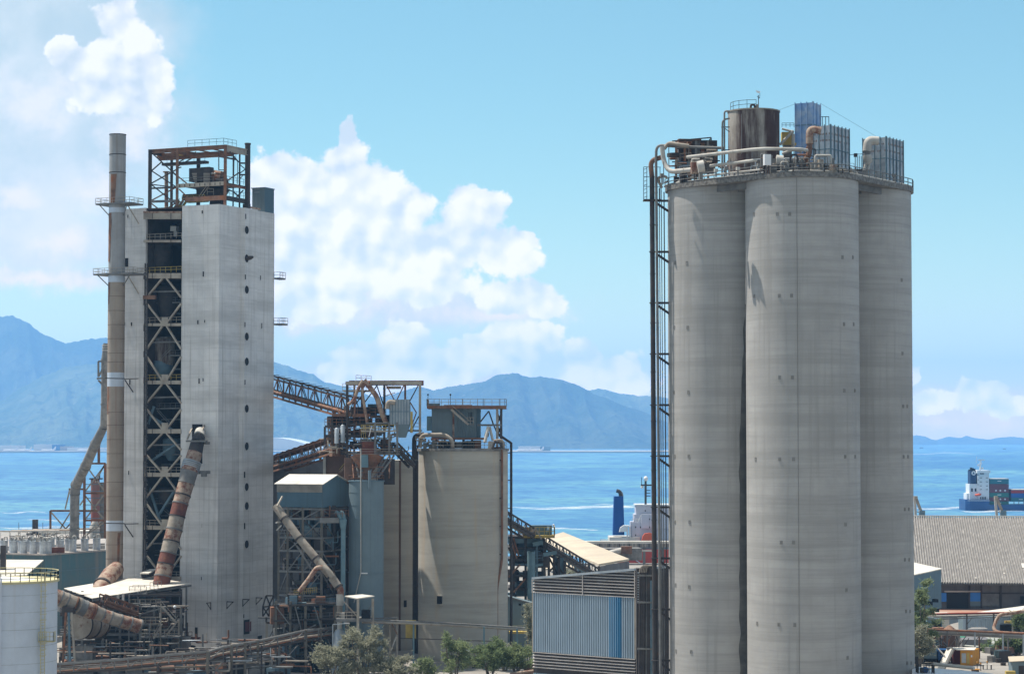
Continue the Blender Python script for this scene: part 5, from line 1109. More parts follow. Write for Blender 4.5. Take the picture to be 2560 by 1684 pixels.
for k in range(8): MB().par(o_+V((wx*k/7-.05, -.12, 0)), (.1, 0, 0), (0, .12, 0), (0, 0, ht)).build('rib', M['steel_bl'], fb_)
MB().par(o_+V((0, -.1, ht*.5)), (wx, 0, 0), (0, .1, 0), (0, 0, .1)).build('seam', M['steel_bl'], fb_)
MB().slab([o_+V((wx*.25, 0, 0)), o_+V((wx, 0, 0)), o_+V((wx*.78, 0, -2.4)), o_+V((wx*.45, 0, -2.4))], (0, 3.5, 0)).build('hopper', M['clad_bl'], fb_)
pipe(fb_, 'elbow', M['pipe_bg'], bend([hp_(988, 1006, 408), hp_(970, 1003, 408), hp_(968, 1022, 408)], 1., 7), .42, 14)
MB().box(hp_(1029, 1055, 409), .4, .4, 3.8).build('yellow_post', M['yellow'], fb_)
pf = T('guard_platform', 'platform of grey blue posts with yellow guard rails in the head house', 'platform', hp_(950, 1135, 407))
for x in (938, 973, 993): mem(pf, 'post', M['steel_gy'], P(x, 1055, 407), P(x, 1138, 407), .36)
mem(pf, 'beam', M['steel_gy'], P(914, 1057, 407), P(973, 1057, 407), .25); mem(pf, 'beam', M['steel_bg'], P(903, 1077, 407), P(995, 1077, 407), .3)
MB().rail([P(903, 1077, 407), P(995, 1077, 407)], 1.1, .7, .08).build('guard_rail', M['yellow'], pf); MB().rail([P(903, 1096, 407), P(914, 1096, 407)], 2.2, .4, .06).build('guard_rail', M['yellow'], pf)
for y in (1122, 1128, 1134): mem(pf, 'hand_rail', M['pipe_bg'], P(870, y, 406.5), P(1000, y, 406.5), .1)
for (x0, y0, x1, y1) in ((929, 1065, 922, 1092),): mem(pf, 'lamp_tube', M['white'], P(x0, y0, 406.5), P(x1, y1, 406.5), .13)
for (x0, x1) in ((885, 898), (910, 903), (935, 925), (960, 938), (985, 945), (973, 935)): mem(pf, 'support_leg', M['steel_gy'], P(x0, 1138, 407), P(x1, 1193, 404), .24)
for x0 in (880, 905, 955, 975): pipe(pf, 'rusty_strut', M['steel_rs'], [P(x0, 1140, 409), P(x0+rnd.uniform(-12, 12), 1195, 406)], .14, 6)
MB().box(P(912, 1152, 404), 1.2, 1.2, 2.2).build('blue_hopper', M['pipe_bl'], pf)
hq = T('tank_hopper', 'dark rusty cone hopper standing on the lid of the blue tank', 'hopper', V((BT.x, BT.y, TZ)))
q = V((BT.x, BT.y, TZ+.2)); MB().tube([q+V((0, 1, 0)), q+V((0, 1, 1.4)), q+V((0, 1.5, 4.1))], [.7, 1., 2.9], 18).build('cone', M['steel_rs'], hq); MB().box(q+V((-2.6, 4, 1.6)), 3.2, 2, 4.6, .1).build('casing', M['brick'], hq); MB().box(q+V((3.2, 6, 1.4)), 3, 2, 4.6, .1).build('casing', M['steel_dk'], hq)
for k in range(5): mem(hq, 'ring_beam', M['steel_rs'], q+V((-3, -1+k*.3, .4+k*.95)), q+V((3.1, -1+k*.3, .4+k*.95)), .14)
bs_ = T('brown_shed', 'brown rust streaked sheet building below the head house', 'shed', P(840, 1190, 424)); o_ = P(812, 1192, 424)
MB().par(V((o_.x, 424, GZ)), (P(873, 1192, 424).x-o_.x, 0, 0), (0, 6, 0), (0, 0, P(812, 1128, 424).z-GZ)).build('wall', M['brick'], bs_); MB().par(V((o_.x-.3, 423.6, GZ)), (.5, 0, 0), (0, .4, 0), (0, 0, P(812, 1138, 424).z-GZ)).build('corner_post', M['pipe_w'], bs_)
for s_ in range(2):
    (x0, y0, x1, y1) = ((845, 1116, 874, 1150), (874, 1152, 848, 1182))[s_]
    for k in (0, 1.1): mem(bs_, 'stair_stringer', M['rustpipe'], P(x0, y0, 422-k), P(x1, y1, 422-k), .18, .35); mem(bs_, 'stair_rail', M['yellow'], P(x0, y0-9, 422-k), P(x1, y1-9, 422-k), .1)
    b = MB()
    for k in range(12): q = P(x0+(x1-x0)*k/11, y0+(y1-y0)*k/11, 421.4); b.box(q, .35, 1.1, .06)
    b.build('stair_tread', M['rustpipe'], bs_)
mem(bs_, 'post', M['pipe_bg'], P(873, 1145, 421), P(874, 1195, 421), .3)
# dark bin under the lower conveyor
b = MB().par(V((P(640, 1190, 458).x, 458, GZ)), (P(813, 1190, 458).x-P(640, 1190, 458).x, 0, 0), (0, 6, 0), (0, 0, P(684, 1152, 458).z-GZ)); b.build('storage_bin', M['wall_gy'], None, 'dark grey plain storage bin behind the blue shed roof', 'bin')
gallery('conveyor', 'rusty truss conveyor sloping down from the tower to the head house', P(650, 982, 466), P(872, 1047, 413), S(47, 431), 2.6, 14, 'steel_rs', 'steel_dk', roof='steel_dk', group='rusty truss conveyors in the middle of the plant')
gallery('conveyor', 'rusty truss conveyor with lifted roof sheets rising to the head house', P(655, 1186, 466), P(835, 1131, 416), S(38, 424), 2.4, 12, 'steel_rs', 'steel_dk', roof='steel_rs', group='rusty truss conveyors in the middle of the plant', rails=True)
gallery('conveyor', 'short dark conveyor stub running from the head house to the ladder shaft', P(994, 1125, 409), P(1036, 1168, 411), S(18, 417), 1.8, 5, 'steel_dk', 'steel_dk', belt='steel_gy', group='rusty truss conveyors in the middle of the plant')
# ================================================================ blue shed on its steel frame
sh_ = T('blue_shed', 'blue corrugated shed with white gable roof high on a steel frame', 'shed', P(780, 1268, 404))
C0 = P(806, 1268, 400); u1 = ta*9.15; gdir = tb; gl = (PL(872, 1262, V((C0.x, C0.y, 0)), tb)-V((C0.x, C0.y, 0))).dot(tb)
ze = P(806, 1209, 400).z; zm = P(848, 1187, 404).z; zb_ = C0.z
MB().par(C0, u1, gdir*gl, V((0, 0, ze-zb_))).build('wall', M['clad_dk'], sh_)
g1 = C0+gdir*gl; top = C0+gdir*gl*.5+V((0, 0, zm-zb_)); e0 = C0+V((0, 0, ze-zb_)); e1 = g1+V((0, 0, ze-zb_))
MB().slab([e0, e1, top], u1).build('gable', M['clad_dk'], sh_)
for (a_, c_) in ((e0, top), (e1, top)): nn_ = V((0, 0, .12)); d_ = (a_-top).normalized()*.5; MB().slab([a_+d_-ta*.4, top-ta*.4, top-ta*.4+nn_, a_+d_-ta*.4+nn_], u1+ta*.8).build('roof', M['roof_w'], sh_)
b = MB(); hl = P(806, 1230, 400).z
for k in range(10): z_ = ze-.15-k*(ze-hl)/10; b.par(V((e0.x, e0.y, z_))+nA*.05, u1, nA*.18, V((0, 0, .09)))
b.build('louvre', M['steel_bg'], sh_)
MB().corr(C0+nA*.02, u1, V((0, 0, hl-zb_)), 42, nA*.08).build('cladding', M['clad_dk'], sh_)
sf = T('shed_steel_frame', 'dense dark steel frame with cross braces carrying the blue shed', 'steel structure', V((C0.x-5, C0.y+3, GZ)))
def sfp(a, b_, z_): return V((C0.x, C0.y, z_))+ta*a+tb*b_
aL = [0.3, 4.1, 7.2, 9.0]
for a in aL:
    for b_ in (.3, gl*.5, gl): mem(sf, 'column', M['frame_tan' if b_ < 1 else 'steel_dk'], sfp(a, b_, GZ), sfp(a, b_, zb_), .42)
zl = [zb_-.3, P(806, 1297, 400).z, P(806, 1345, 400).z, P(806, 1378, 400).z, P(806, 1430, 400).z, P(806, 1490, 400).z, P(806, 1560, 400).z, P(806, 1615, 400).z]
for i, z_ in enumerate(zl):
    for b_ in (.3, gl): mem(sf, 'beam', M['steel_gy' if b_ < 1 else 'steel_dk'], sfp(0, b_, z_), sfp(9.1, b_, z_), .3, .35)
    for a in (0.3, 7.2): mem(sf, 'beam', M['steel_gy'], sfp(a, 0, z_), sfp(a, gl, z_), .3)
    if i: MB().par(sfp(.3, 2.5, z_+.1), ta*8.7, tb*(gl-3), V((0, 0, .12))).build('floor', M['steel_dk'], sf)
    if i < len(zl)-1:
        z2 = zl[i+1]
        for k in range(3):
            a0, a1 = aL[k], aL[k+1]
            if (i+k) % 3 != 2: mem(sf, 'brace', M['steel_gy'], sfp(a0, .3, z_), sfp(a1, .3, z2), .18)
            if (i+k) % 2: mem(sf, 'brace', M['steel_dk'], sfp(a1, .3, z_), sfp(a0, .3, z2), .18)
            if i % 2: mem(sf, 'brace', M['steel_dk'], sfp(a0, gl, z_), sfp(a1, gl, z2), .2)
        mem(sf, 'brace', M['steel_gy'], sfp(.3, .3, z_), sfp(.3, gl*.5, z2), .18); mem(sf, 'brace', M['steel_dk'], sfp(.3, gl, z_), sfp(.3, gl*.5, z2), .18)
MB().par(sfp(.5, gl-.6, GZ), ta*8.6, tb*.2, V((0, 0, zb_-GZ-.6))).build('interior_shade_wall', M['steel_dk'], sf)  # dark wall added so the frame interior reads as deep shade
for i in range(110):
    z_ = rnd.choice(zl[1:])+.2; s_ = rnd.uniform(.7, 2.2); MB().box(sfp(rnd.uniform(.5, 8.4), rnd.uniform(1.2, gl*.6), z_+s_*.5), s_, s_*.8, s_, rnd.random()).build('machine_casing', M[rnd.choice(['steel_dk', 'steel_gy', 'steel_bl', 'black', 'steel_rs', 'steel_dk'])], sf)
for i in range(46):
    z_ = rnd.uniform(GZ+2, zb_-1); p = sfp(rnd.uniform(0, 8.6), rnd.uniform(.2, 2.6), z_); q = p+V((rnd.uniform(-.5, 2.6), rnd.uniform(-.2, .3), rnd.choice((0, 0, -3, 2, 1.5))))
    pipe(sf, 'branch_pipe', M[rnd.choice(['steel_gy', 'steel_bl', 'steel_rs', 'pipe_bl', 'steel_dk'])], bend([p, V((q.x, p.y, p.z)), q], .3, 3), rnd.uniform(.08, .2), 6)
for (a, b_, r_) in ((2.2, 4., 1.5), (5.8, 4.2, 1.6), (8., 4., 1.)): q = sfp(a, b_, zl[3]); MB().tube([q, q+V((0, 0, 2.4)), q+V((0, 0, 6))], [.5, r_, r_], 18).build('silo_hopper', M['steel_bl'], sf)
for i in (2, 4, 5, 6): MB().rail([sfp(0, .1, zl[i]+.2), sfp(9, .1, zl[i]+.2)], 1.1, 1.3, .07).build('railing', M['steel_gy'], sf)
# long diagonal pipe in front of it
t = T('diagonal_duct', 'long grey round duct slanting down in front of the braced steel frame', 'duct', P(858, 1500, 394))
dpts = [(689, 1264, 399), (712, 1296, 398), (748, 1345, 397), (790, 1395, 396), (828, 1440, 395), (846, 1466, 394.6)]
for i in range(5):
    p_, q_ = P(*dpts[i]), P(*dpts[i+1]); MB().tube([p_, q_], .72, 18, True).build('duct_section', M['pipe_bg'], t); d_ = (q_-p_).normalized(); MB().tube([q_-d_*.15, q_+d_*.15], .86, 18).build('flange', M['steel_dk'], t)
pipe(t, 'elbow', M['rustpipe'], bend([P(845, 1464, 394.6), P(852, 1474, 394.5), P(851, 1490, 394.5)], .8), .6, 16)
for (x, y0, y1, r_, m_) in ((850, 1484, 1512, .66, 'pipe_w'), (849, 1512, 1535, .5, 'pipe_bg'), (849, 1548, 1573, .45, 'pipe_w')): MB().tube([P(x, y0, 394.5), P(x, y1, 394.5)], r_, 16).build('drop_pipe', M[m_], t)
MB().tube([P(849, 1572, 394.5), P(849, 1580, 394.5), P(849, 1593, 394.5), V((P(849, 1600, 394.5).x, 394.5, GZ))], [.6, 1., 1.25, 1.7], 20).build('hopper_base', M['galv'], t)
pipe(t, 'branch', M['rustpipe'], bend([P(806, 1418, 394.6), P(792, 1418, 394), P(770, 1450, 394), P(748, 1478, 394)], .8), .42, 14)
pipe(t, 'branch', M['pipe_bg'], bend([P(808, 1416, 394.6), P(818, 1424, 394.3), P(832, 1442, 394.2)], .6), .5, 14)
mem(t, 'strut', M['steel_bg'], P(693, 1264, 398), P(706, 1240, 399), .25); mem(t, 'strut', M['pipe_w'], P(690, 1306, 398), P(704, 1304, 399), .25); mem(t, 'strut', M['pipe_w'], P(691, 1325, 398), P(704, 1312, 398), .2)
for s_ in (0, 8): mem(t, 'cable_tray', M['steel_gy'], P(735+s_, 1355+s_, 396), P(790+s_, 1440+s_, 395), .12)
t = T('forked_pipe', 'light blue forked pipe standing left of the blue tank', 'pipe', P(858, 1460, 399))
for dx in (0, 12): pipe(t, 'inlet', M['pipe_bl'], bend([P(838+dx, 1278, 400), P(846+dx*.9, 1282, 400), P(853+dx*.7, 1300, 400)], .5), .34, 12)
MB().tube([P(857, 1298, 400), P(858, 1322, 400)], [.75, .45], 14).build('fork', M['pipe_bl'], t); pipe(t, 'pipe', M['pipe_bl'], [P(858, 1320, 400), V((P(858, 1320, 400).x, 400, GZ))], .42, 14, 5)
MB().box(P(824, 1300, 400), 3.4, 1, .9).build('platform', M['steel_gy'], t); MB().rail([P(808, 1291, 399.5), P(872, 1291, 399.5)], 1.1, 1, .07).build('railing', M['steel_rs'], t)
# white roofed platform
t = T('white_roofed_stage', 'small steel stage with a flat white roof before the blue tank', 'platform', P(900, 1550, 392))
ra_ = [P(862, 1491, 392), P(893, 1497, 390), P(936, 1491, 393), P(905, 1487, 396)]
MB().slab(ra_, (0, 0, .18)).build('roof', M['roof_w'], t)
for (x, D, m_) in ((895, 390, 'steel_bg'), (932, 393, 'steel_bg'), (868, 393, 'steel_gy')): q = P(x, 1495, D); col_(t, 'post', m_, q, .42)
o_ = P(840, 1553, 391); MB().par(o_, (P(930, 1550, 391).x-o_.x, 0, 0), (0, 5, 0), (0, 0, .5)).build('floor', M['steel_gy'], t)
MB().rail([o_+V((0, 0, .5)), V((P(893, 1550, 391).x, 391, o_.z+.5))], 1.1, 1, .08).build('railing', M['steel_bg'], t)
mem(t, 'brace', M['pipe_bg'], P(860, 1503, 391), P(893, 1540, 391), .2); mem(t, 'brace', M['steel_gy'], P(930, 1510, 393), P(908, 1540, 393), .15)
for (x, m_, s_) in ((862, 'pipe_w', .9), (872, 'steel_dk', 1.3), (884, 'steel_dk', 1.1), (854, 'steel_gy', .8), (915, 'black', 1.5)): MB().box(P(x, 1541, 392.5)+V((0, 0, s_*.3)), s_, s_, s_).build('machine', M[m_], t)

# ================================================================ right of the beige silo
t = T('transfer_tower', 'dark teal steel transfer tower under the yellow motor platform', 'steel structure', P(1315, 1500, 455))
def qp(x, y, D=452): return P(x, y, D)
for x in (1284, 1314, 1342, 1361):
    for D in (452, 462): mem(t, 'column', M['steel_bl' if x == 1342 else 'steel_dk'], V((qp(x, 1400, D).x, D, GZ)), qp(x, 1346, D), .5)
for (y, m_, h_) in ((1346, 'steel_dk', .5), (1357, 'steel_bl', .9), (1372, 'steel_dk', .4), (1402, 'steel_dk', .5), (1414, 'steel_bl', .5), (1442, 'steel_dk', .5), (1475, 'steel_dk', .5)):
    o_ = qp(1270, y); MB().par(o_, (qp(1362, y).x-o_.x, 0, 0), (0, 10, 0), (0, 0, h_)).build('floor', M[m_], t)
mem(t, 'beam', M['pipe_bl'], qp(1332, 1360, 451), qp(1357, 1355, 451), .7, .8); mem(t, 'beam', M['pipe_bl'], qp(1358, 1386, 451), qp(1392, 1380, 451), .6, .7); mem(t, 'beam', M['pipe_bl'], qp(1333, 1414, 451), qp(1357, 1410, 451), .4, .4)
for q_ in ((1276, 1345, 1292, 1395), (1284, 1345, 1297, 1390), (1314, 1408, 1334, 1430), (1300, 1410, 1272, 1442), (1330, 1470, 1360, 1440), (1284, 1480, 1314, 1445)): mem(t, 'brace', M['steel_bl' if q_[0] % 4 else 'steel_rs'], qp(*q_[:2], 451.5), qp(*q_[2:], 451.5), .35)
for i in range(34):
    x = 1274+rnd.random()*84; y = rnd.choice((1368, 1398, 1438, 1470, 1495)); s_ = rnd.uniform(.8, 2.4); MB().box(P(x, y, 453+rnd.random()*8), s_, s_, s_*1.3, rnd.random()).build('machine_casing', M[rnd.choice(['steel_dk', 'steel_bl', 'steel_dk', 'black', 'steel_gy'])], t)
MB().tube([qp(1328, 1378, 451), V((qp(1328, 1378, 451).x, 451, GZ))], .8, 14).build('teal_pipe', M['pipe_bl'], t); MB().rail([qp(1333, 1403, 451), qp(1357, 1400, 451)], 1.1, 1, .08).build('railing', M['steel_bl'], t)
t = T('motor_platform', 'yellow railed platform with a dark motor at the bend of the right conveyors', 'platform', qp(1348, 1345))
o_ = qp(1309, 1344, 450); wx = qp(1387, 1344, 450).x-o_.x; MB().par(o_, (wx, 0, 0), (0, 6, 0), (0, 0, .5)).build('floor', M['yellow'], t); MB().rail([o_+V((0, 6, .5)), o_+V((0, 0, .5)), o_+V((wx, 0, .5)), o_+V((wx, 6, .5))], 1.6, 1., .11).build('railing', M['yellow'], t)
MB().box(qp(1352, 1327, 453), 4.4, 2, 2.4).build('motor', M['steel_bl'], t); MB().tube([qp(1366, 1327, 452), qp(1372, 1328, 452)], 1., 14).build('drum', M['steel_bl'], t); MB().box(qp(1325, 1330, 452), 2.4, 1.5, 2).build('gearbox', M['conc_dk'], t)
for q_ in ((1338, 1318, 1354, 1347), (1314, 1322, 1320, 1342), (1336, 1322, 1326, 1342)): mem(t, 'strut', M['pipe_bg'], qp(*q_[:2], 449.5), qp(*q_[2:], 449.5), .3)
mem(t, 'lamp_post', M['steel_gy'], qp(1385, 1344, 450), qp(1385, 1312, 450), .1); MB().ball(qp(1384, 1312, 450), .22).build('lamp', M['white'], t)
gallery('conveyor', 'dark truss conveyor coming from behind the beige silo to the yellow platform', P(1262, 1301, 440), P(1335, 1345, 450), S(26, 445), 2.4, 7, 'steel_dk', 'steel_rs', belt='pipe_bg', group='dark truss conveyors right of the beige silo')
gallery('conveyor', 'long dark truss conveyor running down in front of the tan roof', P(1366, 1368, 452), P(1496, 1446, 470), S(26, 455), 2.4, 16, 'steel_dk', 'steel_bl', belt='steel_bl', group='dark truss conveyors right of the beige silo')
t = T('conveyor_trestle', 'dark trestle legs below the long right conveyor', 'trestle', P(1392, 1450, 457))
for (x, y) in ((1372, 1375), (1385, 1382), (1397, 1392), (1412, 1400)): mem(t, 'leg', M['steel_dk'], P(x, y, 457), V((P(x, y, 457).x, 457, GZ)), .5)
for q_ in ((1372, 1390, 1397, 1440), (1397, 1400, 1372, 1430), (1368, 1385, 1392, 1432), (1385, 1400, 1412, 1440)): mem(t, 'brace', M['steel_dk'], P(*q_[:2], 457), P(*q_[2:], 457), .3)
MB().box(P(1398, 1418, 458), 1.8, 1.4, 4).build('cabin', M['steel_bl'], t)
# tan roofed hall
t = T('tan_roof_hall', 'long storage hall with a plain tan sheet roof by the quay', 'hall', P(1470, 1420, 610))
def rf(b, pts, th=.5, mat=None): return b
A_, B_, C_, D_, E_ = P(1385, 1346, 720), P(1408, 1333, 720), P(1573, 1401, 560), P(1497, 1414, 545), P(1340, 1352, 700)
MB().slab([E_, B_, C_, D_], (0, 0, .5)).build('roof', M['roof_tan'], t)
for k in (0, .33, .66, 1): q = D_.lerp(C_, k); mem(t, 'end_post', M['steel_dk'], V((q.x, q.y, GZ)), V((q.x, q.y, q.z-2.6)), .9)
MB().slab([V((C_.x, C_.y, C_.z-3)), V((D_.x, D_.y, D_.z-3)), D_-V((0, 0, .1)), C_-V((0, 0, .1))], (0, .3, 0)).build('fascia', M['wall_gy'], t)
for k in range(9): q = D_.lerp(E_, k/8); mem(t, 'column', M['steel_dk'], V((q.x, q.y, GZ)), q, .6)
MB().slab([P(1360, 1425, 560), P(1372, 1376, 640), P(1392, 1392, 640), P(1437, 1421, 560)], (0, 0, .4)).build('lower_roof', M['roof_tan'], t)
t = T('quay_gallery', 'long level conveyor gallery with a white roof along the quay', 'conveyor', P(1540, 1364, 690)); o_ = P(1450, 1358, 700); wx = P(1680, 1358, 700).x-o_.x
MB().par(o_, (wx, 0, 0), (0, 4, 0), (0, 0, .7)).build('roof', M['roof_w'], t); o2 = P(1450, 1367, 700); MB().par(o2, (wx, 0, 0), (0, 3.6, 0), (0, 0, o_.z-o2.z)).build('wall', M['conc_dk'], t)
for k in range(28): q = o2+V((wx*k/28, -.1, 0)); mem(t, 'panel_post', M['steel_bg' if k % 3 else 'steel_dk'], q, q+V((0, 0, o_.z-o2.z)), .3)
for k in range(5): q = o2+V((wx*(k+.5)/5, 1.5, 0)); mem(t, 'trestle_leg', M['steel_gy'], q, V((q.x, q.y, GZ)), .8)
mem(t, 'pipe', M['pipe_w'], P(1450, 1376, 699), P(1640, 1376, 699), .5)
MB().box(P(1548, 1384, 640), 12, 5, 3.4, .15).build('hopper_house', M['conc_dk'], t); pipe(t, 'cream_pipe', M['pipe_w'], [P(1516, 1384, 637), P(1562, 1373, 637)], .8, 12); MB().box(P(1566, 1374, 637), 3, 2, 2).build('rusty_head', M['steel_rs'], t)
# ================================================================ corrugated blue building
cr_ = T('louvred_building', 'blue ribbed building with striped louvre bands in front of the tall silos', 'building', P(1465, 1684, 350))
K1 = P(1591, 1500, 345); K1.z = 0; ang = R(38); da = V((-cos(ang), sin(ang), 0)); db = V((sin(ang), cos(ang), 0)); na = -db
def CL(px, py, off=0): return PL(px, py, K1-db*off, da)
Lw = (CL(1335, 1600)-K1).dot(da) if False else (V((CL(1335, 1600).x, CL(1335, 1600).y, 0))-K1).dot(da)
def zc(py): return P(1591, py, 345).z
zt0, zt1 = zc(1425), CL(1335, 1447).z
zA, zB, zC = zc(1493), zc(1645), zc(1684)
def lv(z): return K1+V((0, 0, z))
MB().par(lv(GZ), da*Lw, db*11, V((0, 0, zt1-GZ))).build('core', M['steel_dk'], cr_)
MB().slab([lv(zt1), lv(zt0), K1+da*Lw+V((0, 0, zt1))], db*11).build('upper_wall', M['steel_dk'], cr_)
MB().corr(lv(zB)+na*.1, da*Lw, V((0, 0, zA-zB)), 46, na*.26).build('cladding', M['clad_lb'], cr_)
MB().corr(lv(zB)+na*.17+da*(Lw*.13), da*(Lw*.115), V((0, 0, zA-zB)), 6, na*.26).build('blue_cladding', M['clad_sat'], cr_)
MB().corr(lv(GZ)+na*.1, da*Lw, V((0, 0, zc(1700)-GZ)), 52, na*.16).build('cladding', M['clad_lb'], cr_)
b = MB(); z_ = zA
k = 0
while z_ < zt0-.2:
    f0 = 0 if z_ < zt1 else min(1, 1-(z_-zt1)/(zt0-zt1))
    ln = Lw if z_ < zt1 else Lw*(1-(z_-zt1)/(zt0-zt1))
    if ln > .5: b.add([lv(z_)+na*.42, lv(z_)+na*.42+da*ln, lv(z_+.16)+na*.12+da*ln, lv(z_+.16)+na*.12], [(0, 1, 2, 3)]); b.par(lv(z_)+na*.36, da*ln, na*.08, V((0, 0, .08)))
    z_ += .46
b.build('louvre_band', M['louvre'], cr_); b = MB()
z_ = zc(1686)
while z_ < zB: b.add([lv(z_)+na*.42, lv(z_)+na*.42+da*Lw, lv(z_+.16)+na*.12+da*Lw, lv(z_+.16)+na*.12], [(0, 1, 2, 3)]); b.par(lv(z_)+na*.36, da*Lw, na*.08, V((0, 0, .08))); z_ += .46
b.build('louvre_band', M['louvre'], cr_)
for q in (0, .5, 1): MB().par(lv(zA)+na*.4+da*(Lw*q)-da*.06, da*.12, na*.1, V((0, 0, (zt0 if q == 0 else zt1+(zt0-zt1)*(1-q))-zA))).build('mullion', M['louvre'], cr_)
MB().slab([lv(zt0)+na*.6, K1+da*Lw+V((0, 0, zt1))+na*.6, K1+da*Lw+V((0, 0, zt1+.35))+na*.6, lv(zt0+.35)+na*.6], db*12).build('roof', M['galv'], cr_)
for s_ in (0, 1): MB().par(lv(zB)+da*(Lw*s_)+na*.1-da*.1, da*.18, na*.3, V((0, 0, zA-zB))).build('corner_trim', M['steel_bg'], cr_)
# pipes standing between it and the tall silos
t = T('pipe_bank', 'bank of dark vertical pipes between the louvred building and the pipe riser', 'pipework', P(1608, 1684, 336))
for i, (x, y0, r_, m_) in enumerate(((1597, 1424, .16, 'steel_dk'), (1602, 1420, .22, 'steel_dk'), (1607, 1416, .3, 'steel_dk'), (1614, 1416, .16, 'steel_gy'), (1621, 1418, .34, 'steel_dk'), (1627, 1450, .3, 'steel_bl'))):
    q = P(x, y0, 338); pts = [q+V((1.6, 1, .1)), q+V((.2, 0, .2)), V((q.x, q.y, GZ))] if i < 4 else [q, V((q.x, q.y, GZ))]
    pipe(t, 'pipe', M[m_], bend(pts, .6), r_, 8, 9)
for y in (1440, 1507, 1623): MB().par(P(1593, y, 337.5), (2.4, 0, 0), (0, .2, 0), (0, 0, .25)).build('clamp_bar', M['steel_gy'], t)
MB().par(P(1592, 1684, 340)*1, (2.4, 0, 0), (0, 2, 0), (0, 0, P(1592, 1420, 340).z-P(1592, 1684, 340).z)).build('duct', M['steel_dk'], t)
for k in range(13): MB().par(P(1594, 1432+k*6, 338), (.35, 0, 0), (0, .2, 0), (0, 0, .14)).build('rung', M['galv'], t)
for k in range(5): pipe(t, 'top_hose', M['pipe_bg'], bend([P(1599+k*4, 1430, 337), P(1602+k*4, 1414, 337), P(1622+k*2, 1413, 337)], .5), .09, 6)
# ================================================================ lower left corner
WT = P(8, 1465, 300); WR = S(133, 300); WZ = P(20, 1460, 300-WR).z
t = T('white_tank', 'big white cylindrical tank with yellow railing at the lower left corner', 'tank', (WT.x, WT.y, GZ))
MB().tube([(WT.x, WT.y, GZ), (WT.x, WT.y, WZ)], WR, 96).build('shell', M['tankw'], t)
b = MB()
for k in range(8): z_ = WZ-1.5-k*2.2; b.cyl(WT.x, WT.y, z_-.03, z_+.03, WR+.02, 96)
b.build('plate_seam', M['galv'], t)
b = MB().tube([(WT.x, WT.y, WZ), (WT.x, WT.y, WZ+.6)], [WR-.3, .4], 64); b.build('roof', M['white'], t)
ring = [V((WT.x+(WR+.1)*cos(a), WT.y+(WR+.1)*sin(a), WZ)) for a in [2*pi*k/36 for k in range(36)]]
MB().cyl(WT.x, WT.y, WZ-.02, WZ+.25, WR+.25, 96).build('rim', M['rail_y'], t); MB().rail(ring, 1.35, 1.3, .09, True, True).build('railing', M['rail_y'], t)
def ow(px, py, off=.4): return oncyl(px, py, WT, WR+off)[0]
for k in (0, 1): q = ow(103+k*10, 1470); mem(t, 'ladder_stile', M['rail_y'], V((q.x, q.y, GZ)), V((q.x, q.y, WZ+1.3)), .09)
b = MB()
for k in range(42): z_ = 4.5+k*.4; a_, c_ = ow(103, 1500), ow(113, 1500); b.bar(V((a_.x, a_.y, z_)), V((c_.x, c_.y, z_)), .06)
b.build('ladder_rung', M['rail_y'], t)
b = MB()
for k in range(13):
    z_ = WZ-.2-k*.75
    if 6 < k < 8: continue
    a_, c_ = ow(101, 1500, .4), ow(116, 1500, .4); m0, m1 = ow(101, 1500, 1.2), ow(116, 1500, 1.2)
    for (p_, q_) in ((a_, m0), (m0, m1), (m1, c_)): b.bar(V((p_.x, p_.y, z_)), V((q_.x, q_.y, z_)), .06)
b.build('ladder_cage', M['rail_y'], t)
q = ow(117, 1600, .6); q.z = P(117, 1602, q.y).z; MB().box(q, 2., 1.4, .12).build('landing', M['rail_y'], t); MB().rail([q+V((-.9, -.7, .06)), q+V((1., -.7, .06)), q+V((1., .5, .06))], 1.2, .5, .07).build('landing_rail', M['rail_y'], t)
pipe(t, 'stain_pipe', M['tankw'], [V((ow(2, 1500).x, ow(2, 1500).y, GZ)), V((ow(2, 1500).x, ow(2, 1500).y, WZ+.8))], .12, 8)
# teal bag house with drums
th_ = T('teal_hall', 'long teal clad hall with rust stained side wall behind the white tank', 'hall', P(190, 1450, 480))
TC = P(113, 1388, 470); tz_ = TC.z; TC0 = V((TC.x, TC.y, 0))
Lb = (V((PL(268, 1400, TC0, tb).x, PL(268, 1400, TC0, tb).y, 0))-TC0).dot(tb); La = 16
MB().par(V((TC.x, TC.y, GZ)), ta*La, tb*Lb, V((0, 0, tz_-GZ))).build('wall', M['clad_tl'], th_)
MB().par(V((TC.x, TC.y, tz_))-ta*.3-tb*.3, ta*(La+.6), tb*(Lb+.6), V((0, 0, .3))).build('roof', M['roof_gy'], th_)
MB().par(V((TC.x, TC.y, P(190, 1423, 480).z))+nB*.02, tb*Lb, nB*.05, V((0, 0, .08))).build('wall_seam', M['steel_bl'], th_)
MB().slab([P(0, 1441, 452), P(66, 1439, 452), P(109, 1401, 468.5), P(0, 1400, 474)], (0, 0, .2)).build('lean_to_roof', M['roof_w'], th_)
MB().box(P(8, 1400, 460), 1, 1, 6).build('black_post', M['steel_dk'], th_)
pr_ = T('filter_drum', 'x', 'drum', (0, 0, 0), 'filter drums in rows on the teal hall roof')
q0 = V((TC.x, TC.y, tz_+.3))
MB().cyl(q0.x, q0.y, q0.z, q0.z+2.4, .8, 20).build('body', M['galv_st'], pr_); MB().cyl(q0.x, q0.y, q0.z+2.4, q0.z+2.55, .9, 20).build('lid', M['galv'], pr_)
MB().tube(bend([q0+V((0, 0, 2.5)), q0+V((0, 0, 3.3)), q0+V((.7, 0, 3.3)), q0+V((.7, 0, 2.6))], .3, 4), .13, 8).build('valve_pipe', M['pipe_w'], pr_)
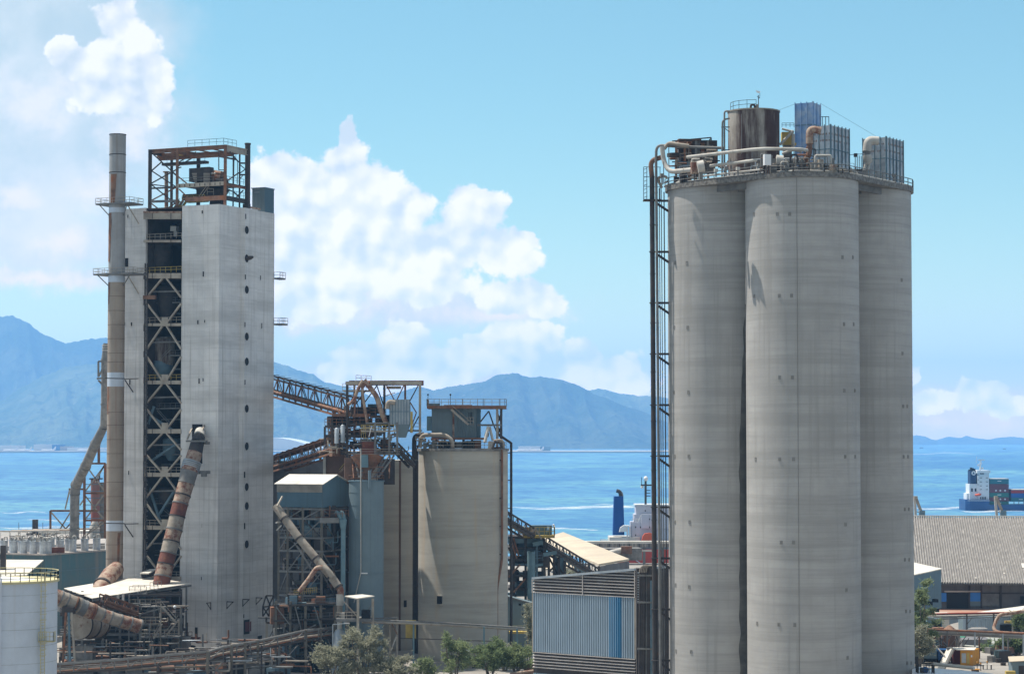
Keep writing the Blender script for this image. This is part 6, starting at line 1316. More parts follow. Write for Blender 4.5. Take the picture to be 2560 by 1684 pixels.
MB().box(q0+V((-.3, -.4, 2.8)), .35, .3, .5).build('valve', M['steel_gy'], pr_); MB().bar(q0+V((-.7, 0, 2.5)), q0+V((-.7, 0, 4.2)), .07).build('rod', M['steel_gy'], pr_)
pr_.location = q0
for ch_ in pr_.children: pass
for ch_ in pr_.children:
    for v_ in ch_.data.vertices: v_.co -= q0
ctr = 0
ords = ['first', 'second', 'third', 'fourth', 'fifth', 'sixth', 'seventh', 'eighth', 'ninth', 'tenth']
for row in range(2):
    for k in range(10):
        if row == 0:
            if k < 5: pos = q0+ta*(1.4+k*2.5)+tb*1.2
            else: pos = q0+tb*(2.2+(k-5)*4.3)+ta*1.
        else: pos = q0+ta*(3.6+(k % 5)*2.3)+tb*(6+(k//5)*7)
        lb = ('grey filter drum at the front roof edge, %s from the left' % ords[4-k]) if row == 0 and k < 5 else ('grey filter drum along the right roof edge, %s going back' % ords[k-5]) if row == 0 else ('grey filter drum in the %s inner row, %s from the right' % ('nearer' if k < 5 else 'farther', ords[k % 5]))
        if ctr == 0: pr_.location = pos; pr_['label'] = lb
        else:
            o_ = dup(pr_, (0, 0, 0), lb); o_.location = pos
        ctr += 1
t = T('roof_pipework', 'tangle of thin pale pipes and valves over the drums of the teal hall', 'pipework', q0)
for i in range(60):
    p = q0+ta*rnd.uniform(.5, 14)+tb*rnd.uniform(.5, 18)+V((0, 0, rnd.uniform(2.5, 4.2))); q = p+ta*rnd.uniform(-1.6, 1.6)+V((0, 0, rnd.uniform(-.9, .7)))
    pipe(t, 'branch_pipe', M[rnd.choice(['pipe_w', 'steel_gy', 'galv', 'steel_dk', 'pipe_bg'])], bend([p, V((q.x, q.y, p.z)), q], .25, 3), rnd.uniform(.06, .14), 6)
for k in range(5): pipe(t, 'header_pipe', M['rustpipe' if k % 2 else 'pipe_w'], [q0+ta*(14-k*.5)+tb*(3+k*3.2)+V((0, 0, 4.4)), q0+ta*.2+tb*(5+k*3.6)+V((0, 0, 4.6))], .13, 8)
MB().box(q0+tb*5+ta*.8+V((0, 0, .6)), 3, 1.4, 1.1, TA).build('red_unit', M['maroon2'], t)
# pale old roofs behind
t = T('grey_roof_hall', 'low grey tiled roof between the teal hall and the shore', 'hall', P(110, 1350, 700))
MB().slab([P(-40, 1372, 560), P(262, 1362, 560), P(262, 1336, 640), P(-40, 1345, 640)], (0, 0, .5)).build('roof', M['roof_gy'], t); a_, c_ = P(-40, 1372, 560), P(262, 1362, 560)
MB().slab([V((a_.x, 560.1, GZ)), V((c_.x, 560.1, GZ)), c_-V((0, 0, .1)), a_-V((0, 0, .1))], (0, .4, 0)).build('wall', M['roof_gy'], t)
MB().box(P(88, 1318, 640), 1.4, 1.4, 4.5).build('black_stack', M['steel_dk'], t); MB().box(P(84, 1334, 640), 4, .6, .5).build('black_stack_foot', M['steel_dk'], t)
for x in (47, 107): mem(t, 'rod', M['steel_gy'], P(x, 1342, 640), P(x, 1305, 640), .12)
t = T('low_white_shed', 'low long white shed at the shore behind the drums', 'shed', P(170, 1330, 760)); MB().box(P(172, 1330, 760), 24, 10, 1.4).build('roof', M['roof_w'], t); MB().box(P(172, 1338, 760), 23, 9, 2.4).build('wall', M['roof_gy'], t)
# slanted pipe and frames behind the chimney
t = T('slanted_duct', 'weathered round duct descending in bends behind the chimney', 'duct', P(185, 1325, 490))
sp_ = [(266, 858, 462, 8), (262, 900, 462, 9), (262, 1010, 462, 9.5), (260, 1066, 463, 10), (238, 1110, 468, 12), (214, 1165, 474, 12.5), (190, 1212, 480, 12.5), (187, 1232, 481, 12), (186, 1320, 482, 11.5), (186, 1345, 482, 11.5)]
for i in range(len(sp_)-1):
    a_, c_ = sp_[i], sp_[i+1]; p_, q_ = P(*a_[:3]), P(*c_[:3]); MB().tube([p_, q_], [S(a_[3], a_[2]), S(c_[3], c_[2])], 20).build('duct_section', M['steel_gy' if i % 3 == 0 else 'conc_dk'], t)
    d_ = (q_-p_).normalized(); MB().tube([q_-d_*.2, q_+d_*.2], S(c_[3]+1.2, c_[2]), 20).build('flange', M['steel_gy'], t)
for k in range(3): MB().tube([P(267, 862+k*6, 462), P(267, 865+k*6, 462)], S(12, 462), 14).build('vent_cowl', M['pipe_w'], t)
t = T('duct_trestle', 'open trestle frame carrying the slanted duct behind the chimney', 'trestle', P(210, 1340, 484))
def L2(x0, y0, x1, y1, w_, m_, nm='brace', D=486): mem(t, nm, M[m_], P(x0, y0, D), P(x1, y1, D), w_)
for q_ in ((211, 1158, 211, 1345), (263, 1158, 263, 1345), (126, 1276, 126, 1326), (247, 1160, 247, 1100)): L2(*q_, .5 if q_[0] > 200 else .4, 'steel_rs', 'post')
for q_ in ((209, 1158, 264, 1158), (126, 1276, 245, 1276), (209, 1232, 262, 1232), (209, 1300, 262, 1300), (172, 1222, 214, 1222)): L2(*q_, .4, 'steel_rs', 'beam')
for q_ in ((211, 1230, 262, 1162), (217, 1165, 262, 1228), (211, 1300, 262, 1234), (211, 1236, 262, 1300), (211, 1340, 262, 1304), (222, 1328, 255, 1300), (128, 1280, 165, 1322), (165, 1320, 200, 1282), (150, 1322, 176, 1280), (174, 1224, 163, 1272), (200, 1262, 215, 1240), (238, 1205, 262, 1160)): L2(*q_, .28, 'pipe_bg' if q_[0] % 2 else 'steel_bg')
for k in range(8): L2(209+k*1, 1210+k*17, 262, 1210+k*17, .14, 'steel_bl', 'rail')
t = T('walk_bracket', 'small railed bracket high on the slanted duct beside the chimney', 'bracket', P(255, 950, 460))
for q_ in ((246, 903, 246, 942), (246, 903, 262, 903), (262, 912, 247, 940), (242, 946, 263, 944), (246, 950, 264, 970)): mem(t, 'bar', M['steel_gy'], P(*q_[:2], 460), P(*q_[2:], 460), .35)
t = T('red_silo', 'faded red and grey slim silo behind the trestle', 'silo', P(240, 1340, 500)); MB().tube([P(238, 1345, 500), P(238, 1197, 500)], S(11, 500), 20).build('shell', M['red_old'], t); MB().tube([P(252, 1345, 503), P(252, 1205, 503)], S(10, 503), 18).build('shell', M['conc_dk'], t); MB().box(P(240, 1196, 500), 2.6, 2, .3).build('cap', M['steel_dk'], t)
MB().tube([P(238, 1300, 499), P(236, 1318, 499), P(236, 1345, 499)], [.5, 1.1, 1.1], 16).build('cone', M['pipe_w'], t); mem(t, 'vent', M['steel_dk'], P(249, 1197, 500), P(249, 1180, 500), .25)
# white canopy
t = T('white_canopy', 'broad white sheet canopy roof left of the tower foot', 'canopy', P(330, 1560, 412))
cv = [P(160, 1470, 425), P(352, 1441, 424), P(477, 1459, 418.5), P(425, 1469, 414), P(231, 1496, 410), P(214, 1492, 411)]
cz = sum(p.z for p in cv)/len(cv)
ll = [PG(162, 1470, 20), PG(352, 1440, 20), PG(477, 1459, 20), PG(232, 1496, 20)]
def cz_(px, py, D): return P(px, py, D)
A4 = [P(160, 1471, 425), P(352, 1440, 436), P(478, 1459, 425), P(231, 1496, 408)]
MB().slab(A4, (0, 0, .14)).build('roof', M['roof_w'], t)
MB().slab([P(350, 1434, 431), P(374, 1424, 434), P(392, 1424, 433), P(372, 1434, 430)], (0, 0, .2)).build('raised_roof', M['roof_w'], t); mem(t, 'raised_post', M['black'], P(354, 1440, 431), P(390, 1432, 432), .8)
for (x, y, D) in ((450, 1462, 423), (345, 1478, 414), (258, 1491, 409.5), (466, 1461, 424)): p = P(x, y, D); col_(t, 'post', 'steel_gy', p-V((0, 0, .1)), .3)
mem(t, 'eave_beam', M['steel_gy'], A4[3]-V((0, 0, .3)), A4[2]-V((0, 0, .3)), .2, .35)
q = A4[0]; MB().slab([A4[0]-V((0, 0, 3)), A4[1]-V((0, 0, 3)), A4[1]-V((0, 0, .1)), A4[0]-V((0, 0, .1))], (0, .3, 0)).build('back_wall', M['wall_gy'], t)
for (x, y) in ((295, 1485), (308, 1482)): q = P(x, y, 411); mem(t, 'hanging_sign', M['roof_w'], q, q-V((0, 0, 1.6)), .4)
# dark hall body behind/under the canopy
t = T('kiln_shed', 'dark open machinery shed full of beams below the white canopy', 'shed', P(300, 1600, 418))
o_ = P(150, 1600, 424); wx = P(470, 1600, 424).x-o_.x
MB().par(V((o_.x, 426, GZ)), (wx*.93, 0, 0), (0, .3, 0), (0, 0, P(300, 1480, 426).z-GZ)).build('back_wall', M['steel_dk'], t)
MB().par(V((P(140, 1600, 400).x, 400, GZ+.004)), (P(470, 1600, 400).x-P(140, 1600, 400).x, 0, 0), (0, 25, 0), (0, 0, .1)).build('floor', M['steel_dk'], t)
zs = [9, 12.5, 16]
for i, x in enumerate((176, 205, 255, 300, 345, 385, 425, 452)):
    for D in (413, 418, 423): mem(t, 'column', M['steel_gy' if D < 415 and i % 2 else 'steel_dk'], V((P(x, 1600, D).x, D, GZ)), V((P(x, 1600, D).x, D, 16.5 if D > 415 else 14)), .4)
for z_ in zs:
    for D in (413, 418, 423): a_, c_ = P(150, 1600, D), P(452, 1600, D); mem(t, 'beam', M['steel_dk' if z_ > 9.5 else 'steel_gy'], V((a_.x, D, z_)), V((c_.x, D, z_)), .35, .4)
for z_ in (9, 12.5): a_, c_ = P(150, 1600, 414), P(452, 1600, 414); MB().par(V((a_.x, 414, z_+.2)), (c_.x-a_.x, 0, 0), (0, 9, 0), (0, 0, .15)).build('floor', M['steel_dk'], t); MB().rail([V((a_.x, 413, z_+.35)), V((c_.x, 413, z_+.35))], 1.1, 1.5, .07).build('railing', M['steel_gy'], t)
for i in range(60):
    x = rnd.uniform(150, 450); z_ = rnd.choice((4, 9.3, 12.8)); D = rnd.uniform(414, 423); s_ = rnd.uniform(.8, 2.6); MB().box(V((P(x, 1600, D).x, D, z_+s_/2)), s_*1.2, s_, s_, rnd.random()).build('machine_casing', M[rnd.choice(['steel_dk', 'steel_gy', 'black', 'steel_rs', 'steel_bl', 'steel_dk'])], t)
for i in range(50):
    x = rnd.uniform(150, 450); z_ = rnd.uniform(4.5, 15); D = rnd.uniform(411, 416); p = V((P(x, 1600, D).x, D, z_)); q = p+V((rnd.uniform(-4, 4), 0, rnd.choice((0, 0, 0, -2, 2))))
    pipe(t, 'branch_pipe', M[rnd.choice(['steel_gy', 'steel_bg', 'steel_rs', 'steel_dk', 'steel_bl'])], bend([p, V((q.x, p.y, p.z)), q], .3, 3), rnd.uniform(.07, .18), 6)
t = T('kiln', 'large brown rotary kiln drum seen under the big duct', 'kiln', P(215, 1585, 396)); MB().tube([P(196, 1560, 394), P(246, 1556, 402)], 2.5, 32).build('shell', M['pipe_bg'], t)
for x in (200, 222, 244): D = 394+(x-196)*.16; MB().tube([P(x, 1559, D), P(x+3, 1559, D+.3)], 2.62, 32).build('tyre', M['steel_dk'], t)
MB().box(V((P(215, 1560, 396).x, 396, 6.3)), 3, 3, 4.6).build('pier', M['conc_dk'], t)
# horizontal duct
t = T('kiln_duct', 'long beige rusty duct running from the white tank to the machinery tower', 'duct', P(250, 1600, 392))
hp2 = [(132, 1488, 387, 19), (150, 1495, 387.5, 20), (165, 1501, 388, 20), (188, 1510, 388.5, 20), (195, 1513, 389, 21), (212, 1520, 389.5, 20), (228, 1526, 390, 19.5), (236, 1528, 390.2, 18), (255, 1536, 391, 16), (276, 1543, 391.6, 16), (300, 1551, 392.4, 16), (325, 1558, 393.2, 17), (349, 1565, 394, 17.5)]
hc = ['rustpipe', 'pipe_bg', 'pipe_bg', 'pipe_bg', 'steel_gy', 'rustpipe', 'maroon2', 'pipe_bg', 'rustpipe', 'pipe_bg', 'rustpipe', 'rustpipe']
for i in range(12):
    a_, c_ = hp2[i], hp2[i+1]; p_, q_ = P(*a_[:3]), P(*c_[:3]); MB().tube([p_, q_], [S(a_[3], a_[2]), S(c_[3], c_[2])], 28).build('duct_section', M[hc[i]], t); d_ = (q_-p_).normalized()
    MB().tube([q_-d_*.12, q_+d_*.12], S(c_[3]+1.2, c_[2]), 28).build('flange', M['steel_rs' if i in (2, 5, 6) else 'steel_gy'], t)
t = T('duct_support', 'tapering steel trestle under the left end of the big duct', 'trestle', P(175, 1684, 386))
MB().box(P(172, 1524, 387), 2., 2., 1.2).build('saddle', M['steel_dk'], t)
for (x0, x1, m_) in ((165, 155, 'steel_rs'), (179, 190, 'steel_bg'), (172, 176, 'steel_bl')): q = P(x1, 1684, 385); mem(t, 'leg', M[m_], P(x0, 1530, 386), V((q.x, 385, GZ)), .34)
for k in range(6): y = 1545+k*24; mem(t, 'brace', M['steel_gy'], P(164-k*1.5, y, 386), P(180+k*1.8, y+22, 386), .14); mem(t, 'brace', M['steel_bl'], P(180+k*1.8, y, 386), P(164-k*1.5, y+22, 386), .12)
# machinery tower below the rusty duct
t = T('valve_tower', 'crowded platform of railings, stairs and ducts under the slanting rusty duct', 'steel structure', P(395, 1600, 412))
MB().tube([P(385, 1518, 424), P(380, 1528, 420), P(378, 1556, 417)], [1.0, 1.3, 1.3], 18).build('throat', M['pipe_bg'], t); MB().ball(P(378, 1548, 416), 1.75, 14, 1.3).build('valve_body', M['conc_dk'], t)
for (x0, x1, y, D) in ((325, 402, 1518, 414), (350, 402, 1562, 412), (350, 448, 1594, 411), (400, 448, 1594, 409), (375, 395, 1475, 418), (323, 366, 1485, 416)):
    o_ = P(x0, y, D); w_ = P(x1, y, D).x-o_.x; MB().par(o_, (w_, 0, 0), (0, 4, 0), (0, 0, .25)).build('floor', M['steel_gy'], t); MB().rail([o_+V((0, 0, .25)), o_+V((w_, 0, .25))], 1.2, .9, .09).build('railing', M['steel_bg'], t)
    MB().rail([o_+V((w_, 4, .25)), o_+V((0, 4, .25))], 1.2, .9, .07).build('railing', M['steel_gy'], t)
for (x, y0) in ((350, 1535), (402, 1510), (447, 1545), (374, 1560), (323, 1485)): q = P(x, y0, 411); mem(t, 'column', M['steel_bg' if x > 400 else 'steel_gy'], q, V((q.x, 411, GZ)), .26)
for (x0, y0, x1, y1) in ((404, 1515, 440, 1555), (445, 1550, 412, 1592), (404, 1560, 385, 1594)):
    for k in (0, .9): mem(t, 'stair_stringer', M['steel_bg'], P(x0, y0, 410-k), P(x1, y1, 410-k), .14, .3); mem(t, 'stair_rail', M['steel_bg'], P(x0, y0-12, 410-k), P(x1, y1-12, 410-k), .08)
    b = MB()
    for k in range(14): b.box(P(x0+(x1-x0)*k/13, y0+(y1-y0)*k/13, 409.5), .3, .9, .05)
    b.build('stair_tread', M['steel_gy'], t)
for q_ in ((350, 1600, 372, 1640), (402, 1600, 378, 1636), (402, 1600, 420, 1640), (350, 1535, 402, 1520)): mem(t, 'brace', M['steel_gy'], P(*q_[:2], 411), P(*q_[2:], 411), .2)
for i in range(26):
    x = rnd.uniform(330, 445); y = rnd.uniform(1500, 1592); p = P(x, y, 411+rnd.random()*3); q = p+V((rnd.choice((-1, 1))*rnd.uniform(.5, 2.), 0, rnd.uniform(-1.5, 1.5)))
    pipe(t, 'branch_pipe', M[rnd.choice(['steel_bg', 'pipe_w', 'steel_gy', 'steel_rs', 'pipe_bg'])], bend([p, V((q.x, p.y, p.z)), q], .25, 3), rnd.uniform(.06, .15), 6)
for i in range(12): MB().box(P(rnd.uniform(335, 440), rnd.choice((1514, 1558, 1588)), 413+rnd.random()*2), rnd.uniform(.6, 1.4), .8, rnd.uniform(.6, 1.5), rnd.random()).build('machine_casing', M[rnd.choice(['steel_gy', 'steel_dk', 'steel_rs', 'steel_bg'])], t)
mem(t, 'lamp_post', M['steel_gy'], P(439, 1560, 410), P(438, 1518, 410), .1); MB().ball(P(437, 1516, 410), .3).build('lamp', M['white'], t)
gallery('conveyor', 'small dark pipe gallery between canopy and valve tower', P(262, 1508, 405), P(345, 1538, 409), 1.6, 2, 8, 'steel_rs', 'steel_dk')
# tower foot pieces
t = T('foot_shed', 'pale low shed and dark frames at the foot of the tower', 'shed', P(440, 1620, 420)); MB().box(V((P(436, 1640, 420).x, 420, 6)), 5.5, 4, 4).build('body', M['roof_gy'], t)
for x in (452, 468): q = P(x, 1555, 421); mem(t, 'post', M['steel_dk'], V((q.x, 421, GZ)), q, .25)
MB().rail([P(452, 1600, 421), P(480, 1597, 421)], 1.4, .8, .09).build('railing', M['steel_dk'], t); MB().tube([P(481, 1625, 422), P(481, 1625, 424)], 1., 16).build('round_duct', M['black'], t); MB().box(P(487, 1597, 424), 2, 1.4, .8).build('box', M['maroon2'], t)
# ================================================================ pipe bridge along the bottom
t = T('pipe_bridge', 'long steel pipe bridge on legs crossing in front of the tower foot', 'pipe bridge', P(500, 1684, 385))
path = [(130, 1672, 372), (300, 1660, 375), (395, 1650, 377), (520, 1640, 379), (552, 1630, 381), (650, 1612, 385), (760, 1588, 391), (830, 1580, 396)]
def bpnt(x, dy=0):
    for a_, c_ in zip(path, path[1:]):
        if a_[0] <= x <= c_[0]: u_ = (x-a_[0])/(c_[0]-a_[0]); return P(x, a_[1]+(c_[1]-a_[1])*u_+dy, a_[2]+(c_[2]-a_[2])*u_)
for a_, c_ in zip(path, path[1:]):
    for (dy, w_, m_, y_) in ((-12, .2, 'steel_gy', 0), (12, .28, 'steel_dk', 0), (-12, .18, 'steel_gy', 2), (12, .22, 'steel_dk', 2)):
        mem(t, 'rail_beam', M[m_], P(a_[0], a_[1]+dy, a_[2])+V((0, y_, 0)), P(c_[0], c_[1]+dy, c_[2])+V((0, y_, 0)), w_)
for (dy, r_, m_, y_) in ((4, .2, 'pipe_bg', .4), (8, .16, 'steel_gy', 1.), (1, .12, 'pipe_w', 1.2), (6, .14, 'steel_rs', .1), (9, .2, 'pipe_bg', 1.6), (-2, .1, 'steel_dk', .8), (-6, .14, 'steel_rs', 1.4), (-9, .1, 'steel_gy', .5)): pipe(t, 'pipe', M[m_], [P(a[0], a[1]+dy, a[2])+V((0, y_, 0)) for a in path], r_, 8, 6)
for i, x in enumerate(range(150, 830, 34)):
    mem(t, 'post', M['steel_gy'], bpnt(x, -12), bpnt(x, 12), .2); mem(t, 'cross_bar', M['steel_gy'], bpnt(x, 12), bpnt(x, 12)+V((0, 2, 0)), .22)
    if i % 2: mem(t, 'brace', M['steel_gy'], bpnt(x, 12), bpnt(min(x+34, 829), -12), .12)
for x, m_ in ((275, 'steel_dk'), (395, 'steel_dk'), (519, 'frame_tan'), (579, 'frame_tan'), (613, 'frame_tan'), (645, 'frame_tan'), (698, 'steel_gy'), (715, 'steel_dk'), (765, 'frame_tan'), (802, 'frame_tan')):
    q = bpnt(x, 10); mem(t, 'leg', M[m_], V((q.x, q.y, GZ)), bpnt(x, -14) if m_ == 'frame_tan' else q, .42)
for (x0, x1) in ((698, 745), (765, 802), (519, 560)): a_, c_ = bpnt(x0, 20), bpnt(x1, 60); mem(t, 'leg_brace', M['steel_gy'], a_, c_, .16); mem(t, 'leg_brace', M['steel_gy'], bpnt(x1, 20), bpnt(x0, 60), .16)
# frame right of the tower foot
t = T('portal_frame', 'grey steel portal frame leaning on the right foot of the tower', 'steel structure', P(690, 1600, 412))
for q_ in ((645, 1543, 716, 1546, .35), (716, 1546, 752, 1544, .3), (667, 1555, 714, 1549, .25)): mem(t, 'beam', M['steel_gy'], P(q_[0], q_[1], 412), P(q_[2], q_[3], 412), q_[4])
for (x, y, m_) in ((667, 1555, 'steel_bg'), (714, 1546, 'steel_bg'), (751, 1530, 'steel_gy'), (692, 1556, 'steel_gy')): q = P(x, y, 412); col_(t, 'post', m_, q, .4)
for q_ in ((667, 1605, 690, 1560), (730, 1580, 750, 1548), (716, 1600, 748, 1560)): mem(t, 'brace', M['steel_gy'], P(*q_[:2], 412), P(*q_[2:], 412), .18)
for q_ in ((665, 1488, 684, 1488), (657, 1516, 684, 1514), (665, 1488, 657, 1516), (665, 1488, 676, 1514), (684, 1488, 672, 1514), (657, 1516, 657, 1540), (673, 1516, 673, 1540), (657, 1516, 673, 1540), (673, 1516, 657, 1540)): mem(t, 'truss_bar', M['steel_dk'], P(*q_[:2], 420), P(*q_[2:], 420), .26)
pipe(t, 'hose', M['steel_gy'], bend([P(738, 1560, 411), P(740, 1526, 411), P(758, 1528, 411), P(768, 1555, 411)], 1.), .09, 6)
M_st = T('street_lamp', 'slim street lamp in front of the grey trees', 'street lamp', P(832, 1684, 372)); q = P(832, 1560, 372); mem(M_st, 'pole', M['galv'], V((q.x, q.y, GZ)), q, .16); mem(M_st, 'arm', M['galv'], q, P(868, 1557, 372), .12); MB().box(P(867, 1557, 372), .9, .3, .16).build('lamp_head', M['lumin'], M_st)
# pipe bridge over the silo foot
t = T('pipe_bridge', 'thin pipe bridge crossing low in front of the beige silo', 'pipe bridge', P(1100, 1570, 400))
pth = [(905, 1549, 396), (1045, 1553, 398), (1160, 1559, 399), (1334, 1570, 402)]
for dy, r_, m_ in ((0, .14, 'steel_gy'), (5, .18, 'steel_bg'), (3, .1, 'pipe_w')): pipe(t, 'pipe', M[m_], [P(a[0], a[1]+dy, a[2]) for a in pth], r_, 8, 5)
for (x, y0) in ((975, 1546), (993, 1544), (1210, 1566), (1293, 1570), (1034, 1555)): q = P(x, y0, 399); col_(t, 'post', 'steel_bg' if x < 1000 else 'pipe_bl', q, .3)
mem(t, 'beam', M['steel_gy'], P(905, 1546, 398), P(994, 1543, 398), .25); mem(t, 'beam', M['steel_gy'], P(905, 1556, 398), P(975, 1553, 398), .3); mem(t, 'brace', M['steel_rs'], P(976, 1550, 398.5), P(993, 1585, 398.5), .16); mem(t, 'prop', M['pipe_w'], P(991, 1590, 398), P(977, 1625, 398), .22)
mem(t, 'cable', M['steel_dk'], P(1000, 1594, 399), P(1240, 1602, 399), .14); MB().box(P(1027, 1572, 400), 1.8, 1, 3.2).build('yellow_box', M['yellow'], t)
t2_ = T('street_lamp', 'slim street lamp arching over the pipe bridge in front of the beige silo', 'street lamp', P(1211, 1640, 400)); q = P(1211, 1570, 400)
pipe(t2_, 'pole', M['galv'], bend([V((q.x, 400, GZ)), q+V((0, 0, .6)), P(1200, 1562, 400)], .4), .1, 6); MB().box(P(1200, 1563, 400), .8, .3, .15).build('lamp_head', M['lumin'], t2_)
t = T('service_wall', 'grey blue low concrete annex with sloping top right of the beige silo', 'annex', P(1290, 1560, 440))
a_, c_ = P(1245, 1486, 440), P(1338, 1512, 440); MB().slab([V((a_.x, 440, GZ)), V((c_.x, 440, GZ)), c_, a_], (0, 8, 0)).build('wall', M['clad_bl'], t); mem(t, 'coping', M['steel_gy'], a_+V((0, -.2, .15)), c_+V((0, -.2, .15)), .4, .3)
for (x, y) in ((1300, 1510), (1318, 1513), (1309, 1535)): MB().box(P(x, y, 439.98), .5, .1, .4).build('vent', M['black'], t)
o_ = P(1272, 1583, 436); MB().par(o_, (5, 0, 0), (0, 2, 0), (0, 0, .4)).build('yellow_landing', M['yellow'], t); MB().rail([o_+V((0, 0, .4)), o_+V((5, 0, .4))], 1.1, .7, .08).build('railing', M['rail_y'], t)
t = T('utility_box', 'white utility cabin at the foot of the beige silo', 'cabin', PG(1185, 1655)); p = PG(1185, 1655); p.y = 411; MB().box(P(1168, 1655, 404)*1, 1, 1, 1) if 0 else None
p = V((P(1170, 1640, 404).x, 404, GZ)); MB().box(p, 3.6, 2.6, 2.8, 0, True).build('body', M['roof_gy'], t); MB().box(p+V((0, 0, 2.8)), 4, 3, .2, 0, True).build('roof', M['roof_w'], t); MB().box(p+V((1.2, -1.31, 0)), .9, .04, 2, 0, True).build('door', M['steel_dk'], t)
t = T('fallen_pipe', 'brown pipes lying along the yard edge beside the louvred building', 'pipe', P(1310, 1680, 385))
for k in range(2): pipe(t, 'pipe', M['pipe_bg' if k else 'rustpipe'], [P(1275, 1684+k*6, 384), P(1334, 1676+k*8, 384)], .28, 10)
t = T('water_tank', 'small white domed tank by the louvred building', 'tank', P(1328, 1650, 390)); q = P(1328, 1652, 390); MB().cyl(q.x, q.y, q.z, q.z+1.2, .55, 16).build('shell', M['white'], t); MB().ball(q+V((0, 0, 1.2)), .55, 12, .6).build('dome', M['white'], t); MB().box(V((q.x, q.y, (q.z+GZ)/2)), 2.6, 2, q.z-GZ).build('plinth', M['steel_rs'], t)

# dark pipework yard between the tower foot and the white roofed stage
t = T('pipe_yard', 'dark jumble of columns, pipes and landings left of the grey trees', 'steel structure', P(760, 1684, 398))
MB().par(V((P(684, 1600, 386).x, 386, GZ+.004)), (P(870, 1600, 386).x-P(684, 1600, 386).x, 0, 0), (0, 22, 0), (0, 0, .08)).build('floor', M['black'], t)  # black floor added to paint the ground under the frames as shaded
for x in (690, 726, 764, 802, 838):
    for D in (396, 402): q = P(x, 1502+(x % 3)*6, D); mem(t, 'column', M['frame_tan' if D < 400 else 'steel_dk'], V((q.x, D, GZ)), q, .42)
for y in (1508, 1545, 1590, 1640):
    mem(t, 'beam', M['steel_dk'], P(684, y+6, 395.8), P(842, y, 395.8), .32); mem(t, 'beam', M['steel_gy'], P(684, y+4, 402), P(842, y-2, 402), .3)
    a_, c_ = P(684, y+8, 396), P(842, y+2, 396); MB().par(a_, c_-a_, (0, 6, 0), (0, 0, .15)).build('landing', M['steel_dk'], t); MB().rail([a_+V((0, 0, .1)), c_+V((0, 0, .1))], 1.1, 1.2, .06).build('railing', M['steel_gy'], t)
for i in range(60):
    x = rnd.uniform(688, 838); y = rnd.uniform(1505, 1680); p = P(x, y, rnd.uniform(395, 401)); q = p+V((rnd.uniform(-2.5, 2.5), 0, rnd.choice((0, -2, 2, 1, -1))))
    pipe(t, 'branch_pipe', M[rnd.choice(['steel_gy', 'steel_dk', 'steel_rs', 'steel_bl', 'steel_dk', 'pipe_bg'])], bend([p, V((q.x, p.y, p.z)), q], .3, 3), rnd.uniform(.07, .22), 6)
for i in range(44): s_ = rnd.uniform(.8, 2.6); MB().box(P(rnd.uniform(690, 836), rnd.choice((1500, 1537, 1582, 1632, 1670)), rnd.uniform(397, 402)), s_, s_, s_*rnd.uniform(.6, 1.3), rnd.random()).build('machine_casing', M[rnd.choice(['steel_dk', 'black', 'steel_gy', 'steel_bl', 'steel_dk', 'steel_rs'])], t)
for k in range(6): mem(t, 'brace', M['steel_gy'], P(690+k*24, 1515+(k % 2)*60, 395.5), P(724+k*22, 1560+(k % 3)*36, 395.5), .18)
MB().rail([P(735, 1487, 396), P(792, 1480, 396)], .9, .35, .06).build('green_rail', M['yellow'], t)

# dark cluttered ground between the tower and the pipe bridge
t = T('foot_machinery', 'dark low machinery and pipes spread below the pipe bridge at the tower foot', 'machinery', P(500, 1684, 392))
MB().par(V((P(130, 1600, 378).x, 378, GZ+.008)), (P(690, 1600, 378).x-P(130, 1600, 378).x, 0, 0), (0, 46, 0), (0, 0, .02)).build('dark_floor', M['steel_dk'], t)  # thin dark sheet over the yard ground
for i in range(90):
    x = rnd.uniform(140, 700); D = rnd.uniform(384, 412 if x < 480 or x > 650 else 418); s_ = rnd.uniform(.8, 2.8); q = V((P(x, 1600, D).x, D, GZ)); MB().box(q, s_*1.4, s_, s_*rnd.uniform(.5, 1.1), rnd.random(), True).build('machine_casing', M[rnd.choice(['steel_dk', 'steel_gy', 'black', 'steel_bl', 'conc_dk', 'steel_rs'])], t)
for i in range(110):
    x = rnd.uniform(140, 760); D = rnd.uniform(381, 410); p = V((P(x, 1600, D).x, D, GZ+rnd.uniform(.5, 5.5))); q = p+V((rnd.uniform(-7, 7), rnd.uniform(-1, 1), rnd.choice((0, 0, 0, -2, 1.5))))
    pipe(t, 'branch_pipe', M[rnd.choice(['steel_gy', 'steel_dk', 'steel_rs', 'steel_bg', 'pipe_bg', 'galv'])], bend([p, V((q.x, q.y, p.z)), q], .3, 3), rnd.uniform(.07, .2), 6)
for i in range(26):
    x = 150+i*21; D = 384+(i % 3)*7; q = V((P(x, 1600, D).x, D, GZ)); MB().bar(q, q+V((0, 0, rnd.uniform(3, 6.5))), .28).build('stanchion', M['steel_gy' if i % 2 else 'steel_dk'], t)
for y in (1650, 1664, 1676): pipe(t, 'long_pipe', M['pipe_bg' if y == 1664 else 'steel_gy'], [P(135, y+16, 376), P(520, y, 381), P(690, y-14, 386)], .16, 8, 6)
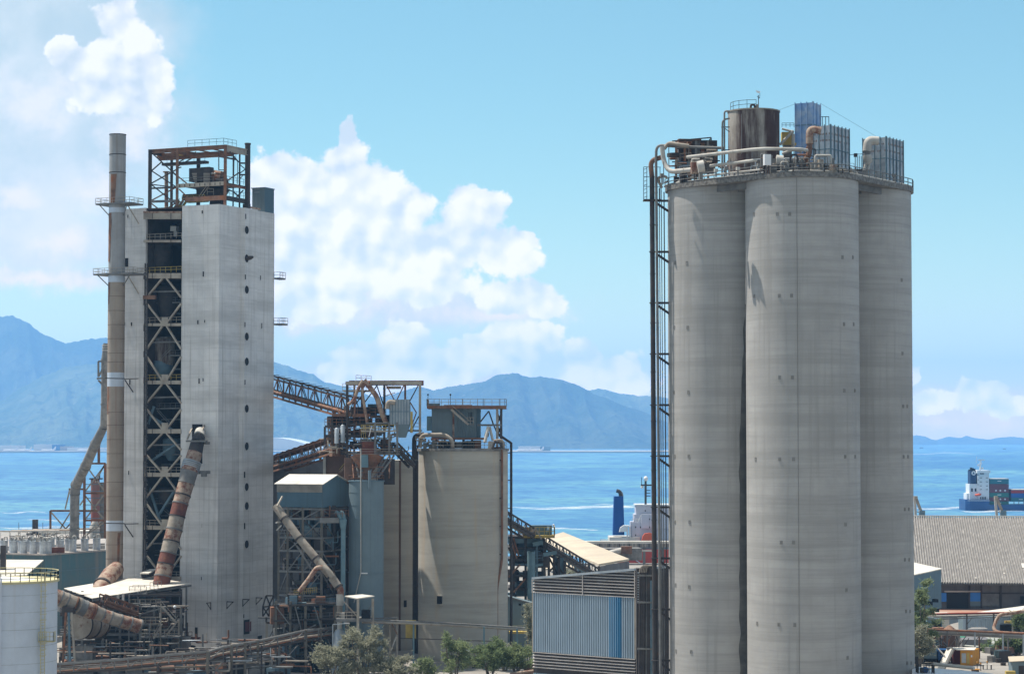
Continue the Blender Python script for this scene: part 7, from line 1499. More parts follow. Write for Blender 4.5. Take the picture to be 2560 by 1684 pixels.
# ================================================================ trees and shrubs
def tree(name, label, px, D, py_top, wpx, seed, leaf='leaf', n=2600, base=None, trunks=3, lsz=.16, shoots=5, group=None, lean=0, zb=GZ):
    r_ = random.Random(seed); top = P(px, py_top, D); bx = P(px, 1600, D).x; h_ = top.z-zb; W = S(wpx, D)/2*1.1; n = int(n*1.5); lsz *= 1.75
    t = T(name, label, 'tree', (bx, D, zb), group)
    tips = []; b = MB()
    for k in range(trunks):
        an = 2*pi*k/trunks+r_.random(); base_ = V((bx+cos(an)*.3, D+sin(an)*.3, zb)); top_ = V((bx+lean+cos(an)*W*.45, D+sin(an)*W*.45, zb+h_*r_.uniform(.72, .97)))
        m1 = base_.lerp(top_, .35)+V((r_.uniform(-.3, .3), r_.uniform(-.3, .3), .3)); m2 = base_.lerp(top_, .7)+V((r_.uniform(-.4, .4), r_.uniform(-.3, .3), .2))
        b.tube([base_, m1, m2, top_], [.16+h_*.006, .12, .08, .03], 7)
        for j in range(9):
            u_ = r_.uniform(.25, .98); p = base_.lerp(top_, u_); L_ = W*r_.uniform(.45, 1.05)*(1.25-u_*.75); a2 = r_.uniform(0, 2*pi)
            q = p+V((cos(a2)*L_, sin(a2)*L_*.8, r_.uniform(.2, .9)*L_*.6)); b.tube([p, p.lerp(q, .5)+V((0, 0, .15)), q], [.05, .035, .015], 5); tips.append((p, q))
        tips.append((m2, top_))
    b.build('trunk', M['bark'], t)
    lf = MB(); vs = []; fs = []
    cl = []
    for (p, q) in tips:
        for j in range(4): cl.append(p.lerp(q, r_.uniform(.45, 1.12))+V((r_.uniform(-.25, .25), r_.uniform(-.25, .25), r_.uniform(-.2, .35))))
    for j in range(shoots): p, q = r_.choice(tips); cl += [q+V((r_.uniform(-.1, .1), 0, k*.28)) for k in range(4)]
    for i in range(n):
        c = r_.choice(cl); rr_ = abs(r_.gauss(0, .42)); a1 = r_.uniform(0, 2*pi); e1 = r_.uniform(-1, 1)
        c = c+V((cos(a1)*rr_, sin(a1)*rr_, e1*rr_*.9))
        d_ = V((r_.uniform(-1, 1), r_.uniform(-1, 1), r_.uniform(-.2, 1))).normalized(); s_ = V((r_.uniform(-1, 1), r_.uniform(-1, 1), r_.uniform(-1, 1))).cross(d_).normalized()
        l_ = lsz*r_.uniform(.8, 2.2); w_ = lsz*r_.uniform(.35, .6); k = len(vs)
        vs += [c-s_*w_*.5, c+s_*w_*.5, c+d_*l_+s_*w_*.3, c+d_*l_-s_*w_*.3]; fs.append((k, k+1, k+2, k+3))
    lf.add(vs, fs); lf.build('crown', M[leaf], t); return t
tree('feathery_tree', 'large grey green feathery tree at the bottom centre by the street lamp', 905, 372, 1572, 120, 1, 'leaf', 6500, trunks=4, lsz=.15)
tree('feathery_tree', 'grey green feathery tree leaning left of the large one', 832, 370, 1622, 95, 2, 'leaf', 4200, trunks=3)
tree('feathery_tree', 'low spreading grey tree right of the large feathery one', 985, 372, 1638, 110, 3, 'leaf', 4200, trunks=4)
tree('green_tree', 'fresh green sparse tree with tall shoots before the beige silo', 1135, 376, 1592, 90, 4, 'leaf2', 4200, trunks=4, lsz=.14, shoots=14)
tree('green_tree', 'small thin green sapling left of the sparse green tree', 1062, 378, 1650, 50, 14, 'leaf2', 1200, trunks=2)
tree('green_tree', 'dense mid green tree under the lamp in front of the beige silo', 1225, 384, 1603, 105, 5, 'leaf3', 5200, trunks=4)
tree('green_tree', 'bushy green tree beside the louvred building', 1292, 388, 1618, 90, 6, 'leaf2', 4200, trunks=4)
tree('green_tree', 'brownish green tree rising behind the corner of the louvred building', 1326, 392, 1505, 42, 7, 'leaf', 2600, trunks=2)
tree('green_tree', 'grey shrub behind the dense tree', 1262, 398, 1612, 70, 17, 'leaf', 2000, trunks=3)
tree('green_tree', 'bright feathery tree beside the right silo below the blue shed', 2302, 410, 1450, 80, 8, 'leaf2', 5200, trunks=3, lsz=.17)
tree('green_tree', 'darker lower tree beside the foot of the right silo', 2296, 400, 1545, 62, 9, 'leaf', 3600, trunks=3)
tree('green_tree', 'leafy round tree at the lower right behind the pipe rack', 2536, 424, 1592, 70, 10, 'leaf3', 5200, trunks=4, lsz=.22)
tree('green_tree', 'tall bright tree at the far right edge by the blue sheet fence', 2562, 470, 1530, 60, 11, 'leaf3', 4000, trunks=3, lsz=.22)
tree('green_tree', 'low hedge like shrub under the grey roof', 2492, 432, 1628, 60, 12, 'leaf3', 2600, trunks=4)
tree('green_tree', 'small shrub in front of the end wall of the tan hall', 1420, 520, 1420, 40, 13, 'leaf', 1500, trunks=3, lsz=.3)
# ================================================================ right: warehouse
t = T('warehouse', 'long warehouse with weathered ribbed grey roof at the right edge', 'warehouse', P(2440, 1500, 545))
xl, xr = P(2180, 1400, 545).x, P(2690, 1400, 545).x; ez, rz_ = P(2400, 1458, 541).z, P(2400, 1292, 599).z
wr = R(8.5); wu = V((cos(wr), -sin(wr), 0)); wv_ = V((sin(wr), cos(wr), 0)); WO = V((P(2353, 1458, 541).x, 541, 0)); WO = WO-wu*26; WLN = 75
MB().corr(WO+V((0, 0, ez)), wu*WLN, wv_*59+V((0, 0, rz_-ez)), 125, (0, -.1, .4)).build('roof', M['wh_roof'], t)
e_ = WO+V((0, 0, ez-.2)); r0 = WO+wv_*59+V((0, 0, rz_-.2)); b2_ = WO+wv_*118+V((0, 0, ez))
MB().add([e_, e_+wu*WLN, r0+wu*WLN, r0, b2_+wu*WLN, b2_], [(0, 1, 2, 3), (3, 2, 4, 5)]).build('roof_back', M['roof_gy'], t)
mem(t, 'ridge_cap', M['roof_w'], r0+V((0, 0, .5)), r0+wu*WLN+V((0, 0, .5)), 1., .3)
MB().par((xl, 543.5, GZ), (xr-xl, 0, 0), (0, .4, 0), (0, 0, ez-GZ+.2)).build('wall', M['wall_gy'], t); MB().par((xl, 543.3, ez-2.6), (xr-xl, 0, 0), (0, .25, 0), (0, 0, .35)).build('wall_band', M['steel_dk'], t)
def wq(x, y): return P(x, y, 543.2)
def wrect(x0, x1, y0, y1, m_, nm, d_=.1): a_ = wq(x0, y1); return MB().par(a_, (wq(x1, y1).x-a_.x, 0, 0), (0, -d_, 0), (0, 0, wq(x0, y0).z-a_.z)).build(nm, M[m_], t)
wrect(2367, 2422, 1481, 1519, 'black', 'door_opening'); wrect(2353, 2366, 1481, 1503, 'blue_pnl', 'blue_panel'); wrect(2424, 2452, 1480, 1502, 'blue_pnl', 'blue_panel'); wrect(2424, 2452, 1502, 1514, 'clad_bl', 'panel'); wrect(2454, 2498, 1483, 1514, 'steel_gy', 'sheet_wall'); wrect(2551, 2560, 1489, 1508, 'black', 'window')
for x in (2351, 2423, 2453, 2502): mem(t, 'pilaster', M['steel_dk'], wq(x, 1519), wq(x, 1462), .4)
mem(t, 'pipe', M['pipe_w'], wq(2360, 1477)-V((0, .6, 0)), wq(2450, 1477)-V((0, .6, 0)), .3)
for (x, y, w_, h_) in ((2549, 1423, 9, 12), (2504, 1438, 4, 2), (2435, 1450, 4, 2)): f_ = (1459-y)/(1459-1292)*.94; p = V((P(x, y, 541+f_*58).x, 0, 0)); k_ = (p.x-WO.x-f_*59*wv_.x)/wu.x; q = WO+wu*k_+wv_*(f_*59)+V((0, 0, ez+(rz_-ez)*f_+.45)); MB().par(q, wu*(w_*.1), wv_*(h_*.3)+V((0, 0, (rz_-ez)/59*h_*.3)), V((0, 0, .08))).build('roof_patch', M['roof_w'], t)
t = T('blue_side_shed', 'plain blue shed with a white roof edge beside the ribbed warehouse', 'shed', P(2320, 1520, 500))
A_, B_ = P(2255, 1445, 486), P(2353, 1423, 512); C_ = P(2262, 1402, 540)
MB().slab([V((A_.x, A_.y, 6.5)), V((B_.x, B_.y, 6.5)), B_, A_], (-6, 12, 0)).build('wall', M['clad_dk'], t); MB().slab([A_+V((0, -.2, .05)), B_+V((.2, -.2, .05)), C_], (0, 0, .2)).build('roof', M['roof_w'], t)
for (x, D) in ((2325, 500), (2346, 507), (2300, 492)): MB().box(V((P(x, 1500, D).x, D+1.5, GZ)), .8, .8, 2.6, 0, True).build('leg', M['steel_dk'], t)
b = MB()
for (x, y, w_, h_, c_) in ((2318, 1507, 24, 8, 0), (2338, 1500, 12, 8, 1)): b.box(P(x, y, 499), w_*.085, 2, h_*.085)
b.build('dark_bay', M['black'], t)
# earth patch
dirt = [PG(2290, 1538, GZ+.006), PG(2330, 1522, GZ+.006), PG(2372, 1514, GZ+.006), PG(2470, 1513, GZ+.006), PG(2575, 1519, GZ+.006), PG(2575, 1530, GZ+.006), PG(2500, 1534, GZ+.006)]
MB().add(dirt, [tuple(range(7))]).build('dirt_ground', M['dirt'], kind='structure', label='reddish dirt strip before the warehouse')
def rack(name, label, pts, D, mats, posts, base=GZ, back=2.):
    t = T(name, label, 'pipe rack', P(pts[0][0], 1684, D))
    for (dy, r_, m_, y_) in mats: pipe(t, 'pipe', M[m_], [P(x, y+dy, D)+V((0, y_, 0)) for (x, y) in pts], r_, 8, 5)
    for dy in (6, 10): mem(t, 'beam', M['steel_gy'], P(pts[0][0], pts[0][1]+dy, D), P(pts[-1][0], pts[-1][1]+dy, D), .22)
    for (x, dD, m_) in posts:
        u_ = (x-pts[0][0])/(pts[-1][0]-pts[0][0]); y = pts[0][1]+(pts[-1][1]-pts[0][1])*u_; q = P(x, y+2, D+dD); mem(t, 'post', M[m_], V((q.x, q.y, base)), q, .26); mem(t, 'arm', M['steel_dk'], q, q+V((0, back, 0)), .24)
        mem(t, 'brace', M['steel_gy'], P(x+14, y+8, D+dD), P(x, y+26, D+dD), .12)
    return t
rack('pipe_rack', 'red brown pipe rack in front of the blue sheet fence', [(2262, 1540), (2330, 1533), (2500, 1530), (2600, 1527)], 472, ((0, .13, 'red_pipe', 0), (2, .2, 'steel_dk', .6), (6, .14, 'pipe_w', .2), (2, .16, 'steel_rs', 1.2)), ((2292, 0, 'steel_dk'), (2417, 0, 'steel_dk'), (2484, 0, 'steel_dk'), (2531, 0, 'pipe_w')))
rk = rack('pipe_rack', 'long pale pipe rack with rusty pipes over the lower right yard', [(2300, 1571), (2440, 1577), (2620, 1585)], 414, ((0, .18, 'steel_rs', 0), (3, .2, 'pipe_bg', .5), (1, .16, 'steel_rs', 1.1), (6, .22, 'pipe_w', .1), (12, .16, 'pipe_w', .8)), ((2318, 0, 'steel_rs'), (2368, 0, 'steel_gy'), (2437, 0, 'galv'), (2507, 0, 'galv'), (2558, 0, 'galv'), (2350, 6, 'steel_dk'), (2448, 6, 'steel_rs'), (2520, 6, 'steel_gy')))
t = T('bent_pipe', 'orange rusted pipe dropping from the upper rack to the lower rack', 'pipe', P(2488, 1578, 416))
pipe(t, 'pipe', M['rustpipe'], bend([P(2600, 1522, 420), P(2500, 1535, 417), P(2491, 1548, 417), P(2483, 1572, 416), P(2496, 1580, 415), P(2600, 1586, 414)], 1.4, 6), .32, 12, 3)
t = T('sheet_fence', 'blue corrugated sheet shed behind the pipe racks', 'shed', P(2480, 1577, 478)); o_ = P(2408, 1577, 478); o_.z = GZ; wx = P(2552, 1577, 478).x-o_.x
MB().corr(o_, (wx, 0, 0), (0, 0, P(2408, 1541, 478).z-GZ), 34, (0, -.12, 0)).build('wall', M['clad_lb'], t); MB().par(o_+V((0, .1, 0)), (wx, 0, 0), (0, 5, 0), (0, 0, 2.9)).build('body', M['clad_bl'], t)
MB().slab([P(2440, 1531, 477), P(2560, 1515, 482), P(2620, 1515, 482), P(2560, 1531, 477)], (0, 0, .15)).build('roof', M['roof_w'], t)
a_ = P(2510, 1556, 477); MB().par(a_, (3.2, 0, 0), (0, -1.2, 0), (0, 0, .5)).build('awning', M['yellow'], t); MB().par(P(2500, 1577, 477.7)*1, (4.5, 0, 0), (0, -.2, 0), (0, 0, 1.4)).build('dark_opening', M['black'], t)
t = T('rubble_bin', 'low teal walled bay with dark opening left of the sheet fence', 'bay', P(2335, 1565, 480)); MB().box(V((P(2332, 1560, 480).x, 480, GZ)), 3.2, 4, 2.8, 0, True).build('wall', M['pipe_bl'], t); MB().box(V((P(2350, 1555, 486).x, 486, GZ)), 3.4, 3, 3.4, 0, True).build('block', M['roof_w'], t); MB().box(V((P(2342, 1570, 477).x, 477, GZ)), 1.4, 2, 2.2, 0, True).build('dark_bay', M['black'], t)
t = T('dark_canopy', 'flat grey green canopy over a dark pit by the sheet fence', 'canopy', P(2447, 1575, 462)); MB().slab([P(2417, 1573, 462), P(2470, 1572, 462), P(2462, 1568, 468), P(2430, 1568, 468)], (0, 0, .1)).build('roof', M['conc_dk'], t); MB().box(V((P(2452, 1575, 464).x, 464, GZ)), 3.6, 3, 1.4, 0, True).build('body', M['black'], t)
t = T('grey_roof_shed', 'low shed with a broad grey green roof among shrubs in the lower right yard', 'shed', P(2460, 1625, 438))
A4 = [P(2408, 1614, 436), P(2500, 1624, 434), P(2513, 1592, 450), P(2432, 1590, 450)]; MB().slab(A4, (0, 0, .15)).build('roof', M['roof_gg'], t); MB().slab([V((A4[0].x, 437, GZ)), V((A4[1].x-1, 437, GZ)), V((A4[1].x-1, 437, 6)), V((A4[0].x, 437, 6))], (0, 8, 0)).build('wall', M['wall_gy'], t)
t = T('cargo_container', 'maroon cargo container left of the ochre site cabin', 'container', P(2393, 1655, 410)); o_ = P(2383, 1655, 410); o_.z = GZ; MB().corr(o_, (P(2403, 1655, 410).x-o_.x, 0, 0), (0, 0, 2.7), 8, (0, -.08, 0)).build('side', M['maroon'], t); MB().par(o_+V((0, .03, 0)), (P(2403, 1655, 410).x-o_.x, 0, 0), (0, 2.4, 0), (0, 0, 2.7)).build('body', M['maroon'], t)
t = T('site_cabin', 'ochre orange site cabin with a white shutter under the pipe rack', 'cabin', P(2425, 1656, 408)); cc_ = P(2432, 1656, 407); cc_.z = GZ
u_ = V((-1, .1, 0))*2.15; v_ = V((.45, .9, 0))*4.4
MB().par(cc_, u_, v_, (0, 0, 2.7)).build('body', M['orange'], t); MB().par(cc_+u_*.55+V((0, -.03, .5)), u_*.36, (0, -.05, 0), (0, 0, 1.7)).build('shutter', M['galv'], t); MB().par(cc_+u_*.28+V((0, -.03, .3)), u_*.2, (0, -.04, 0), (0, 0, 2)).build('door', M['yellow'], t); MB().par(cc_+u_*.04+V((0, -.03, 1.5)), u_*.12, (0, -.05, 0), (0, 0, .4)).build('notice', M['white'], t)
MB().slab([cc_+u_*1.3+V((0, -.4, 2.75)), cc_-u_*.1+V((0, -.4, 2.75)), cc_-u_*.1+V((.9, 2.2, 2.95)), cc_+u_*2+V((.6, 2.2, 2.95))], (0, 0, .1)).build('roof', M['roof_w'], t)
t = T('tarp_heap', 'green tarpaulin heap behind the containers', 'tarpaulin', P(2404, 1600, 440)); MB().slab([P(2393, 1604, 440), P(2416, 1601, 440), P(2414, 1590, 442), P(2398, 1590, 442)], (0, 1.5, 0)).build('sheet', M['green'], t); MB().box(P(2385, 1604, 441), 2, 2, 3).build('stack', M['steel_gy'], t)
t = T('rust_tank', 'rust brown vertical tank behind the white chute', 'tank', P(2374, 1610, 430)); q = V((P(2374, 1610, 430).x, 430, GZ)); MB().cyl(q.x, q.y, GZ, GZ+4.6, 1.1, 20).build('shell', M['rustpipe'], t); MB().tube([(q.x, q.y, GZ+4.6), (q.x, q.y, GZ+5.3)], [1.1, .2], 20).build('cone', M['steel_rs'], t); MB().box(q+V((-2, 1, 0)), 2, 2, 4.8, 0, True).build('side_bin', M['steel_rs'], t)
t = T('white_chute', 'long white chute beam leaning down across the lower right yard', 'chute', P(2352, 1668, 398)); a_, c_ = P(2351, 1672, 398), P(2375, 1622, 400); mem(t, 'beam', M['roof_w'], a_, c_, 1., .5); mem(t, 'side', M['pipe_bg'], a_+V((.6, 0, .1)), c_+V((.6, 0, .1)), .15, .7); mem(t, 'head', M['steel_gy'], P(2367, 1620, 400), P(2381, 1619, 400), .5, .4); mem(t, 'prop', M['pipe_w'], P(2330, 1604, 401), P(2362, 1638, 399), .16)
t = T('parked_truck', 'dark blue and grey service truck under the left end of the pipe rack', 'truck', P(2330, 1650, 412)); q = V((P(2324, 1650, 412).x, 412, GZ))
MB().box(q+V((-1.2, 0, .9)), 4.6, 2.2, 1.7, 0, True).build('body', M['clad_bl'], t); cab_ = MB().box(q+V((2.3, 0, .6)), 1.9, 2.2, 1.9, 0, True).build('cab', M['navy'], t); MB().box(q+V((2.3, -1.12, 1.6)), 1.2, .04, .7, 0, True).build('window', M['black'], cab_); MB().box(q+V((-.2, 0, .5)), 7, 1.8, .35, 0, True).build('chassis', M['black'], t)
for x in (-2.8, -1.5, 2.2): w_ = MB().tube([q+V((x, -1.15, .5)), q+V((x, -.85, .5))], .5, 14).build('wheel', M['black'], t); MB().tube([q+V((x, -1.17, .5)), q+V((x, -1.14, .5))], .22, 10).build('rim', M['galv'], w_)
MB().box(q+V((-1.2, 0, 2.6)), 4.2, 2, .5, 0, True).build('load', M['steel_rs'], t)
t = T('skid_unit', 'teal machine skid with pink top behind the dark truck', 'machine', P(2312, 1625, 424)); q = V((P(2318, 1625, 424).x, 424, GZ)); MB().box(q, 5, 2.4, 3.2, 0, True).build('casing', M['clad_tl'], t); MB().box(q+V((0, 0, 3.2)), 4.4, 2, .5, 0, True).build('top', M['rustpipe'], t); MB().box(q+V((4, 1, 0)), 2.4, 2, 4.4, 0, True).build('stack', M['brick'], t)
t = T('yard_clutter', 'dark drums, frames and parts piled beneath the long pale pipe rack', 'scrap', V((P(2350, 1640, 420).x, 420, GZ)))
for i in range(70):
    x = rnd.uniform(2296, 2372) if i % 3 else rnd.uniform(2462, 2540); D = rnd.uniform(414, 432); s_ = rnd.uniform(.4, 1.8); q = V((P(x, 1640, D).x, D, GZ)); MB().box(q, s_*1.3, s_, s_*rnd.uniform(.5, 1.5), rnd.random(), True).build('part_pile', M[rnd.choice(['steel_dk', 'steel_gy', 'steel_rs', 'black', 'clad_tl', 'conc_dk', 'brick'])], t)
for i in range(24):
    x = rnd.uniform(2300, 2400); D = rnd.uniform(412, 426); q = V((P(x, 1640, D).x, D, GZ+rnd.uniform(0, 3))); mem(t, 'loose_bar', M[rnd.choice(['steel_gy', 'steel_rs', 'steel_dk'])], q, q+V((rnd.uniform(-3, 3), 0, rnd.uniform(.3, 3.5))), .13)
t = T('sand_heap', 'pale sand heap behind the left end of the pipe rack', 'heap', P(2330, 1600, 436)); q = V((P(2330, 1600, 436).x, 436, GZ)); MB().tube([q, q+V((0, 0, 1.8)), q+V((.2, 0, 3.6))], [3.6, 2., .3], 20).build('heap', M['sand'], t)
t = T('work_table', 'long pale work table with small props in the lower right yard', 'table', PG(2462, 1668)); q = PG(2468, 1672)
MB().box(q+V((0, 0, .85)), 1.9, .8, .08).build('top', M['roof_w'], t)
for s_ in (-.7, .7): MB().box(q+V((s_, 0, 0)), .1, .6, .85, 0, True).build('leg', M['steel_dk'], t)
for i, (x, y) in enumerate(((2443, 1665), (2452, 1668), (2468, 1664))):
    q = PG(x, y+8); t = T('marker_post', ['orange topped marker post left of the work table', 'orange topped marker post between its two neighbours', 'orange topped marker post right behind the work table'][i], 'post', q, 'orange topped marker posts'); MB().bar(q, q+V((0, 0, 1.3)), .12).build('post', M['steel_dk'], t); MB().box(q+V((0, 0, 1.3)), .22, .22, .3).build('cap', M['orange'], t)
t = T('yellow_trolley', 'low ochre trolley in the lower right yard', 'trolley', PG(2437, 1676)); q = PG(2438, 1680); MB().box(q+V((0, 0, .55)), 1.5, .9, .15).build('deck', M['orange'], t); MB().box(q+V((0, 0, .1)), 1.2, .7, .4, 0, True).build('frame', M['steel_dk'], t)
for i, (x, y, n_) in enumerate(((2496, 1655, 3), (2508, 1662, 2), (2527, 1662, 2), (2500, 1642, 4), (2515, 1652, 2))):
    q = PG(x, y); t = T('tyre_stack', ['stack of three old tyres left in the tyre row', 'pair of old tyres in the middle of the tyre row', 'pair of old tyres at the right end of the tyre row', 'tallest stack of old tyres behind the tyre row', 'pair of old tyres behind the middle pair'][i], 'tyres', q, 'old tyres stacked in the yard')
    for k in range(n_):
        b = MB(); 
        for j in range(16):
            a0, a1 = 2*pi*j/16, 2*pi*(j+1)/16; f_ = lambda a, r, z: q+V((cos(a)*r, sin(a)*r, z+k*.26))
            b.add([f_(a0, .5, .03), f_(a1, .5, .03), f_(a1, .5, .22), f_(a0, .5, .22), f_(a0, .28, .24), f_(a1, .28, .24), f_(a0, .28, 0), f_(a1, .28, 0)], [(0, 1, 2, 3), (3, 2, 5, 4), (4, 5, 7, 6)])
        b.build('tyre', M['steel_dk'], t)
t = T('gate_hut', 'blue grey hut with a pale roof at the lower right corner', 'hut', PG(2550, 1684)); q = PG(2556, 1690); q.z = GZ; MB().box(q, 4, 3, 2.6, 0, True).build('wall', M['clad_bl'], t); MB().slab([q+V((-2.6, -1.8, 2.6)), q+V((3, -1.8, 2.9)), q+V((3, 1.8, 3.3)), q+V((-2, 1.8, 3.1))], (0, 0, .12)).build('roof', M['roof_tan'], t); MB().box(q+V((-.5, -1.52, 0)), .9, .04, 2, 0, True).build('door', M['steel_dk'], t); MB().box(q+V((-2.6, -2.5, 0)), 1.6, 1, 1.2, 0, True).build('bin', M['yellow'], t)
t = T('sign_post', 'round blue sign on a post in front of the ochre cabin', 'sign', PG(2434, 1660)); q = PG(2434, 1660); MB().bar(q, q+V((0, 0, 2.6)), .08).build('post', M['steel_gy'], t); MB().tube([q+V((0, -.05, 2.5)), q+V((0, -.1, 2.5))], .35, 16).build('disc', M['blue_pnl'], t)
t = T('white_roof_deck', 'flat white roof with a pipe and small cage at the bottom edge', 'roof', P(2360, 1684, 325)); A4 = [P(2285, 1700, 318), P(2620, 1712, 316), P(2560, 1684, 326), P(2430, 1679, 328), P(2285, 1668, 332)]; zz = P(2360, 1676, 328).z
def fz(px, py): d = ray(px, py); s_ = (zz-H)/d.z; return CAM+d*s_
MB().slab([fz(2280, 1700), fz(2520, 1700), fz(2480, 1682), fz(2435, 1677), fz(2280, 1664)], (0, 0, -.3)).build('roof', M['white'], t); pipe(t, 'pipe', M['roof_w'], [fz(2335, 1664)+V((0, 0, .3)), fz(2435, 1674)+V((0, 0, .3))], .25, 10)
q0_, q1_ = fz(2296, 1682), fz(2336, 1682)
MB().slab([V((fz(2280, 1700).x, fz(2280, 1700).y, GZ)), V((fz(2520, 1700).x, fz(2520, 1700).y, GZ)), V((fz(2520, 1700).x, fz(2520, 1700).y, zz-.4)), V((fz(2280, 1700).x, fz(2280, 1700).y, zz-.4))], (0, 8, 0)).build('wall', M['roof_gy'], t)
MB().rail([q0_, q1_, q1_+V((0, 2, 0)), q0_+V((0, 2, 0))], 1.1, .35, .07, True, True).build('cage', M['steel_dk'], t); MB().ball(q0_.lerp(q1_, .5)+V((0, 1, .4)), .5, 12).build('blue_globe', M['navy'], t); MB().box(q0_.lerp(q1_, .3)+V((0, 1, .35)), .5, .5, .7).build('motor', M['steel_dk'], t)
q = fz(2292, 1668); MB().box(q+V((0, 0, .8)), .4, .4, 1.6).build('vent_post', M['steel_dk'], t)
# quay cranes
for (x, lab) in ((0, 'small dock crane with slanted boom just right of the tall silos'), (201, 'dock crane with two pale boom arms in front of the container ship')):
    D = 700; t = T('dock_crane', lab, 'crane', V((P(2300+x, 1290, D).x, D, GZ)), 'dock cranes along the quay')
    mem(t, 'leg', M['pipe_w'], P(2287+x, 1244, D), P(2289+x*1.01, 1292, D), .7); mem(t, 'boom', M['pipe_bg'], P(2290+x, 1244, D), P(2302+x*1.01, 1276, D), .8); MB().box(P(2289+x, 1243, D), 1., 1.6, .9).build('head', M['pipe_bg'], t)
    MB().box(P(2305+x*1.01, 1284, D), 1.6, 2, 2.1).build('cab', M['steel_bl'], t); q = V((P(2305+x*1.01, 1284, D).x, D, GZ)); MB().bar(q, q+V((0, 0, 17)), 1.2).build('mast', M['steel_dk'], t); q = P(2289+x*1.01, 1292, D); MB().bar(V((q.x, D, GZ)), q, .8).build('column', M['steel_gy'], t)
    MB().tube([P(2299+x, 1277, D-.5), P(2299+x, 1277, D)], .4, 12).build('sheave', M['white'], t); mem(t, 'tie', M['steel_dk'], P(2290+x, 1278, D), P(2300+x, 1280, D), .2)
# ================================================================ ships
def sp1(x, y, off=0): return P(x, y, 1430+off)
CS = T('container_ship', 'navy blue container ship with white bridge sailing off the right quay', 'ship', sp1(2440, 1274)*1)
x0 = sp1(2415, 1273).x; zdk, zd2 = sp1(2415, 1248).z, sp1(2480, 1261).z
def hullpoly(x0, L_, B, D): return [(x0, D+2), (x0+3, D), (x0+L_*.82, D), (x0+L_*.95, D+B*.25), (x0+L_, D+B/2), (x0+L_*.95, D+B*.75), (x0+L_*.82, D+B), (x0+3, D+B), (x0, D+B-2)]
MB().prism(hullpoly(x0, 150, 24, 1430), -1, zd2).build('hull', M['navy'], CS); MB().prism([(x0, 1432), (x0+2.5, 1430), (sp1(2474, 1250).x, 1430), (sp1(2474, 1250).x, 1454), (x0+2.5, 1454), (x0, 1452)], zd2, zdk).build('poop', M['navy'], CS)
MB().par((x0+1, 1429.9, zdk-.8), (sp1(2474, 1250).x-x0-1, 0, 0), (0, -.1, 0), (0, 0, .3)).build('white_stripe', M['white'], CS); MB().par((x0+40, 1429.9, .0), (100, 0, 0), (0, -.1, 0), (0, 0, 1.)).build('red_boot_line', M['red'], CS)
def sb(par, nm, m_, xa, xb, ya, yb, off=3, dp=14):
    a_ = sp1(xa, yb, off); return MB().par(a_, (sp1(xb, yb, off).x-a_.x, 0, 0), (0, dp, 0), (0, 0, sp1(xa, ya, off).z-a_.z)).build(nm, M[m_], par)
ss = sb(CS, 'superstructure', 'white', 2445, 2473, 1181, 1249, 3); lo_ = sb(CS, 'deck_house', 'white', 2424, 2446, 1209, 1249, 4, 12); sb(CS, 'lower_house', 'white', 2417, 2445, 1232, 1249, 6, 10); fn_ = sb(CS, 'funnel', 'navy2', 2426, 2441, 1176, 1210, 5, 8); sb(CS, 'bridge', 'white', 2443, 2476, 1175, 1182, 1, 18)
sb(CS, 'bridge_window', 'black', 2450, 2460, 1182, 1184.5, .9, .2)
for i in range(3): sb(CS, 'exhaust', 'black', 2427+i*4, 2431+i*4, 1168+i*1.5, 1177, 7, 3)
sb(CS, 'exhaust', 'black', 2423, 2432, 1173, 1176, 7, 3)
q = sp1(2434, 1182, 4.9); em = MB().tube([q, q-V((0, .1, 0))], 1.35, 20).build('emblem', M['white'], fn_); MB().add([q+V((-.75, -.15, -.6)), q+V((.75, -.15, -.6)), q+V((0, -.15, .9))], [(0, 1, 2)]).build('emblem_mark', M['navy2'], em)
for (x, y) in ((2430, 1224), (2439, 1224)): sb(lo_, 'window', 'black', x-2, x+2, y-4, y+4, 3.8, .2)
for y in (1193, 1203, 1213, 1222):
    for x in (2450, 2453, 2465, 2468): sb(ss, 'window', 'black', x, x+1.6, y, y+1.8, 2.8, .2)
for x in (2451, 2455, 2459, 2463): sb(ss, 'window', 'black', x, x+2, 1241, 1247, 2.8, .2)
for x in (2444, 2446): 
    for y in (1186, 1198, 1210): sb(ss, 'window', 'black', x, x+1, y, y+1.5, 2.7, .2)
MB().tube([sp1(2437, 1236, 1), sp1(2440, 1237, 1), sp1(2450, 1235.5, 1), sp1(2453, 1233.5, 1)], [.3, .8, .8, .2], 10).build('lifeboat', M['lred'], CS); mem(CS, 'davit', M['white'], sp1(2443, 1222, 1), sp1(2458, 1236, 1), .4)
for q_ in ((2450, 1175, 2452, 1150, .8), (2445, 1149, 2461, 1149, .6), (2443, 1162, 2455, 1158, .6), (2440, 1158, 2442, 1140, .2), (2443, 1163, 2450, 1164, .4)): mem(CS, 'mast', M['white'], sp1(*q_[:2], 6), sp1(*q_[2:4], 6), q_[4])
MB().ball(sp1(2456, 1170, 6), .7).build('radar_dome', M['white'], CS)
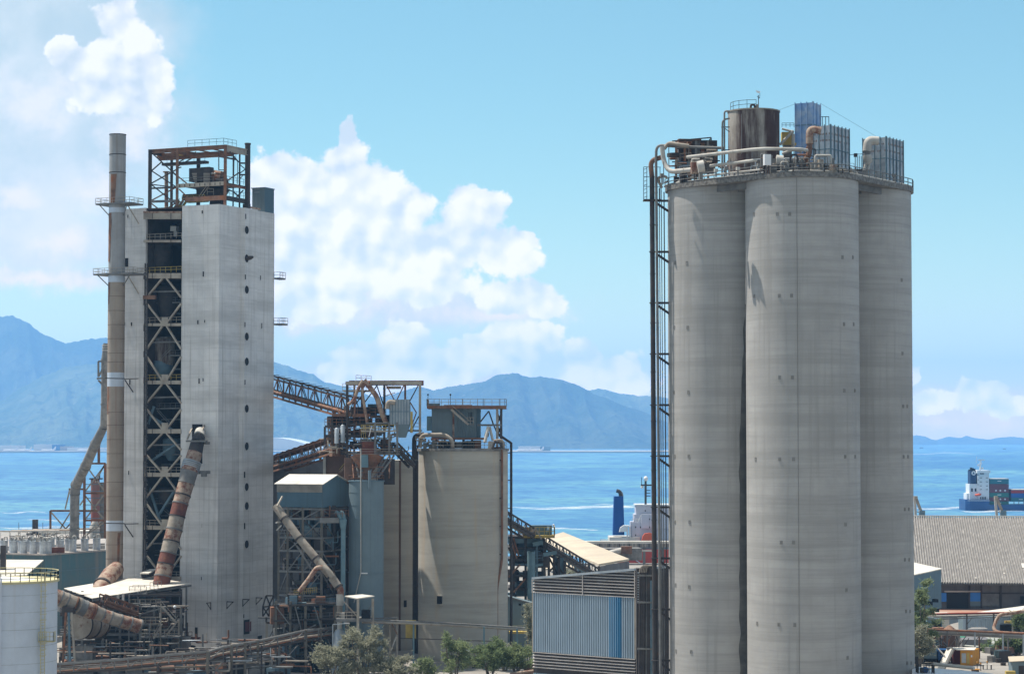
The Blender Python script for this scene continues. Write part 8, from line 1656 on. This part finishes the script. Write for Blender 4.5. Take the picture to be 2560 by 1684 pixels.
cn = [(2475, 2522, 1195, 1209, 'ccol2', 'teal top container of the tall stack behind the ship bridge'), (2475, 2522, 1209, 1220, 'ccol1', 'upper maroon container of the tall stack on the ship'), (2475, 2522, 1220, 1231, 'ccol1', 'second maroon container from the top with white marks on the ship'), (2475, 2522, 1231, 1242, 'ccol3', 'green container low in the tall stack on the ship'), (2475, 2522, 1242, 1252, 'ccol1', 'maroon container at the foot of the tall stack, above the green base one'), (2475, 2522, 1252, 1262, 'ccol3', 'green container at the very bottom of the tall stack on the ship'),
      (2528, 2576, 1222, 1232, 'ccol5', 'bright red container on top of the lower ship stack at the photo edge'), (2528, 2576, 1232, 1243, 'ccol4', 'blue container in the middle of the lower ship stack'), (2528, 2576, 1243, 1253, 'ccol2', 'teal container at the foot of the lower ship stack')]
for (xa, xb, ya, yb, m_, lb) in cn:
    a_ = sp1(xa, yb, 4); t = T('ship_container', lb, 'container', a_, 'containers stacked on the ship'); w_ = sp1(xb, yb, 4).x-a_.x; h_ = sp1(xa, ya, 4).z-a_.z
    MB().par(a_, (w_, 0, 0), (0, 14, 0), (0, 0, h_-.12)).build('body', M[m_], t)
    if ya in (1195, 1222): MB().par(a_+V((0, -.05, h_-.6)), (w_, 0, 0), (0, 14, 0), (0, 0, .55)).build('lid', M['roof_w'], t)
    if m_ == 'ccol1' and ya > 1215:
        for k in (.32, .55, .8): q = a_+V((w_*k, -.02, h_*.5)); MB().tube([q, q-V((0, .08, 0))], .55, 12).build('white_mark', M['white'], t)
    elif m_ in ('ccol2', 'ccol3'): MB().par(a_+V((w_*.4, -.02, h_*.45)), (w_*.2, 0, 0), (0, -.06, 0), (0, 0, .45)).build('white_mark', M['white'], t)
for x in range(2535, 2600, 12): mem(CS, 'lashing_post', M['steel_gy'], sp1(x, 1252, 2), sp1(x, 1262, 2), .4)
# second ship
def s2(x, y, off=0): return P(x, y, 758+off)
RS = T('cargo_ship', 'red hulled cargo ship with a tall blue funnel moored behind the tan hall', 'ship', s2(1600, 1429)*1)
x0 = s2(1497, 1400).x; MB().prism(hullpoly(x0, 110, 20, 758), -1, s2(1590, 1373).z).build('hull', M['red'], RS)
def s2b(nm, m_, xa, xb, ya, yb, off=3, dp=10, par=None):
    a_ = s2(xa, yb, off); return MB().par(a_, (s2(xb, yb, off).x-a_.x, 0, 0), (0, dp, 0), (0, 0, s2(xa, ya, off).z-a_.z)).build(nm, M[m_], par or RS)
s2b('upper_hull', 'clad_bl', 1505, 1760, 1352, 1374, 2, 16); s2b('deck', 'roof_w', 1524, 1600, 1342, 1353, 1.5, 14)
a_, c_ = s2(1532.5, 1337, 5), s2(1561, 1337, 5); tp0, tp1 = s2(1535.5, 1240, 5), s2(1558.5, 1240, 5)
MB().slab([a_, c_, tp1, tp0], (0, 5, 0)).build('funnel', M['funnel'], RS)
pipe(RS, 'exhaust', M['steel_dk'], bend([s2(1552, 1240, 7), s2(1550, 1228, 7), s2(1541, 1226, 7)], .8), .65, 10); pipe(RS, 'exhaust', M['steel_gy'], bend([s2(1556, 1240, 7), s2(1554, 1230, 7), s2(1546, 1229, 7)], .8), .4, 10)
sup = s2b('superstructure', 'shipgrey', 1579, 1760, 1305, 1353, 3, 12); s2b('superstructure', 'shipgrey', 1586, 1760, 1285, 1306, 4, 10); s2b('superstructure', 'shipgrey', 1604, 1760, 1285, 1320, 2, 10); s2b('bridge', 'shipgrey', 1590, 1760, 1262, 1286, 5, 9); s2b('bridge_roof', 'white', 1588, 1760, 1260, 1263, 4, 11)
for (x, y) in ((1589, 1317), (1601, 1317), (1589, 1337), (1613, 1276), (1624, 1297), (1624, 1317)): s2b('window', 'black', x-1, x+1.2, y-2, y+2, 1.9 if x > 1604 else 2.9, .2, sup)
for x in range(1580, 1604, 5): mem(RS, 'rail_post', M['white'], s2(x, 1305, 3), s2(x, 1296, 3), .14)
mem(RS, 'rail', M['white'], s2(1579, 1296, 3), s2(1604, 1296, 3), .16); mem(RS, 'ladder', M['white'], s2(1594, 1306, 2), s2(1603, 1286, 2), .3)
MB().slab([s2(1548, 1329, 2), s2(1551, 1318, 2), s2(1560, 1312, 2), s2(1569, 1313, 2), s2(1568, 1328, 2)], (0, 2, 0)).build('davit_arm', M['white'], RS)
for x in (1568, 1574): pipe(RS, 'davit_post', M['white'], bend([s2(x-6, 1313, 2), s2(x, 1315, 2), s2(x+1, 1345, 2)], .8), .3, 8)
mem(RS, 'mast', M['steel_dk'], s2(1614, 1262, 5), s2(1614, 1202, 5), .7)
for q_ in ((1602, 1212, 1630, 1212, .5), (1604, 1214, 1604, 1192, .2), (1612, 1225, 1626, 1225, .25), (1612, 1232, 1626, 1232, .25), (1612, 1239, 1626, 1239, .25)): mem(RS, 'mast_arm', M['steel_dk'], s2(*q_[:2], 5), s2(*q_[2:4], 5), q_[4])
MB().ball(s2(1614.5, 1196, 5), .75, 12, 1.15).build('radar_dome', M['white'], RS); MB().ball(s2(1605, 1217, 5), .5).build('radar_dome', M['white'], RS)
MB().slab([s2(1605, 1350, -1), s2(1640, 1350, -1), s2(1640, 1336, -1), s2(1625, 1331, -1), s2(1612, 1333, -1), s2(1607, 1340, -1)], (0, 2.4, 0)).build('lifeboat', M['lred'], RS)
mem(RS, 'hull_line', M['white'], s2(1578, 1392, -.2), s2(1612, 1414, -.2), .2)
# small far boats
for (x, y, L_, lb) in ((2304, 1119, 10, 'tiny dark fishing boat near the horizon right of the silos'), (2511, 1121.5, 8, 'tiny dark boat near the horizon at the far right')):
    D = 5689*H/(y-1099); q = P(x, y, D); q.z = 0; k = D/5689; t = T('fishing_boat', lb, 'boat', q, 'tiny boats near the horizon')
    b = MB(); b.prism([(q.x-L_*k/2, q.y), (q.x-L_*k*.4, q.y-k), (q.x+L_*k*.3, q.y-k), (q.x+L_*k/2, q.y), (q.x+L_*k*.3, q.y+k), (q.x-L_*k*.4, q.y+k)], -.5, 2*k); b.build('hull', M['steel_dk'], t); MB().box(q+V((0, 0, 2*k)), 3*k, k, 1.6*k, 0, True).build('cabin', M['white'], t)
# ================================================================ airport on the far shore
def airport(name, label, x0, x1, y0, y1, D, dp, mat='pale', cat='building'):
    a_ = P(x0, y1, D); return MB().par(V((a_.x, D, 5)), (P(x1, y1, D).x-a_.x, 0, 0), (0, dp, 0), (0, 0, max(4, P(x0, y0, D).z-5))).build(name, M[mat], None, label, cat)
airport('airport_shed', 'long white airport building on the far shore at the left edge', -40, 46, 1113, 1126, 8200, 120)
airport('airport_shed', 'pale airport hangar on the far shore left of the slanted duct', 84, 132, 1110, 1122, 8300, 120)
airport('airport_shed', 'blue airport hangar on the far shore', 130, 150, 1111, 1123, 8250, 100, 'ccol4')
airport('airport_shed', 'low grey airport building beside the blue hangar', 150, 172, 1115, 1122, 8250, 100, 'roof_gy')
airport('airport_shed', 'thin white airport building just left of the chimney', 168, 262, 1118, 1124, 8200, 80)
airport('airport_shed', 'low white airport building right of the black pipe', 1296, 1352, 1115, 1122, 8200, 80)
airport('airport_shed', 'tiny blue roofed airport building on the right shore', 1350, 1376, 1116, 1121, 8200, 60, 'clad_dk')
for i, x in enumerate((60, 25, 1308, 1340, 210, 120)):
    D = 8080+i*10; q = P(x, 1124, D); q.z = 9; t = T('airliner', ['small white airliner parked on the far shore at the left', 'white airliner at the left edge of the far shore', 'white airliner with raised tail right of the beige silo', 'white airliner right of the tailed one beyond the sea', 'white airliner close to the chimney on the far shore', 'white airliner before the pale hangar'][i], 'airliner', q, 'airliners parked on the far shore')
    MB().tube([q-V((24, 0, -1)), q-V((20, 0, 0)), q+V((16, 0, 0)), q+V((26, 0, 2))], [.6, 3, 3, .5], 10).build('fuselage', M['white'], t); MB().slab([q+V((18, 0, 2)), q+V((27, 0, 2)), q+V((29, 0, 13)), q+V((25, 0, 13))], (0, .6, 0)).build('tail_fin', M['white'], t); MB().slab([q+V((-6, -26, 0)), q+V((4, 0, 0)), q+V((-6, 26, 0)), q+V((-3, 26, 0)), q+V((9, 0, 0)), q+V((-3, -26, 0))], (0, 0, .8)).build('wing', M['white'], t)
b = MB(); D = 8350; nn = 24; top = []
for i in range(nn+1): u_ = i/nn; x = 600+u_*190; y = 1120-27*(1-(2*u_-.75)**2*.7 if u_ < .5 else max(0, 1-(2*u_-.75)**2*.64)); top.append(P(x, y, D))
for i in range(nn): a_, c_ = top[i], top[i+1]; b.slab([V((a_.x, D, 4)), V((c_.x, D, 4)), V((c_.x, D, max(5, c_.z))), V((a_.x, D, max(5, a_.z)))], (0, 400, 0))
b.build('terminal_hall', M['pale'], None, 'pale domed terminal roof on the far shore right of the tower', 'terminal')
